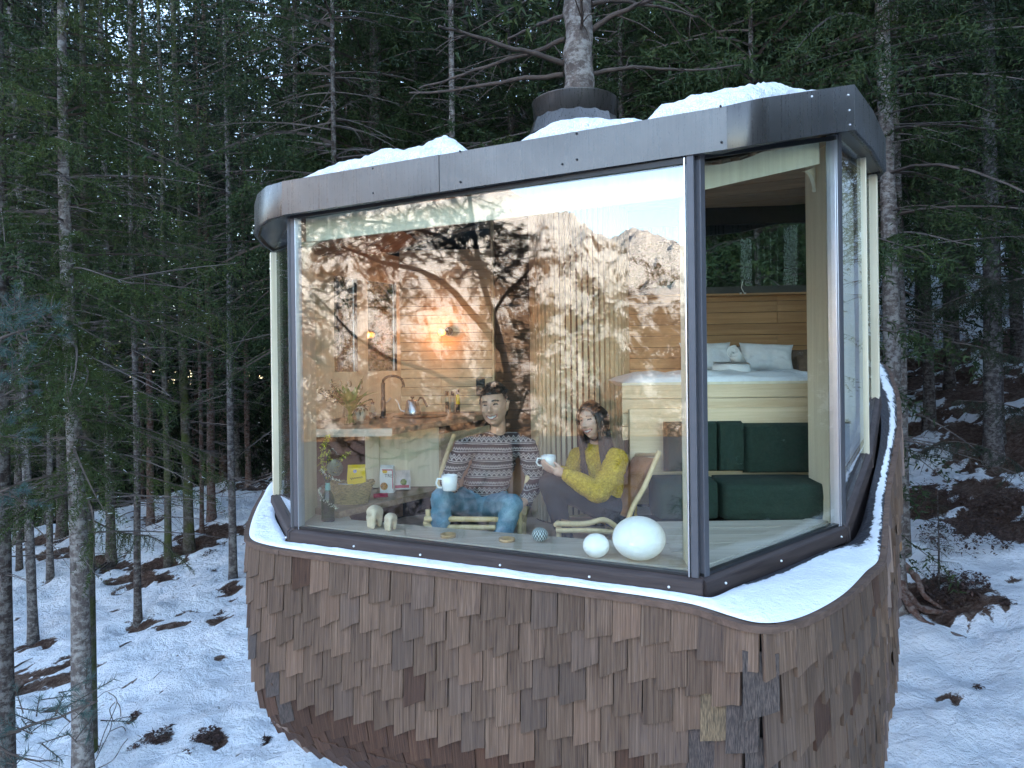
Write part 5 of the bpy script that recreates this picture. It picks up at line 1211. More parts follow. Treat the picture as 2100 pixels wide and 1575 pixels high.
for i in range(11):
    m = MB(); az = rs.choice([2.6, 3.1, 3.5, 4.3, 1.5, .4, 2.9]) + rs.uniform(-.3, .3); L_ = rs.uniform(.15, .24); d = Vector((math.cos(az), math.sin(az), rs.uniform(.2, 1.3))).normalized(); p0 = Vector((0, 0, .12))
    m.tube([p0, p0 + d * L_ * .5, p0 + d * L_ + Vector((0, 0, -.02))], .002, 4)
    for j in range(16):
        q = p0 + d * L_ * (.25 + .75 * j / 15); blade(m, q, Vector((rs.gauss(0, 1), rs.gauss(0, 1), rs.gauss(.2, .6))), rs.uniform(.02, .036), .007, .2, n=3)
    obj('eucalyptus_sprig', m.mesh('eucalyptus_sprig', leafd), T_)

# basket with packets ---------------------------------------------------
SHZ = -.862 + H0
T_ = thing('wicker_basket', 'oval woven straw basket on the low shelf, holding packets', 'basket', on(722, 4.42, SHZ))
straw = plain('straw', (.30, .22, .085), .7, var=.45, nscale=50, bump=.2)
k = 0
for i in range(13):
    t = i / 12; rx = .105 + .035 * t; ry_ = .062 + .022 * t; m = MB(); z = .006 + t * .098 + (.02 * t)
    pts = [(rx * math.cos(b), ry_ * math.sin(b) , z + (.018 * t * abs(math.cos(b)) ** 2) + .0015 * math.sin(b * 22 + (i % 2) * 3.14)) for b in [2 * math.pi * j / 40 for j in range(41)]]
    m.tube(pts, .0055, 6, cap=False); obj('wicker_coil', m.mesh('wicker_coil', straw), T_)
m = MB(); m.lathe([(.0001, .004), (.095, .004), (.125, .11)], (0, 0, 0), 30); o = obj('lining', m.mesh('lining', straw), T_); o.scale = (1, .6, 1)
m = MB(); m.tube([(.135 + .0 * b, -.02, .12)[0:3] if b == 0 else (.135 + .012 * math.sin(b), -.02 + b * .013, .115 + .02 * math.sin(b)) for b in [0, .8, 1.6, 2.4, 3.1]], .006, 6); obj('handle', m.mesh('handle', straw), T_)
def packet(name, label, cat, p, w, h, d, mat, rz=0, rx=0, bulge=.25, top=.7, group=None):
    T_ = thing(name, label, cat, p, group); T_.rotation_euler = (R(rx), 0, R(rz)); m = MB(); nx_, nz_ = 8, 10; V = []; fs = []
    for s_ in (-1, 1):
        for j in range(nz_ + 1):
            for i in range(nx_ + 1):
                x = (i / nx_ - .5) * w; t = j / nz_; th = d / 2 * (1 - max(0, (t - top) / (1 - top + 1e-6)) ** 1.3) * (1 - bulge * (2 * abs(i / nx_ - .5)) ** 2)
                V.append((x * (1 - .04 * math.sin(t * 9)), s_ * max(th, .001), t * h))
    n1 = (nx_ + 1) * (nz_ + 1)
    for j in range(nz_):
        for i in range(nx_):
            a_ = j * (nx_ + 1) + i; fs.append((a_, a_ + 1, a_ + nx_ + 2, a_ + nx_ + 1)); fs.append((n1 + a_, n1 + a_ + nx_ + 1, n1 + a_ + nx_ + 2, n1 + a_ + 1))
    for j in range(nz_):
        for i in (0, nx_): a_ = j * (nx_ + 1) + i; fs.append((a_, a_ + nx_ + 1, n1 + a_ + nx_ + 1, n1 + a_))
    for i in range(nx_): fs.append((i, n1 + i, n1 + i + 1, i + 1)); q_ = nz_ * (nx_ + 1) + i; fs.append((q_, q_ + 1, n1 + q_ + 1, n1 + q_))
    m.add(V, fs, 0, False); obj('wrapper', m.mesh('wrapper', mat), T_); return T_
def textobj(T_, s, x, y, z, size, mat, name='lettering', shear=0, rz=0):
    c = bpy.data.curves.new(name, 'FONT'); c.body = s; c.size = size; c.extrude = .0004; c.align_x = 'CENTER'; c.shear = shear
    o = bpy.data.objects.new('tmp', c); COL.objects.link(o); me = bpy.data.meshes.new_from_object(o.evaluated_get(bpy.context.evaluated_depsgraph_get())); bpy.data.objects.remove(o)
    me.name = name; me.materials.clear(); me.materials.append(mat)
    o = obj(name, me, T_); o.location = (x, y, z); o.rotation_euler = (R(90), 0, rz); return o
yel = plain('yellow_packet', (.80, .52, .005), .35, var=.08); whi = plain('white_packet', (.72, .74, .74), .35, var=.06); red = plain('red_print', (.45, .012, .04), .4); blk = plain('black_print', (.03, .03, .03), .5); lil = plain('lilac_print', (.42, .40, .65), .4)
T_ = packet('coffee_packet', 'yellow upright packet with brown script and a lilac band, standing in the basket', 'packet', on(734, 4.42, SHZ + .075), .110, .165, .05, yel, rz=6, bulge=.1, top=.86)
m = MB(); m.tube([(-.038 + .0019 * i, -.0262, .082 + .0002 * i + .0052 * math.sin(i * 1.05) * (1.7 if i in (3, 4, 5) else 1)) for i in range(41)], .0013, 5); obj('brown_script', m.mesh('brown_script', plain('brown_print', (.10, .03, .02), .5)), T_); m = MB(); m.lathe([(.0001, 0), (.011, 0), (.011, .001)], (-.008, -.0255, .128), 16, ax=Matrix.Rotation(R(90), 3, 'X')); obj('round_seal', m.mesh('round_seal', lil), T_); m = MB(); m.box((0, -.0262, .036), (.072, .001, .016)); obj('lilac_band', m.mesh('lilac_band', lil), T_)
T_ = packet('tall_packet', 'white packet with red stripe and dark TRE lettering on the low shelf', 'packet', on(797, 4.78, SHZ), .094, .185, .05, whi, rz=-8, bulge=.1, top=.88)
textobj(T_, 'TRE', .016, -.0265, .105, .033, blk); m = MB(); m.box((.008, -.0262, .155), (.075, .001, .007)); m.box((.043, -.0258, .09), (.005, .001, .12)); obj('red_stripes', m.mesh('red_stripes', red), T_)
m = MB(); m.lathe([(.0001, 0), (.018, 0), (.018, .001)], (-.01, -.0255, .143), 16, ax=Matrix.Rotation(R(90), 3, 'X') @ Matrix.Scale(.6, 3, Vector((0, 1, 0)))); obj('yellow_mark', m.mesh('yellow_mark', yel), T_); m = MB(); m.lathe([(.0001, 0), (.026, 0), (.026, .001)], (-.016, -.0262, .045), 14, ax=Matrix.Rotation(R(90), 3, 'X')); obj('brown_picture', m.mesh('brown_picture', plain('food_picture', (.42, .22, .06), .5, var=.8, nscale=80)), T_)
T_ = packet('flat_packet', 'white and pink packet leaning right of the lettered one on the low shelf', 'packet', on(826, 4.86, SHZ), .12, .135, .05, plain('pale_packet', (.72, .62, .58), .35, var=.2, nscale=18), rz=10, rx=-18, bulge=.3, top=.5)
textobj(T_, 'E', -.045, -.027, .10, .024, blk); m = MB(); m.box((0, -.027, .02), (.10, .001, .02)); obj('red_band', m.mesh('red_band', red), T_); m = MB(); m.lathe([(.0001, 0), (.022, 0), (.022, .001)], (.012, -.0265, .05), 14, ax=Matrix.Rotation(R(90), 3, 'X')); obj('green_picture', m.mesh('green_picture', plain('leaf_picture', (.25, .30, .08), .5, var=.8, nscale=70)), T_)
packet('grey_sachet', 'grey and maroon sachet lying in the basket left of the yellow packet', 'sachet', on(705, 4.36, SHZ + .07), .10, .07, .03, plain('grey_sachet', (.45, .46, .50), .4, var=.2), rz=-10, rx=-40)
packet('red_sachet', 'crimson sachet lying flat beside the basket on the low shelf', 'sachet', on(783, 4.60, SHZ), .09, .045, .02, plain('crimson_sachet', (.40, .012, .06), .35, var=.2), rz=15, rx=-65)

# window bench objects --------------------------------------------------
BZ = ZS + H0 + .010
T_ = thing('green_bottle', 'dark green wine bottle with teal neck label holding yellow flowers in the window corner', 'bottle', on(674, 4.08, BZ - .006))
a = MB(); a.lathe([(.0001, .002), (.034, .002), (.037, .008), (.037, .125), (.030, .155), (.015, .185), (.0135, .23), (.016, .232), (.016, .24), (.012, .24)], (0, 0, 0), 24); obj('glass', a.mesh('glass', M['bottle']), T_)
a = MB(); a.lathe([(.0375, .005), (.0375, .012)], (0, 0, 0), 20); a.lathe([(.0165, .178), (.0142, .225)], (0, 0, 0), 16, 1); obj('foil', a.mesh('foil', [M['black'], plain('teal_label', (.10, .28, .26), .4)]), T_)
yf = plain('goldenrod_yellow', (.50, .48, .03), .6, var=.3); wf = plain('white_blossom', (.72, .72, .58), .6, var=.1)
def spray(name, pts, mat, r, n, seed):
    rr = random.Random(seed); m = MB(); P = [Vector(p) for p in pts]; fine = [catmull_open(P, i / 6) for i in range((len(P) - 1) * 6 + 1)]; m.tube(fine, .002, 5, m=0)
    for i in range(n):
        q = fine[rr.randint(len(fine) // 3, len(fine) - 1)] + Vector((rr.gauss(0, r * .5), rr.gauss(0, r * .5), rr.gauss(0, r * .3))); blade(m, q, Vector((rr.gauss(0, 1), rr.gauss(0, 1), rr.gauss(.3, .7))), r * rr.uniform(.6, 1.2), r * .3, .1, n=2)
        for z in range(2): m.m[-1 - z] = 1
    m.m = [1 if (len(f) == 4 and i >= (len(fine) - 1) * 5 + 2) else 0 for i, f in enumerate(m.f)]
    obj(name, m.mesh(name, [leafd, mat]), T_)
spray('yellow_spray', [(0, 0, .18), (-.02, 0, .28), (-.03, 0, .38), (.005, 0, .49)], yf, .016, 190, 1); spray('yellow_spray', [(0, 0, .18), (.0, .01, .30), (.005, .01, .40)], yf, .015, 110, 2); spray('yellow_spray', [(0, 0, .2), (.05, .01, .32), (.115, .01, .40)], yf, .016, 70, 3)
spray('white_spray', [(0, 0, .2), (-.03, -.02, .30), (.0, -.03, .27), (.07, -.035, .24)], wf, .010, 90, 4); spray('white_spray', [(0, -.01, .22), (-.035, -.03, .20), (-.02, -.045, .14), (.065, -.045, .085)], wf, .010, 110, 5); spray('white_spray', [(0, 0, .22), (.0, .0, .36), (.03, -.01, .42), (.06, -.01, .39)], wf, .006, 30, 6)
m = MB(); rr = random.Random(7); c = Vector((.045, -.01, .305))
for i in range(700):
    d = Vector((rr.gauss(0, 1), rr.gauss(0, 1), rr.gauss(0, 1))).normalized(); p = c + Vector((d.x * .036, d.y * .034, d.z * .040)); blade(m, p, d * .7 + Vector((.2, 0, .7)), .016, .0035, .0, n=2)
obj('thistle_head', m.mesh('thistle_head', plain('grey_green_thistle', (.20, .25, .17), .8, var=.3)), T_); a = MB(); a.tube([(0, 0, .2), (.02, 0, .25), (.04, -.01, .29)], .004, 6); obj('stem', a.mesh('stem', leafd), T_)

carv = plain('pale_carved_wood', (.66, .54, .38), .5, var=.08, nscale=12)
def sculpt(name, mats, blobs, vox, T_, smooth=6, noise_amp=0, label=None, after=None):
    """one continuous surface from overlapping tapered capsules (p0, p1, r0, r1) and ready-made closed meshes"""
    m = MB()
    for b in blobs:
        if isinstance(b, MB): m.add(b.v, b.f, 0); continue
        p0, p1, r0, r1 = Vector(b[0]), Vector(b[1]), b[2], b[3]; sq = b[4] if len(b) > 4 else None
        ax = (p1 - p0); L_ = ax.length; Mx = (ax.normalized().to_track_quat('Z', 'X').to_matrix() if L_ > 1e-5 else Matrix.Identity(3)); n = 16; prof = []
        for i in range(7): t = i / 6 * math.pi / 2; prof.append((max(1e-4, r0 * math.sin(t)), -r0 * math.cos(t)))
        for i in range(7): t = i / 6 * math.pi / 2; prof.append((max(1e-4, r1 * math.cos(t)), L_ + r1 * math.sin(t)))
        o = len(m.v)
        for (r_, z) in prof:
            for j in range(n):
                q = Mx @ Vector((r_ * math.cos(2 * math.pi * j / n), r_ * math.sin(2 * math.pi * j / n), z))
                if sq: q = Vector((q.x * sq[0], q.y * sq[1], q.z * sq[2]))
                m.v.append(tuple(q + p0))
        for i in range(len(prof) - 1):
            for j in range(n): m.f.append([o + i * n + j, o + i * n + (j + 1) % n, o + (i + 1) * n + (j + 1) % n, o + (i + 1) * n + j]); m.m.append(0); m.sm.append(True)
        m.f.append([o + j for j in range(n)][::-1]); m.m.append(0); m.sm.append(True); k = o + (len(prof) - 1) * n; m.f.append([k + j for j in range(n)]); m.m.append(0); m.sm.append(True)
    me = m.mesh('tmp', mats[0]); o = bpy.data.objects.new('tmp', me); COL.objects.link(o)
    md = o.modifiers.new('r', 'REMESH'); md.mode = 'VOXEL'; md.voxel_size = vox; md.use_smooth_shade = True
    sm_ = o.modifiers.new('s', 'SMOOTH'); sm_.factor = .5; sm_.iterations = smooth
    dg = bpy.context.evaluated_depsgraph_get(); me2 = bpy.data.meshes.new_from_object(o.evaluated_get(dg)); me2.name = name
    bpy.data.objects.remove(o)
    me2.materials.clear()
    for mm in mats: me2.materials.append(mm)
    if after: after(me2)
    me2.polygons.foreach_set('use_smooth', [True] * len(me2.polygons))
    return obj(name, me2, T_, label=label)
def elephant(label, u, Y, s):
    T_ = thing('elephant_figure', label, 'figurine', on(u, Y, BZ), 'carved wooden elephant figures on the window bench'); T_.scale = (s, s, s); T_.rotation_euler = (0, 0, R(-15))
    sculpt('body', [carv], [((0, .03, .075), (0, .0, .085), .040, .038), ((-.005, -.005, .085), (.01, -.02, .09), .034, .028), ((.012, -.032, .095), (.02, -.04, .078), .018, .013), ((.02, -.042, .075), (.016, -.044, .012), .013, .011), ((-.022, -.012, .06), (-.020, -.014, .012), .017, .014), ((-.020, .045, .06), (-.018, .045, .012), .018, .014), ((.022, .03, .06), (.02, .03, .012), .017, .013), ((.0, -.02, .05), (.002, -.024, .012), .018, .016), ((-.026, -.006, .09), (-.030, .0, .06), .012, .010)], .004, T_, 5)
elephant('larger carved pale wooden elephant on the window bench', 768, 3.90, 1.0); elephant('smaller carved pale wooden elephant next to the larger one', 801, 3.83, .76)
for (lb, u, Y, s) in (('round wooden coaster tray near the man\'s left foot on the window bench', 920, 3.66, 1.0), ('round wooden coaster tray between the man and the patterned ball', 1040, 3.56, .98)):
    T_ = thing('wooden_tray', lb, 'tray', on(u, Y, BZ), 'round wooden trays on the window bench'); T_.scale = (s, s, s)
    a = MB(); a.lathe([(.0001, 0), (.040, 0), (.042, .016), (.038, .016), (.035, .006), (.0001, .006)], (0, 0, 0), 28); obj('dish', a.mesh('dish', plain('turned_wood', (.42, .26, .12), .5, var=.2)), T_)
# patterned ball
t = NT('patterned_ball'); c = t.coord('Object', scale=(1, 1, 1)); sp_ = t.n('SeparateXYZ'); t.l(c, sp_.inputs[0]); ang_ = t.math('ARCTAN2', sp_.outputs['Y'], sp_.outputs['X'])
s1 = t.math('SINE', t.math('ADD', t.math('MULTIPLY', ang_, 8), t.math('MULTIPLY', sp_.outputs['Z'], 130))); s2 = t.math('SINE', t.math('SUBTRACT', t.math('MULTIPLY', ang_, 8), t.math('MULTIPLY', sp_.outputs['Z'], 130)))
kk = t.math('GREATER_THAN', t.math('ABSOLUTE', t.math('MULTIPLY', s1, s2)), .22); t.pbsdf(t.mix(kk, (.55, .68, .66), (.03, .05, .06)), .35)
T_ = thing('patterned_ball', 'small ball with pale green lattice pattern on the window bench between the people', 'ornament', on(1108, 3.56, BZ - .005 + .0)); a = MB(); a.lathe([(.0001 if i in (0, 16) else .041 * math.sin(math.pi * i / 16), .036 - .036 * math.cos(math.pi * i / 16)) for i in range(17)], (0, 0, 0), 28); obj('ball', a.mesh('ball', t.m), T_)
opal = plain('opal_glass', (.86, .90, .88), .28, var=.01, spec=.5, Emission_Color=(1, .97, .93, 1), Emission_Strength=.012)
for (lb, u, Y, rx_, rz_) in (('large white egg-shaped opal lamp on the window bench in the right corner', 1311, 3.20, .119, .097), ('smaller white egg-shaped opal lamp left of the large one', 1223, 3.245, .0605, .0545)):
    T_ = thing('egg_lamp', lb, 'lamp', on(u, Y, BZ), 'white egg lamps on the window bench'); a = MB(); n = 24; a.lathe([(max(1e-4, rx_ * math.sin(math.pi * i / n)), rz_ - rz_ * math.cos(math.pi * i / n)) for i in range(n + 1)], (0, 0, 0), 48); o = obj('shade', a.mesh('shade', opal), T_)

# bed, sofa --------------------------------------------------------------
BD = thing('bed', 'raised bed platform with pale plank front under the rear window', 'bed', (1.6, 5.1, H0)); BO = Vector((1.6, 5.1, H0))
def bp(name, m, mat, P=None):
    vs = np.array(m.v); c = (vs.min(0) + vs.max(0)) / 2; m.v = [tuple(p) for p in vs - c]; o = obj(name, m.mesh(name, mat), BD); o.location = Vector(c) - BO; return o
for (z0, z1) in ((-.235, -.150), (-.325, -.238), (-.41, -.328), (-.50, -.413)):
    m = MB(); m.box((1.42, 4.52, (z0 + z1) / 2 + H0), (1.44, .02, z1 - z0 - .002)); bp('plank', m, M['plank_pale'])
m = MB(); m.box((1.42, 4.535, -.142 + H0), (1.44, .06, .016)); bp('front_rail', m, M['ply'])
m = MB(); m.prism([(.72, 4.54), (2.14, 4.54), (2.36, 4.95), (2.45, 5.55), (.95, 5.70)], -.44 + H0, -.16 + H0); bp('platform', m, M['ply'])
def cushion(name, label, cat, c, size, mat, rot=(0, 0, 0), puff=.35, wr=.006, seed=0, group=None, parent=None, pinch=.0, nn=26):
    sx, sy, sz = size; V = []; n = nn; idx_ = []
    for s_ in (1, -1):
        for j in range(n + 1):
            for i in range(n + 1):
                a_, b_ = 2 * i / n - 1, 2 * j / n - 1; e = (1 - abs(a_) ** 3.2) * (1 - abs(b_) ** 3.2); e = max(0, e) ** puff
                inn_ = 1 - pinch * (1 - abs(b_) ** 2) * abs(a_) ** 4; inn2 = 1 - pinch * (1 - abs(a_) ** 2) * abs(b_) ** 4
                w = mnoise.noise(Vector((a_ * 2.2 + seed, b_ * 2.2, s_))) * wr * 2 + mnoise.noise(Vector((a_ * 6 + seed, b_ * 5, s_ * 2))) * wr
                V.append((a_ * sx / 2 * inn_, s_ * (sy / 2 * e) + w * e, b_ * sz / 2 * inn2))
    V = np.array(V); k = (n + 1) ** 2; g_ = np.arange(k).reshape(n + 1, n + 1); f1 = np.stack([g_[:-1, :-1], g_[1:, :-1], g_[1:, 1:], g_[:-1, 1:]], -1).reshape(-1, 4); f2 = f1[:, ::-1] + k
    me = mesh_np(name, V, np.concatenate([f1, f2]), [mat], smooth=True)
    if parent is not None: o = obj(name, me, parent); o.location = Vector(c)
    else: o = obj(name, me, None, c, label, cat, group)
    o.rotation_euler = tuple(R(r_) for r_ in rot); return o
cushion('duvet', 'white duvet spread over the raised bed', 'duvet', Vector((1.43, 4.92, -.135 + H0)), (1.42, .12, .78), M['linen'], rot=(90, 0, 0), puff=.35, wr=.016, seed=4, nn=44)
cushion('pillow', 'white pillow upright at the left behind the towels', 'pillow', U(1448, 733, 5.35), (.40, .13, .235), M['linen'], rot=(-14, 0, 4), puff=.5, wr=.008, seed=1, pinch=.1)
cushion('pillow', 'white pillow upright in the middle of the bed, right of the towels', 'pillow', U(1572, 733, 5.28), (.40, .14, .215), M['linen'], rot=(-16, 3, -4), puff=.5, wr=.008, seed=2, pinch=.1)
cushion('pillow', 'brown pillow leaning right of the white pillows', 'pillow', U(1636, 742, 5.36), (.20, .12, .20), M['linen_brown'], rot=(-10, 0, -25), puff=.5, wr=.008, seed=3, pinch=.1)
cushion('pillow', 'grey-brown pillow between the towels and the left white pillow', 'pillow', U(1490, 738, 5.42), (.26, .11, .21), M['linen_grey'], rot=(-10, 0, 0), puff=.5, seed=5, pinch=.1)
cushion('pillow', 'dark brown pillow half hidden at the right post', 'pillow', U(1668, 752, 5.2), (.24, .12, .19), M['linen_brown'], rot=(-10, 0, -30), puff=.5, seed=6, pinch=.1)
def towel(label, p, d, L_, r):
    T_ = thing('rolled_towel', label, 'towel', p, 'rolled white towels on the bed'); d = Vector(d).normalized(); T_.rotation_euler = d.to_track_quat('Y', 'Z').to_euler(); m = MB(); n = 70; turns = 3.3; V = []
    for k_ in range(2):
        for i in range(n + 1):
            t_ = i / n; a_ = t_ * turns * 2 * math.pi; rr_ = .006 + (r - .006) * t_ ** .9
            for q_ in (rr_, rr_ - .0055): V.append((q_ * math.cos(a_), (k_ - .5) * L_ + .004 * math.sin(a_ * 1.3), q_ * math.sin(a_)))
    w = (n + 1) * 2; fs = []
    for i in range(n):
        a_ = 2 * i; fs += [(a_, a_ + 2, w + a_ + 2, w + a_), (a_ + 1, w + a_ + 1, w + a_ + 3, a_ + 3), (a_, a_ + 1, a_ + 3, a_ + 2), (w + a_, w + a_ + 2, w + a_ + 3, w + a_ + 1)]
    m.add(V, fs, 0, True); obj('roll', m.mesh('roll', M['towel']), T_)
M['towel'] = plain('terry_towel', (.86, .88, .88), .95, var=.06, nscale=160, bump=.6)
towel('rolled white towel lying on the duvet, its end facing right', U(1500, 757, 4.90) + Vector((0, 0, .0)), (-.95, .45, .03), .24, .050); towel('rolled white towel lying on top of the other, its end facing left', U(1512, 733, 4.98), (-.55, -1, .34), .26, .050)

SF = thing('sofa', 'dark green wool sofa with two back and two seat cushions below the bed', 'sofa', (1.2, 4.2, H0))
def sc_(name, c, size, seed, rot=(0, 0, 0)):
    o = cushion(name, None, None, Vector(c) - Vector((1.2, 4.2, 0)), size, M['wool_green'], rot, .07, .003, seed, parent=SF); return o
sc_('back_cushion', (1.345, 4.40, -.53), (.155, .13, .31), 1); sc_('back_cushion', (1.10, 4.40, -.53), (.33, .13, .31), 5); sc_('back_cushion', (1.76, 4.40, -.545), (.66, .13, .31), 2, (0, 0, -2))
sc_('seat_cushion', (1.00, 4.20, -.80), (.36, .36, .22), 3); sc_('seat_cushion', (1.50, 4.18, -.805), (.62, .40, .22), 4, (0, 0, -3)); 
m = MB(); m.box((.1, .0, -1.10), (1.1, .36, .3)); obj('base', m.mesh('base', M['wool_green']), SF)
m = MB(); m.box((.19, .29, -.6), (1.3, .04, .6)); obj('back_panel', m.mesh('back_panel', M['plank_pale']), SF)
# reading lamp stalk on the rear window sill
p = U(1522, 598, 5.50); RL = thing('reading_light', 'thin white bedside light stalk with two small knobs below the rear window', 'reading light', p)
a = MB(); a.tube([(.012, 0, -.006), (.0, 0, .018), (-.006, 0, .03), (.004, 0, .08)], .0035, 8); obj('stalk', a.mesh('stalk', M['white_paint']), RL)
for dx in (-.014, .018): a = MB(); a.lathe([(.0001, .004), (.009, .004), (.009, -.008), (.0001, -.008)], (dx, -.01, -.012), 12); obj('knob', a.mesh('knob', M['white_paint']), RL)
# ------------------------------------------------------------------ chairs and people
DY = .17
def W(u, v, Y): return U(u, v, Y + DY)
def bar(T_, pts, r, name, mat='ash'):
    a = MB(); o = T_.location; P = [Vector(p) - o for p in pts]
    if len(P) > 2: P = [catmull_open(P, i / 5) for i in range((len(P) - 1) * 5 + 1)]
    a.tube(P, r, 12); return obj(name, a.mesh(name, M[mat]), T_)
def sling(T_, a0, a1, b0, b1, name, sag=.03, th=.006, n=10, mat='leather'):
    o = T_.location; V = []; a0, a1, b0, b1 = [Vector(p) - o for p in (a0, a1, b0, b1)]; nrm = (a1 - a0).cross(b0 - a0).normalized()
    for s_ in (0, 1):
        for j in range(n + 1):
            for i in range(n + 1):
                u_, v_ = i / n, j / n; p = a0.lerp(a1, u_).lerp(b0.lerp(b1, u_), v_); p = p + nrm * (sag * math.sin(math.pi * u_) * (.5 + .5 * math.sin(math.pi * v_)) + s_ * th); V.append(tuple(p))
    V = np.array(V); k = (n + 1) ** 2; g_ = np.arange(k).reshape(n + 1, n + 1); f1 = np.stack([g_[:-1, :-1], g_[1:, :-1], g_[1:, 1:], g_[:-1, 1:]], -1).reshape(-1, 4)
    ed = []
    for i in range(n): ed += [(i, i + 1, k + i + 1, k + i), (k - n - 1 + i, k - n + i, 2 * k - n + i, 2 * k - n - 1 + i), (i * (n + 1), (i + 1) * (n + 1), k + (i + 1) * (n + 1), k + i * (n + 1)), (i * (n + 1) + n, (i + 1) * (n + 1) + n, k + (i + 1) * (n + 1) + n, k + i * (n + 1) + n)]
    return obj(name, mesh_np(name, V, np.concatenate([f1, f1[:, ::-1] + k, np.array(ed)]), [M[mat]], smooth=True), T_)
fz = -1.265 + H0
C1 = thing('lounge_chair', 'round-barred ash lounge chair with tan leather sling that the man sits in', 'chair', Vector(((985 - CX) / F * 4.3, 4.35, fz)), 'ash and leather lounge chairs')
tl, tr = W(931, 893, 4.42), W(1101, 900, 4.40); ml, mr = W(900, 1000, 4.10), W(1078, 1010, 4.08)
gl, gr = W(893, 1075, 3.92), W(1068, 1078, 3.92)
bar(C1, [tl, ml, Vector((gl.x, gl.y + .12, fz))], .016, 'back_post'); bar(C1, [tr, mr, Vector((gr.x + .01, gr.y + .14, fz))], .017, 'back_post')
for v in (1064, 1081): bar(C1, [W(870, v, 3.84), W(1016, v + 1, 3.84)], .0155, 'front_rail')
bar(C1, [W(1016, 1065, 3.84), W(1070, 1072, 3.92)], .015, 'front_rail')
bar(C1, [W(872, 1073, 3.85), W(905, 1040, 4.25)], .014, 'side_rail'); bar(C1, [W(1070, 1073, 3.93), W(1082, 1040, 4.25)], .014, 'side_rail')
for x, y in ((W(878, 1070, 3.86).x, 4.04), (W(1066, 1070, 3.9).x, 4.08)): bar(C1, [Vector((x, y, fz)), Vector((x, y, -.83 + H0))], .016, 'leg')
sling(C1, W(878, 1062, 3.9), W(1064, 1064, 3.92), W(905, 1056, 4.35), W(1080, 1056, 4.35), 'leather_seat', -.03); sling(C1, W(904, 1050, 4.33), W(1080, 1050, 4.33), W(931, 905, 4.47), W(1099, 908, 4.45), 'leather_back', .04)
C2 = thing('lounge_chair', 'round-barred ash lounge chair turned sideways that the woman sits in', 'chair', Vector((W(1240, 1100, 4.1).x, 4.2, fz)), 'ash and leather lounge chairs')
pa, pb = W(1352, 926, 3.96), W(1288, 1068, 3.86); pc, pd = W(1296, 926, 4.38), W(1250, 1050, 4.30)
bar(C2, [pa, pa.lerp(pb, .5) + Vector((.006, 0, 0)), pb, Vector((pb.x - .03, pb.y, fz))], [.015] * 16, 'back_post'); bar(C2, [pc, pd, Vector((pd.x - .02, pd.y, fz))], .014, 'back_post')
bar(C2, [pa + Vector((0, 0, -.02)), pc + Vector((0, 0, -.02))], .013, 'top_rail')
bar(C2, [W(1140, 1074, 3.78), W(1200, 1074, 3.78), W(1238, 1066, 3.80), W(1266, 1082, 3.86)], .0155, 'side_rail'); bar(C2, [W(1140, 1088, 3.78), W(1215, 1088, 3.78), W(1262, 1092, 3.86)], .015, 'side_rail')
bar(C2, [W(1140, 1076, 3.78), W(1150, 1064, 4.2)], .014, 'front_rail'); bar(C2, [W(1150, 1064, 4.2), W(1250, 1052, 4.3)], .014, 'side_rail')
for p in (W(1146, 1080, 3.8), W(1152, 1066, 4.2)): bar(C2, [p, Vector((p.x, p.y, fz))], .015, 'leg')
sling(C2, W(1150, 1068, 3.82), W(1255, 1072, 3.88), W(1155, 1062, 4.2), W(1248, 1054, 4.28), 'leather_seat', -.02)
sling(C2, W(1345, 942, 3.97), W(1296, 940, 4.36), W(1286, 1062, 3.88), W(1250, 1050, 4.30), 'leather_back', .05)

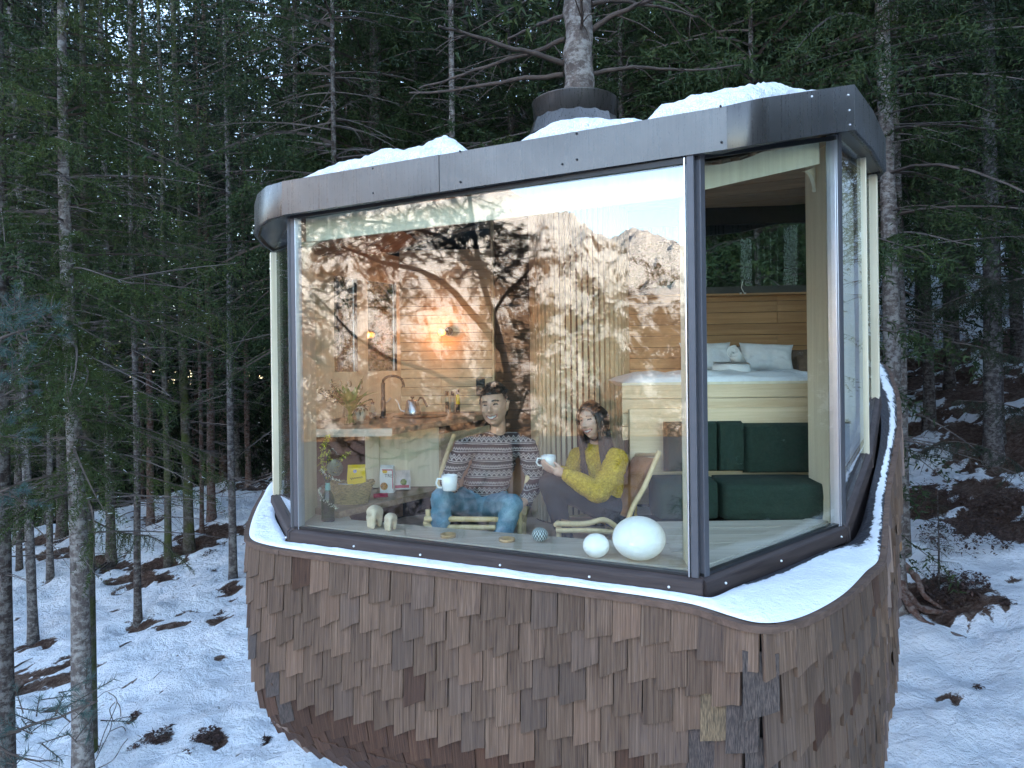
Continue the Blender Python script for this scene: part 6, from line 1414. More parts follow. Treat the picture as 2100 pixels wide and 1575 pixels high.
skin_ = lambda n, c: plain(n, c, .45, var=.08, nscale=8, spec=.35, Subsurface_Weight=.08)
def head_blob(wid=.074, dep=.094, hgt=.116, woman=False):
    nlat, nlon = 60, 72; V = []
    for i in range(nlat + 1):
        th = math.pi * i / nlat
        for j in range(nlon):
            ph = 2 * math.pi * j / nlon; sx, sy, sz = math.sin(th) * math.cos(ph), math.sin(th) * math.sin(ph), math.cos(th)
            x, y, z = sx * wid, sy * dep, sz * hgt; f = max(0, -sy)
            if z < 0: k = (-z / hgt); x *= 1 - .10 * k - .30 * k ** 3; y = y * (1 - (.50 * k ** 1.2 if y > 0 else -.05 * k))
            if z > 0: x *= 1 + .05 * math.sin(math.pi * z / hgt)
            if z < -.02 and y < 0: x *= 1 + .10 * math.exp(-((z + .075) / .03) ** 2) * (1 - woman * .8)
            if z > .05 and y < 0: y *= 1 - .10 * ((z - .05) / .066)
            if abs(y) > 0 and y < 0: y *= 1 - .10 * (abs(x) / wid) ** 2
            G = lambda a, b, c_, d: math.exp(-((a) / c_) ** 2 - ((b) / d) ** 2)
            dy = 0
            if f > 0:
                nose = math.exp(-(x / (.0085 + .10 * max(0, .02 - z) * .8)) ** 2) * (max(0, min(1, (.030 - z) / .058)) * (1 / (1 + math.exp(-(z + .034) / .0022))))
                dy -= .036 * nose + .006 * G(abs(x) - .013, z + .028, .007, .007)
                dy += .012 * G(abs(x) - .031, z - .012, .015, .010) - .006 * G(abs(x) - .028, z - .034, .022, .008) + .004 * G(x, z - .02, .012, .02)
                dy -= .010 * G(abs(x) - .045, z + .024, .016, .017) + .012 * G(x, z + .100, .020, .014)
                mz = -.062 + 12.0 * x * x; dy -= .005 * G(x, z - mz, .034, .015); dy += .0055 * math.exp(-((z - mz) / .0055) ** 2) * (abs(x) < .032) - .003 * G(x, z - mz + .013, .022, .005)
                dy += .006 * G(x, z + .083, .022, .006) + .004 * math.exp(-((abs(x) - .043 + .25 * (z + .055)) / .005) ** 2) * (-.085 < z < -.03)
            V.append((x, y + dy * min(1, f * 2.2), z))
    m = MB(); fs = []
    for i in range(nlat):
        for j in range(nlon): a, b = i * nlon + j, i * nlon + (j + 1) % nlon; fs.append((a, a + nlon, b + nlon, b))
    m.add(V, fs, 0, True); return m
def xf(m, Mx): r = MB(); r.add([Mx @ Vector(v) for v in m.v], m.f, 0); return r
def paint_head(Mi, hairc_idx, lips_idx, teeth_idx, eye_idx, brow_t=.0042):
    def fn(me):
        n = len(me.polygons); c = np.zeros(n * 3, np.float32); me.polygons.foreach_get('center', c); c = c.reshape(-1, 3); A = np.array(Mi)
        l = c @ A[:3, :3].T + A[:3, 3]; x, y, z = l[:, 0], l[:, 1], l[:, 2]; idx_ = np.zeros(n, np.int32); fr = (y < -.045) & (np.abs(z) < .12) & (np.abs(x) < .09)
        mz = -.062 + 12.0 * x * x
        lips = fr & (np.abs(z - mz) < .0115 - 6 * x * x) & (np.abs(x) < .034); teeth = fr & (np.abs(z - mz - .001) < .0056 - 5 * x * x) & (np.abs(x) < .026)
        eye = fr & (np.abs(np.abs(x) - .031) < .0125) & (np.abs(z - .0125 + (np.abs(x) - .03) ** 2 * 18) < .0036)
        bz = .0325 - 7 * (np.abs(x) - .030) ** 2; brow = fr & (np.abs(z - bz) < brow_t) & (np.abs(np.abs(x) - .030) < .018)
        idx_[lips] = lips_idx; idx_[teeth] = teeth_idx; idx_[eye] = eye_idx; idx_[brow] = hairc_idx; me.polygons.foreach_set('material_index', idx_)
    return fn
def hand(wr, dirv, palm_n, spread_side, curl=.6, s=1.0):
    """palm plus five curled fingers; dirv points along the hand, palm_n out of the palm"""
    d = Vector(dirv).normalized(); n = Vector(palm_n).normalized(); sd_ = d.cross(n).normalized() * spread_side; B = []
    wr = Vector(wr); pc_ = wr + d * .05 * s; B.append((wr, pc_, .022 * s, .030 * s)); B.append((wr + d * .03 * s + sd_ * .018 * s, wr + d * .085 * s + sd_ * .022 * s, .014 * s, .011 * s)); B.append((wr + d * .03 * s - sd_ * .018 * s, wr + d * .08 * s - sd_ * .024 * s, .014 * s, .010 * s)); B.append((wr + d * .04 * s, wr + d * .09 * s, .015 * s, .012 * s))
    for k, (off, L_) in enumerate(((.028, .070), (.010, .078), (-.009, .072), (-.027, .058))):
        p = wr + d * .088 * s + sd_ * off * s; c = curl
        for seg, fl in ((.45, c * .6), (.32, c * 1.3), (.23, c * 1.9)):
            q = p + (d * math.cos(fl) + n * math.sin(fl)) * L_ * seg * s; B.append((p, q, .0088 * s, .0078 * s)); p = q
    p = wr + d * .03 * s + sd_ * .028 * s; q = p + (d * .6 + sd_ * .6 + n * .4).normalized() * .040 * s; B.append((p, q, .011 * s, .0095 * s)); B.append((q, q + (d * .75 - sd_ * .1 + n * .5).normalized() * .032 * s, .0095 * s, .0078 * s)); return B
def hair_strands(name, T_, mat, roots, seed):
    m = MB(); 
    for pts, r in roots: m.tube(pts, r, 4, cap=False)
    return obj(name, m.mesh(name, mat), T_)
def hair_mat(name, a, b):
    t = NT(name); f = t.noise(t.coord('Object', scale=(60, 60, 6)), 3, 4, .6); t.pbsdf(t.ramp(f, [(.3, a), (.7, b)]), .38, 0, t.bump(f, .5, .003), .5); return t.m
teeth = plain('teeth', (.60, .57, .53), .3, var=.02); eyem = plain('eye_dark', (.035, .028, .026), .25, var=.1)

# ---------------- man
MN = thing('person', 'man in a patterned wool sweater and blue jeans sitting and smiling with a white mug', 'person', W(990, 1045, 4.2)); mo = MN.location
def m_(u, v, Y): return W(u, v, Y) - mo
hc = m_(1013, 834, 4.13)
Hm = Matrix.Translation(hc) @ Matrix.Rotation(R(-13), 4, 'Z') @ Matrix.Rotation(R(-3), 4, 'X') @ Matrix.Rotation(R(-6), 4, 'Y') @ Matrix.Scale(1.06, 4)
hb_ = xf(head_blob(), Hm)
def ear(Hx, sx_): return [(Hx @ Vector((sx_ * .074, .008, .012)), Hx @ Vector((sx_ * .082, .020, .020)), .010, .011), (Hx @ Vector((sx_ * .080, .016, .018)), Hx @ Vector((sx_ * .074, .008, -.022)), .010, .008)]
sh_r, sh_l = m_(951, 922, 4.2), m_(1079, 918, 4.2); el_r, wr_r = m_(921, 986, 4.08), m_(929, 1000, 3.90); el_l, wr_l = m_(1100, 985, 4.16), m_(1078, 1026, 3.96)
skinM = skin_('skin_man', (.62, .37, .25)); lipM = plain('lips_man', (.36, .14, .11), .4); hairM = hair_mat('dark_hair', (.018, .013, .011), (.060, .045, .038))
body_ = [hb_] + ear(Hm, 1) + ear(Hm, -1) + [(m_(1022, 862, 4.185), m_(1020, 912, 4.22), .044, .052), (m_(1018, 922, 4.24), m_(1000, 1010, 4.25), .07, .07), (sh_r, el_r, .036, .032), (el_r, wr_r, .030, .024), (sh_l, el_l, .036, .032), (el_l, wr_l, .030, .024)]
mug_c = m_(921, 991, 3.80)
body_ += hand(wr_r, (.15, -.75, .25), (-1, .05, .15), -1, .75, .95) + hand(wr_l, (-.45, -.8, -.15), (.1, -.3, -1), -1, .35, .95)
sculpt('body', [skinM, hairM, lipM, teeth, eyem], body_, .0048, MN, 2, after=paint_head(Hm.inverted(), 1, 2, 3, 4))
# sweater
t = NT('patterned_sweater'); c = t.coord('Object'); sx_ = t.n('SeparateXYZ'); t.l(c, sx_.inputs[0]); X_, Z_ = sx_.outputs['X'], sx_.outputs['Z']; wv = t.noise(c, 6, 2, .5)
Zw = t.math('ADD', Z_, t.math('MULTIPLY', t.math('SUBTRACT', wv, .5), .03)); band = t.math('FRACT', t.math('MULTIPLY', Zw, 1 / .105)); bid = t.math('FLOOR', t.math('MULTIPLY', Zw, 1 / .105))
tri = t.math('PINGPONG', t.math('MULTIPLY', X_, 1 / .030), .5); tri2 = t.math('PINGPONG', t.math('MULTIPLY', X_, 1 / .016), .5)
def near_(a, b, w): return t.math('LESS_THAN', t.math('ABSOLUTE', t.math('SUBTRACT', a, b)), w)
zz1 = near_(band, t.math('ADD', t.math('MULTIPLY', tri, .34), .08), .050); zz2 = near_(band, t.math('ADD', t.math('MULTIPLY', tri, .34), .22), .035)
zz3 = near_(band, t.math('ADD', t.math('MULTIPLY', tri2, .24), .60), .045); l1 = near_(band, .52, .022); l2 = near_(band, .94, .022); l3 = near_(band, .03, .02)
ln_ = zz1
for q in (zz2, zz3, l1, l2, l3): ln_ = t.math('MAXIMUM', ln_, q)
st = t.n('TexChecker'); t.l(c, st.inputs['Vector']); st.inputs['Scale'].default_value = 190
base = t.ramp(t.math('FRACT', t.math('MULTIPLY', bid, .382)), [(0, (.030, .026, .030)), (.35, (.055, .022, .024)), (.6, (.035, .036, .042)), (.85, (.045, .034, .030))])
col = t.mix(t.math('MULTIPLY', ln_, .92), base, (.42, .38, .36)); col = t.mix(1.0, col, t.math('ADD', t.math('MULTIPLY', st.outputs['Fac'], .25), .8), 'MULTIPLY')
t.pbsdf(col, .95, 0, t.bump(t.math('ADD', st.outputs['Fac'], t.math('MULTIPLY', wv, 3)), .5, .003), .15); swM = t.m
nk = m_(1019, 900, 4.20)
torso = [(m_(1018, 925, 4.22), m_(1004, 985, 4.24), .130, .120, (1.05, .90, 1)), (m_(1004, 975, 4.24), m_(996, 992, 4.24), .126, .128, (1.06, .92, 1)), (m_(985, 912, 4.22), m_(1052, 910, 4.22), .070, .070), (sh_r, m_(985, 912, 4.22), .066, .066), (sh_l, m_(1052, 910, 4.22), .066, .066), (m_(1019, 905, 4.21), m_(1018, 930, 4.22), .068, .09)]
sleeves = [(sh_r, sh_r.lerp(el_r, .5), .066, .060), (sh_r.lerp(el_r, .5), el_r, .060, .054), (el_r, wr_r.lerp(el_r, .12), .053, .038), (wr_r.lerp(el_r, .2), wr_r.lerp(el_r, .05), .040, .040), (sh_l, sh_l.lerp(el_l, .5), .066, .060), (sh_l.lerp(el_l, .5), el_l, .060, .054), (el_l, wr_l.lerp(el_l, .12), .053, .038), (wr_l.lerp(el_l, .2), wr_l.lerp(el_l, .05), .040, .040)]
def crumple(amp, sc1=9, seed=0):
    def fn(me):
        n = len(me.vertices); co = np.zeros(n * 3, np.float32); no = np.zeros(n * 3, np.float32); me.vertices.foreach_get('co', co); me.vertices.foreach_get('normal', no); co = co.reshape(-1, 3); no = no.reshape(-1, 3)
        d = fbm(co[:, 0] * sc1 + co[:, 1] * 5 + seed, co[:, 2] * sc1 * 1.6 + co[:, 1] * 3, 3, .5, True) - .45
        co += no * (d * amp)[:, None]; me.vertices.foreach_set('co', co.ravel()); me.update()
    return fn
sculpt('sweater', [swM], torso + sleeves, .0075, MN, 5, after=crumple(.020))
a = MB(); a.lathe([(.064, -.012), (.068, .0), (.062, .014), (.056, .012), (.056, -.012)], nk + Vector((0, 0, -.004)), 32, ax=Matrix.Rotation(R(14), 3, 'X')); obj('collar', a.mesh('collar', plain('dark_collar', (.035, .04, .045), .9, var=.3, nscale=150, bump=.3)), MN)
# jeans
t = NT('blue_denim'); c = t.coord('Object'); f = t.noise(c, 6, 4, .6); g = t.noise(c, 180, 2, .6); nn_ = t.n('NewGeometry'); 
col = t.ramp(f, [(.3, (.075, .145, .20)), (.5, (.14, .25, .33)), (.68, (.30, .43, .50))]); col = t.mix(1.0, col, t.math('ADD', t.math('MULTIPLY', g, .6), .7), 'MULTIPLY'); t.pbsdf(col, .9, 0, t.bump(g, .3, .002), .2); dnM = t.m
hp_r, hp_l = m_(965, 1040, 4.22), m_(1008, 1040, 4.22); kn_r, kn_l = m_(906, 1022, 3.86), m_(1050, 1036, 3.86); an_r, an_l = m_(899, 1180, 3.86), m_(1004, 1180, 3.86)
sculpt('jeans', [dnM], [(m_(966, 1028, 4.23), m_(1012, 1028, 4.23), .108, .108), (hp_r, kn_r, .088, .062), (kn_r, kn_r.lerp(an_r, .3), .061, .056), (kn_r.lerp(an_r, .3), an_r, .056, .050), (hp_l, kn_l, .088, .064), (kn_l, kn_l.lerp(an_l, .3), .062, .056), (kn_l.lerp(an_l, .3), an_l, .056, .050)], .0075, MN, 4, after=crumple(.013, 10, 3))
for an in (an_r, an_l):
    q = Vector((an.x, an.y, fz - mo.z + .035)); sculpt('shoe', [M['black']], [(q + Vector((0, .04, 0)), q + Vector((0, -.14, -.005)), .040, .036)], .008, MN, 3)
# short swept hair
rr = random.Random(2); roots = []
def capmesh(Hx, sel, grow, noise_a, name, mat, T_, seed=0):
    h = head_blob(); m = MB(); keep = {}
    for i, v in enumerate(h.v):
        v = Vector(v); g = sel(v)
        if g > 0: q = v * (1 + grow * min(1, g)) + Vector((0, 0, .004)) + v.normalized() * mnoise.noise(v * 38 + Vector((seed, 0, 0))) * noise_a * min(1, g); keep[i] = len(m.v); m.v.append(tuple(Hx @ q))
    for f in h.f:
        if all(i in keep for i in f): m.f.append([keep[i] for i in f]); m.m.append(0); m.sm.append(True)
    return obj(name, m.mesh(name, mat), T_)
def man_hair(v):
    x, y, z = v; line = .060 + .25 * abs(x) * 0 if y < -.035 else (.060 - (y + .035) * 1.9 if y < .022 else -.07); return (z - line) / .012
capmesh(Hm, man_hair, .085, .012, 'hair', hairM, MN)
for i in range(750):
    a_ = rr.uniform(0, 6.283); e_ = rr.uniform(.15, 1.5); v = Vector((.076 * math.cos(a_) * math.cos(e_), .096 * math.sin(a_) * math.cos(e_), .116 * math.sin(e_)))
    if man_hair(v) < .2: continue
    n = v.normalized(); p = v * 1.08; d = (n * .5 + Vector((.45, -.35 if v.y < -.02 else .1, .35)) + Vector((rr.gauss(0, .3), rr.gauss(0, .3), rr.gauss(0, .2)))).normalized(); L_ = rr.uniform(.014, .026) * (1.3 if v.z > .06 else .6)
    roots.append(([Hm @ (p), Hm @ (p + d * L_ * .6), Hm @ (p + d * L_ + Vector((.25 * L_, 0, -.25 * L_)))], [.0022, .002, .0006]))
hair_strands('hair_tufts', MN, hairM, roots, 1)
# mugs
def mug(label, p, h, r, side, mat=None, mark=False):
    T_ = thing('mug', label, 'mug', p, 'white mugs'); a = MB(); a.lathe([(.0001, .002), (r * .78, .002), (r * .84, .006), (r * .97, h * .5), (r, h), (r - .0035, h), (r * .92, h * .5), (r * .75, .010), (.0001, .010)], (0, 0, 0), 30); obj('cup', a.mesh('cup', M['white_paint']), T_)
    a = MB(); a.tube([(side * r * .92, -.012, h * .78), (side * (r + .020), -.014, h * .80), (side * (r + .028), -.015, h * .5), (side * (r + .016), -.013, h * .24), (side * r * .9, -.010, h * .22)], .0055, 8); obj('handle', a.mesh('handle', M['white_paint']), T_)
    a = MB(); a.lathe([(.0001, 0), (r * .9, 0)], (0, 0, h * .82), 20); obj('coffee', a.mesh('coffee', plain('coffee', (.05, .02, .01), .1)), T_); return T_
mg = mug('pale white mug resting on the man\'s knee in his hand', W(922, 1006, 3.775), .086, .045, -1)

# ---------------- woman
WN = thing('person', 'woman with long brown hair in a mustard sweater, sitting sideways holding a cup', 'person', W(1262, 1048, 4.15)); wo = WN.location
def w_(u, v, Y): return W(u, v, Y) - wo
hcw = w_(1214, 864, 4.12); Hw = Matrix.Translation(hcw) @ Matrix.Rotation(R(-38), 4, 'Z') @ Matrix.Rotation(R(-2), 4, 'X') @ Matrix.Rotation(R(-10), 4, 'Y') @ Matrix.Scale(.97, 4)
s_n, s_f = w_(1263, 942, 4.04), w_(1186, 938, 4.30); e_n, wr_n = w_(1226, 1008, 3.88), w_(1158, 972, 3.90); e_f, wr_f = w_(1170, 990, 4.22), w_(1152, 966, 4.02)
skinW = skin_('skin_woman', (.68, .42, .31)); lipW = plain('lips_woman', (.42, .12, .11), .35); hairW = hair_mat('brown_hair', (.014, .008, .006), (.055, .028, .018))
bw = [xf(head_blob(.071, .090, .112, True), Hw), (w_(1221, 888, 4.165), w_(1224, 925, 4.18), .036, .044), (w_(1224, 935, 4.19), w_(1255, 1020, 4.17), .06, .06), (s_n, e_n, .034, .030), (e_n, wr_n, .028, .021), (s_f, e_f, .034, .03), (e_f, wr_f, .028, .021)]
bw += hand(wr_n, (-.9, .05, .30), (-.1, .6, .75), -1, .55, .88) + hand(wr_f, (-.85, -.35, .25), (-.1, -.75, .6), 1, .55, .88)
sculpt('body', [skinW, hairW, lipW, teeth, eyem], bw, .0048, WN, 2, after=paint_head(Hw.inverted(), 1, 2, 3, 4, .0026))
t = NT('mustard_knit'); c = t.coord('Object'); f = t.noise(c, 75, 5, .75); g = t.noise(c, 7, 3, .5)
col = t.ramp(f, [(.3, (.20, .13, .008)), (.5, (.50, .31, .015)), (.72, (.74, .53, .07))]); t.pbsdf(col, .95, 0, t.bump(t.math('ADD', f, g), .9, .006), .1); muM = t.m
tor = [(w_(1222, 940, 4.18), w_(1252, 1015, 4.15), .100, .118, (1, .95, 1)), (w_(1252, 1015, 4.15), w_(1268, 1048, 4.13), .116, .112), (w_(1205, 932, 4.24), w_(1246, 932, 4.10), .062, .062), (s_n, w_(1246, 932, 4.10), .062, .06), (s_f, w_(1205, 932, 4.24), .06, .06),
       (s_n, s_n.lerp(e_n, .5) + Vector((.025, 0, 0)), .070, .070), (s_n.lerp(e_n, .5) + Vector((.025, 0, 0)), e_n, .070, .066), (e_n, e_n.lerp(wr_n, .5), .064, .054), (e_n.lerp(wr_n, .5), e_n.lerp(wr_n, .9), .052, .040), (s_f, e_f, .062, .056), (e_f, e_f.lerp(wr_f, .88), .052, .038)]
sculpt('sweater', [muM], tor, .0075, WN, 5, after=crumple(.020, 6, 8))
lgM = plain('black_leggings', (.018, .016, .020), .75, var=.2, nscale=30); h_n, h_f = w_(1268, 1052, 4.06), w_(1262, 1050, 4.24); k_n, k_f = w_(1126, 992, 3.97), w_(1122, 982, 4.22); a_n, a_f = w_(1168, 1120, 4.0), w_(1160, 1118, 4.2)
sculpt('leggings', [lgM], [(h_n, h_f, .098, .098), (h_n, k_n, .088, .062), (k_n, k_n.lerp(a_n, .4), .060, .057), (k_n.lerp(a_n, .4), a_n, .057, .038), (h_f, k_f, .088, .062), (k_f, a_f, .060, .038)], .008, WN, 4, after=crumple(.012, 7, 5))
for an in (a_n, a_f): sculpt('sock', [M['dark']], [(an + Vector((.02, 0, -.02)), an + Vector((-.14, -.02, -.05)), .036, .028)], .008, WN, 3)
def w_hair(v):
    x, y, z = v; inface = (abs(x) / .058) ** 2 + ((z + .022) / .088) ** 2
    if y < -.02: return (inface - 1.0) * 2.5 if z > -.03 or abs(x) > .05 else -1
    return 1
capmesh(Hw, w_hair, .12, .006, 'hair', hairW, WN, 4)
roots = []; rr = random.Random(6)
for i in range(900):
    a_ = rr.uniform(-.62, math.pi + .62) if rr.random() < .8 else rr.choice([-1, 1]) * rr.uniform(0, .2) + (0 if rr.random() < .5 else math.pi); e_ = rr.uniform(.05, 1.45); x, y, z = .074 * math.cos(a_) * math.cos(e_), .094 * math.sin(a_) * math.cos(e_), .112 * math.sin(e_)
    v = Vector((x, y, z)); sgn = 1 if x > 0 else -1; out = Vector((x, y * .9, 0)).normalized(); p0 = v * 1.10; L_ = rr.uniform(.19, .30)
    drop = [Vector((out.x * .092, out.y * .105 + .008, z * .45)), Vector((out.x * .094, out.y * .10 + .006, -.05)), Vector((out.x * (.092 + rr.gauss(0, .008)), out.y * .09 + .0, -.05 - L_ * .45)), Vector((out.x * (.090 + rr.gauss(0, .014)), out.y * .085 - .012 + rr.gauss(0, .01), -.05 - L_))]
    P = [p0] + drop; up_c = Hw @ Vector((0, 0, 0)); pts = [Hw @ q for q in P]
    for k in (3, 4): pts[k] = Vector((pts[k].x, pts[k].y, hcw.z + (-.05 - L_ * (.45 if k == 3 else 1))))
    fine = [catmull_open(pts, j / 3) for j in range(13)]; roots.append((fine, [.0035] * 10 + [.003, .002, .0008]))
hair_strands('long_hair', WN, hairW, roots, 2)
mug('white square-patterned cup held up by the woman in both hands', W(1125, 960, 3.955), .075, .043, -1)
# ------------------------------------------------------------------ pines and young spruces
def mirror(p):      # the place whose image in the big pane lies at p
    r = (p.x - P0.x) * nF.x + (p.y - P0.y) * nF.y; return Vector((p.x - 2 * r * nF.x, p.y - 2 * r * nF.y, p.z))
def tufts(name, centers, mat, seed, nper=60, nl=.07, nw=.0022, spread=.10, kind=None):
    rng = np.random.default_rng(seed); Ps, Ds = [], []; woodt = []
    for (c, r) in centers:
        c = np.array(c); k = max(1, int(6 * (r / .25) ** 2))
        for _ in range(k):
            d = rng.normal(size=3) * [1, 1, .7] + [0, 0, .25]; d /= np.linalg.norm(d); p0 = c + d * r * rng.uniform(.1, .6); L_ = rng.uniform(.10, .22)
            woodt.append(tube_tris(np.stack([c, p0, p0 + d * L_]), np.array([.006, .005, .003])))
            q = rng.random(nper) ** .7; Ps.append(p0 + d * (q * L_)[:, None]); Ds.append(np.repeat(d[None], nper, 0))
    P = np.concatenate(Ps); D_ = np.concatenate(Ds); Lf = leaf_tris(P, D_, nl, nw, rng, .75); Wd = np.concatenate(woodt); V = np.concatenate([Wd, Lf])
    return mesh_np(name, V, np.arange(len(V)).reshape(-1, 3), [M['limb'], M[mat]], np.concatenate([np.zeros(len(Wd) // 3), np.ones(len(Lf) // 3)]))
def pine(label, base, trunk_pts, limbs, centers, mat, seed, group=None, r0=.16, **kw):
    T_ = thing('pine_tree', label, 'tree', base, group); b = Vector(base)
    a = MB(); P = [Vector(p) - b for p in trunk_pts]; fine = [catmull_open(P, i / 6) for i in range((len(P) - 1) * 6 + 1)]; n = len(fine)
    a.tube(fine, [r0 * (1.25 if i == 0 else 1) * (1 - .75 * i / n) for i in range(n)], 12); obj('trunk', a.mesh('trunk', M['bark_red']), T_)
    for k, (pts, ra, rb) in enumerate(limbs): obj('branch', limb([Vector(p) - b for p in pts], ra, rb, seed=seed + k, twigs=10), T_)
    obj('crown', tufts('crown', [(tuple(Vector(c) - b), r) for c, r in centers], mat, seed, **kw), T_); return T_
def gz(x, y): return float(ground(x, y)) + H0
rs = random.Random(12)
# pine mirrored in the big pane: laid out where its image appears, then folded across the glass
def VM(u, v, Y): return mirror(U(u, v, Y))
bp_ = VM(1062, 1000, 9.2); bz = gz(bp_.x, bp_.y)
tr_ = [Vector((bp_.x, bp_.y, bz - .3)), VM(1064, 1300, 9.2), VM(1056, 900, 9.2), VM(1030, 720, 9.2), VM(985, 560, 9.2), VM(960, 380, 9.2), VM(950, 150, 9.2)]
lb_ = [([VM(1028, 715, 9.2), VM(965, 640, 9.1), VM(920, 590, 9.0), VM(860, 555, 8.9), VM(790, 540, 8.8), VM(700, 505, 8.7)], .055, .016),
       ([VM(1000, 660, 9.2), VM(1040, 600, 9.3), VM(1080, 560, 9.4), VM(1100, 520, 9.4)], .03, .010), ([VM(985, 560, 9.2), VM(930, 500, 9.2), VM(850, 470, 9.2), VM(760, 455, 9.1), (VM(680, 450, 9.0))], .035, .010),
       ([VM(1035, 770, 9.2), VM(950, 790, 9.0), VM(880, 760, 8.9), VM(800, 735, 8.8), VM(730, 690, 8.7), VM(680, 640, 8.6), VM(640, 600, 8.6)], .035, .010), ([VM(1050, 860, 9.2), VM(930, 900, 9.0), VM(850, 930, 8.8), VM(760, 940, 8.6), VM(690, 900, 8.5)], .03, .008), ([VM(1052, 900, 9.2), VM(1060, 860, 9.3), VM(1080, 800, 9.4)], .03, .01)]
cen = []
for (u, v, ru, rv, n) in ((1000, 520, 95, 60, 70), (880, 480, 95, 50, 66), (760, 490, 90, 60, 60), (660, 470, 50, 60, 26), (1075, 640, 26, 70, 22), (1050, 850, 40, 60, 22), (960, 870, 50, 40, 12), (700, 610, 60, 60, 18), (820, 620, 60, 40, 12), (930, 420, 60, 30, 12), (740, 900, 70, 70, 18), (860, 900, 60, 60, 16), (1060, 740, 30, 60, 14), (1010, 480, 50, 30, 16), (660, 480, 40, 40, 12), (980, 780, 40, 30, 8), (640, 700, 30, 40, 8), (1012, 835, 38, 48, 40), (1222, 866, 36, 42, 26), (930, 1045, 90, 40, 34), (1040, 1060, 50, 40, 18), (820, 1050, 50, 40, 14)):  # clusters over the faces and jeans added to block bright reflections there
    for i in range(n): a_ = rs.uniform(0, 6.28); q = rs.random() ** .5; cen.append((VM(u + ru * q * math.cos(a_), v + rv * q * math.sin(a_), rs.uniform(8.5, 9.6)), rs.uniform(.10, .22)))
for i in range(50): cen.append((Vector((bp_.x + rs.gauss(0, 1.4), bp_.y + rs.gauss(0, 1.4), H0 + rs.uniform(4.2, 7))), .25))
pine('broad dark pine beside the camera, seen mirrored in the left half of the big window', (bp_.x, bp_.y, bz), tr_, lb_, cen, 'needle_dark', 31, nper=62, nl=.075, nw=.0030, r0=.07)
# young spruces mirrored low in the big pane
YS = crown_mesh('young_spruce_crown', 77, 6.0, .4, 1.25, 0.19, leaf=.040, sp=.020, wid=.0042, tw=.045, nmat='needle_dark', gap=.25, droop=.35, nl=(4, 6), shape=.85)
for (u, v, Y, lb) in ((1288, 838, 8.2, 'young spruce mirrored above the woman\'s chair in the big window'), (1398, 935, 7.6, 'young spruce mirrored beside the right post of the big window'), (1130, 1085, 7.2, 'young spruce mirrored between the two people low in the big window'), (830, 985, 7.4, 'young spruce mirrored under the low shelf in the big window')):
    p = VM(u, v, Y); z0 = gz(p.x, p.y); h = p.z - z0; T_ = thing('young_spruce', lb, 'tree', (p.x, p.y, z0), 'young spruces beside the camera')
    c_ = obj('crown', YS, T_); k = h / 6.0; c_.scale = (k, k, k); a = MB(); a.tube([(0, 0, -.3), (0, 0, h * .5), (0, 0, h - .02)], [.07, .04, .006], 8); obj('trunk', a.mesh('trunk', M['bark']), T_)

# pine reaching in from beyond the left edge of the frame
bx, by = -5.6, 5.6; bz = gz(bx, by)
def LP(u, v, Y): return U(u, v, Y)
tr_ = [Vector((bx, by, bz - .3)), Vector((bx, by, bz + 2)), Vector((bx + .05, by, H0)), Vector((bx, by, H0 + 3)), Vector((bx, by, H0 + 6))]
lb_ = [([LP(-330, 760, 5.8), LP(-150, 730, 5.9), LP(-20, 700, 6.0), LP(60, 675, 6.0)], .035, .008), ([LP(-330, 1080, 5.8), LP(-120, 1050, 5.9), LP(20, 1000, 6.0)], .03, .008),
       ([LP(-330, 1250, 5.6), LP(-150, 1420, 5.4), LP(-20, 1500, 5.2), (LP(90, 1480, 5.1)), LP(200, 1440, 5.0)], .022, .005), ([LP(-100, 1450, 5.4), LP(20, 1545, 5.2), LP(120, 1560, 5.1)], .012, .004), ([LP(-330, 880, 5.8), LP(-100, 850, 5.9), LP(30, 800, 6.0)], .025, .006)]
cen = []
for (u, v, ru, rv, Y, n) in ((55, 665, 50, 36, 6.0, 22), (10, 700, 40, 70, 6.1, 18), (15, 1005, 45, 40, 6.0, 12), (30, 800, 50, 50, 6.2, 10), (0, 900, 40, 70, 6.2, 12), (160, 1450, 60, 45, 5.0, 14), (60, 1480, 70, 50, 5.1, 14), (20, 1550, 60, 40, 5.2, 8), (150, 1530, 40, 30, 5.0, 3)):
    for i in range(n): a_ = rs.uniform(0, 6.28); q = rs.random() ** .5; cen.append((LP(u + ru * q * math.cos(a_), v + rv * q * math.sin(a_), Y + rs.uniform(-.2, .2)), rs.uniform(.06, .13)))
for i in range(30): cen.append((Vector((bx + rs.gauss(0, .5), by + rs.gauss(0, .9), H0 + rs.uniform(3.5, 6))), .3))
pine('blue-green pine reaching its twigs into the left edge of the photo', (bx, by, bz), tr_, lb_, cen, 'needle_blue', 44, nper=44, nl=.065, nw=.0022)

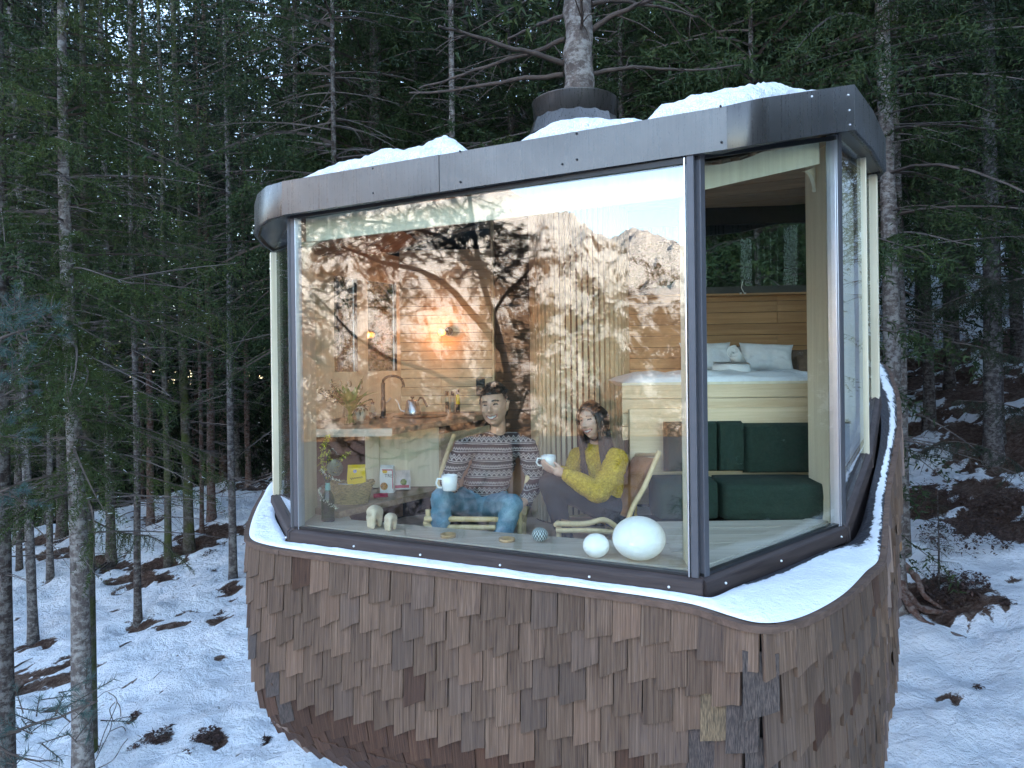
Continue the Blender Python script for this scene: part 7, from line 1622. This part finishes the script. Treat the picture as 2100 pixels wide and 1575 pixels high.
# spruce boughs hanging low in front of the left trunks
def bough_tree(label, base, boughs, seed, mat='needle'):
    """a spruce with a few long low boughs drawn through given points"""
    T_ = thing('spruce_tree', label, 'tree', base); b = Vector(base); a = MB(); a.tube([(0, 0, -.4), (0, 0, 3), (0, 0, 9), (0, 0, 14)], [.09, .075, .04, .01], 10); obj('trunk', a.mesh('trunk', M['bark_mossy']), T_)
    rng = np.random.default_rng(seed)
    for k, (pts, w) in enumerate(boughs):
        P = [Vector(p) - b for p in pts]; fine = np.array([list(catmull_open(P, i / 8)) for i in range((len(P) - 1) * 8 + 1)]); n = len(fine); L_ = np.linalg.norm(np.diff(fine, axis=0), axis=1).sum()
        wd_ = [tube_tris(fine, np.linspace(.016, .003, n))]; lf = []
        nt = int(L_ / .035)
        for i in range(nt):
            t = rng.uniform(.15, 1); x_ = t * (n - 1); i0 = min(int(x_), n - 2); p = fine[i0] + (fine[i0 + 1] - fine[i0]) * (x_ - i0); fw = fine[i0 + 1] - fine[i0]; fw /= np.linalg.norm(fw); sd_ = np.cross(fw, [0, 0, 1]) * rng.choice([-1, 1])
            d = fw * rng.uniform(.3, .9) + sd_ * rng.uniform(.3, 1) + np.array([0, 0, -rng.uniform(.1, 1.0)]); d /= np.linalg.norm(d); tl = w * (1.15 - t) * rng.uniform(.5, 1.2) + .04; m_ = max(3, int(tl / .016)); q = np.linspace(.05, 1, m_)
            pts_ = p + d * (q * tl)[:, None] + np.outer(q ** 2 * tl, [0, 0, -.3]); wd_.append(tube_tris(pts_[::max(1, m_ // 4)], .0022)); lf.append(leaf_tris(np.concatenate([pts_, pts_]), np.repeat(d[None], 2 * m_, 0), .045, .0045, rng))
        Wd = np.concatenate(wd_); Lf = np.concatenate(lf); V = np.concatenate([Wd, Lf]); obj('bough', mesh_np('bough', V, np.arange(len(V)).reshape(-1, 3), [M['limb'], M[mat]], np.concatenate([np.zeros(len(Wd) // 3), np.ones(len(Lf) // 3)])), T_)
    return T_
x_, y_ = -5.9, 9.8
bough_tree('slim spruce hidden behind the large pale trunk, with low green boughs reaching right', (x_, y_, gz(x_, y_)),
   [([LP(175, 1060, 9.8), LP(240, 1090, 9.4), LP(320, 1105, 9.0), LP(390, 1165, 8.8)], .30), ([LP(180, 640, 9.8), LP(290, 665, 9.5), LP(420, 665, 9.3)], .32), ([LP(180, 480, 9.8), LP(300, 490, 9.6), (LP(440, 515, 9.4))], .30), ([LP(180, 860, 9.8), LP(300, 880, 9.5), LP(450, 940, 9.3)], .34), ([LP(180, 560, 9.8), LP(110, 560, 9.4), LP(60, 590, 9.2)], .3), ([LP(180, 270, 9.8), LP(280, 285, 9.6), LP(390, 290, 9.5)], .3),
    ([LP(170, 980, 9.8), LP(80, 1010, 9.5), LP(0, 1020, 9.3)], .3), ([LP(170, 330, 9.8), LP(90, 340, 9.4), LP(10, 380, 9.2)], .3), ([LP(180, 180, 9.8), LP(250, 170, 9.6), LP(330, 190, 9.5)], .3), ([LP(180, 940, 9.8), LP(300, 935, 9.6), LP(400, 960, 9.4), LP(480, 990, 9.3)], .26)], 5, 'needle_moss')
# small spruce and low boughs on the right slope
for (u, v, Y, h, lb) in ((1948, 1050, 9.5, 1.1, 'small young spruce with thin branches on the snow by the right rim'),):
    pass
x_, y_ = 8.9, 11.0
bough_tree('slim dark spruce on the right slope whose boughs hang over the brown bank', (x_, y_, gz(x_, y_)),
   [([LP(2150, 1000, 10.5), LP(2050, 930, 10), LP(1950, 905, 9.8), LP(1880, 930, 9.6)], .35), ([LP(2150, 760, 10.8), LP(2040, 720, 10.4), LP(1930, 700, 10.2), LP(1870, 720, 10)], .35), ([LP(2150, 560, 11), LP(2020, 590, 10.6), LP(1900, 640, 10.2)], .35), ([LP(2150, 860, 10.8), LP(2060, 830, 10.4), LP(1960, 820, 10)], .35), ([LP(2150, 640, 11), LP(2060, 580, 10.6), LP(1960, 560, 10.2)], .35)], 8, 'needle_dark')
xs_, ys_, zs_ = hit(1925, 1215)
T_ = thing('young_spruce', 'small young spruce with thin drooping branches on the snow beside the pale rooted trunk', 'tree', (xs_, ys_, zs_ + H0))
c_ = obj('crown', crown_mesh('young_crown_thin', 79, 2.6, .35, .62, 0.17, leaf=.04, sp=.02, wid=.004, tw=.045, nmat='needle_dark', gap=.3, droop=.5, nl=(3, 5)), T_); a = MB(); a.tube([(0, 0, -.2), (.02, 0, 1.2), (0, 0, 2.55)], [.03, .02, .004], 6); obj('trunk', a.mesh('trunk', M['bark']), T_); T_.scale = (.62, .62, .62)

# roots of the pale trunk, fallen sticks, clumps of litter, the uprooted bank
bx, by = (1831 - CX) / F * 10.8, 10.8
RT = thing('tree_root', 'dark spreading root running right over the snow from the pale trunk', 'root', (bx, by, gz(bx, by)))
for k, pts in enumerate(([(0, -.1, .5), (.25, -.2, .12), (.8, -.3, .06), (1.5, -.35, .10), (2.0, -.3, .02)], [(0, -.1, .35), (.15, -.5, .0), (.5, -.9, -.08)], [(0, 0, .8), (.25, -.1, .55), (.32, -.2, .30), (.55, -.25, .12)])):
    m = MB(); P = [Vector(p) for p in pts]; fine = [catmull_open(P, i / 5) for i in range((len(P) - 1) * 5 + 1)]; n = len(fine); m.tube(fine, [(.055 * (1 - .85 * i / n) + .010) * (1 + .25 * math.sin(i * 2.3 + k)) for i in range(n)], 9); obj('root_arm', m.mesh('root_arm', M['bark_red']), RT)
def clump(label, u, v, w, h, n, seed, mat=None, cat='leaf litter', name='litter_clump', group='dark clumps of twigs and litter poking through the snow'):
    x, y, z = hit(u, v); T_ = thing(name, label, cat, (x, y, z + H0 - .02), group); rr = random.Random(seed); m = MB(); 
    for i in range(n):
        a_ = rr.uniform(0, 6.28); q = rr.random() ** .5; p = Vector((w * q * math.cos(a_), w * .7 * q * math.sin(a_), 0)); p.z = float(ground(x + p.x, y + p.y)) - z + rr.uniform(0, h * (1 - q * .6)); d = Vector((rr.gauss(0, 1), rr.gauss(0, 1), rr.gauss(.2, .5))).normalized(); L_ = rr.uniform(.03, .10)
        if i % 3: blade(m, p, d, L_ * .8, L_ * .28, .3, n=2)
        else: m.tube([p, p + d * L_ * .6, p + d * L_ * 1.4 + Vector((0, 0, -.02))], [.005, .004, .002], 4)
    obj('twigs', m.mesh('twigs', mat or M['litter']), T_); return T_
M['litter'] = plain('brown_litter', (.060, .034, .028), .9, var=.7, nscale=9)
for i, (u, v, w, h, n, lb) in enumerate([(318, 1512, .22, .10, 150, 'brown litter clump on the snow left of the bottom centre, beside the large pale trunk'), (272, 1532, .10, .05, 50, 'small brown litter clump nearest the large pale trunk'), (425, 1512, .22, .12, 190, 'largest brown litter clump in the snow near the left bottom of the cladding'), (352, 1490, .08, .05, 40, 'small litter clump between the two large clumps'), (385, 1542, .09, .05, 40, 'small litter clump low on the snow before the largest clump'),
     (545, 1520, .06, .06, 40, 'small dark tuft on the snow just left of the shingled bottom'), (428, 1135, .22, .14, 120, 'dark round earth clod beside the mossy trunk foot'), (112, 1118, .28, .16, 120, 'dark brush clod on the snow in the far left woods'), (450, 1260, .15, .08, 70, 'dark litter patch downhill of the lone grey trunk'), (460, 1215, .12, .12, 60, 'narrow dark litter streak below the lone grey trunk'), (275, 1465, .07, .05, 35, 'tiny litter tuft uphill of the clump by the large trunk'), (2010, 1412, .05, .05, 25, 'tiny dark speck of litter on the right snow'), (2062, 1235, .12, .06, 50, 'dark litter patch on the right snow with a thin stalk')]):
    clump(lb, u, v, w, h, n, i)
for i, (u, v, r_, lb) in enumerate([(1985, 1110, .55, 'matted brown brush hanging on the bank at the right'), (1900, 1030, .5, 'matted dark brush against the pale trunk on the bank'), (2060, 1060, .5, 'matted brown brush at the right end of the bank'), (1955, 1215, .35, 'brown brush heaped along the root on the right snow')]):
    clump(lb, u, v, r_ * 1.5, r_, 900, 50 + i, cat='brush', name='brush_pile', group='brown brush on the right bank')
def stick(label, pts, r, mat='bark_red', name='fallen_branch'):
    P = [Vector(p) for p in pts]; c = P[0]; m = MB(); m.tube([p - c for p in P], [r, r * .8, r * .3][:len(P)] if len(P) == 3 else r, 7); T_ = obj(name, m.mesh(name, M[mat]), None, c, label, 'branch'); return T_
def HG(u, v, dz=.03): x, y, z = hit(u, v); return Vector((x, y, z + H0 + dz))
stick('reddish fallen branch lying on the snow at the far lower left', [HG(25, 1425), HG(50, 1408, .08), HG(82, 1392)], .05)
stick('thin dark fallen branch on the snow left of the leaning pale trunk', [HG(25, 1375), HG(45, 1365, .05), HG(68, 1352)], .02, 'bark'); stick('dark fallen branch pointing down from the mossy thin trunk', [HG(190, 1175), HG(215, 1160, .06), HG(235, 1145)], .03, 'bark')
stick('dark pair of roots below the trunk behind the large pale one', [HG(205, 1172), HG(222, 1160, .05), HG(262, 1138)], .03, 'bark'); stick('thin stick on the snow above the largest litter clump', [HG(315, 1395), HG(325, 1385), HG(335, 1376)], .006, 'bark'); stick('fallen branch stuck in the snow at the middle left', [HG(245, 1330), HG(258, 1325, .05), HG(270, 1318)], .02, 'bark')
# bare shrub in the lower left
x, y, z = hit(190, 1560); SH = thing('bare_shrub', 'leafless twiggy shrub right of the large pale trunk at the bottom', 'shrub', (x, y, z + H0)); rr = random.Random(9); m = MB()
Ys = y - .4
for pts in ([(195, 1560), (225, 1500), (232, 1478), (262, 1470)], [(200, 1545), (215, 1500), (240, 1440), (222, 1420)], [(225, 1500), (250, 1490), (258, 1500)], [(232, 1478), (225, 1455), (236, 1440)], [(190, 1580), (230, 1560), (250, 1530), (262, 1515)], [(240, 1440), (246, 1450), (248, 1470)]):
    P = [U(u, v, Ys) - SH.location for u, v in pts]; m.tube([catmull_open(P, i / 4) for i in range((len(P) - 1) * 4 + 1)], .006, 5)
obj('twigs', m.mesh('twigs', M['bark']), SH)
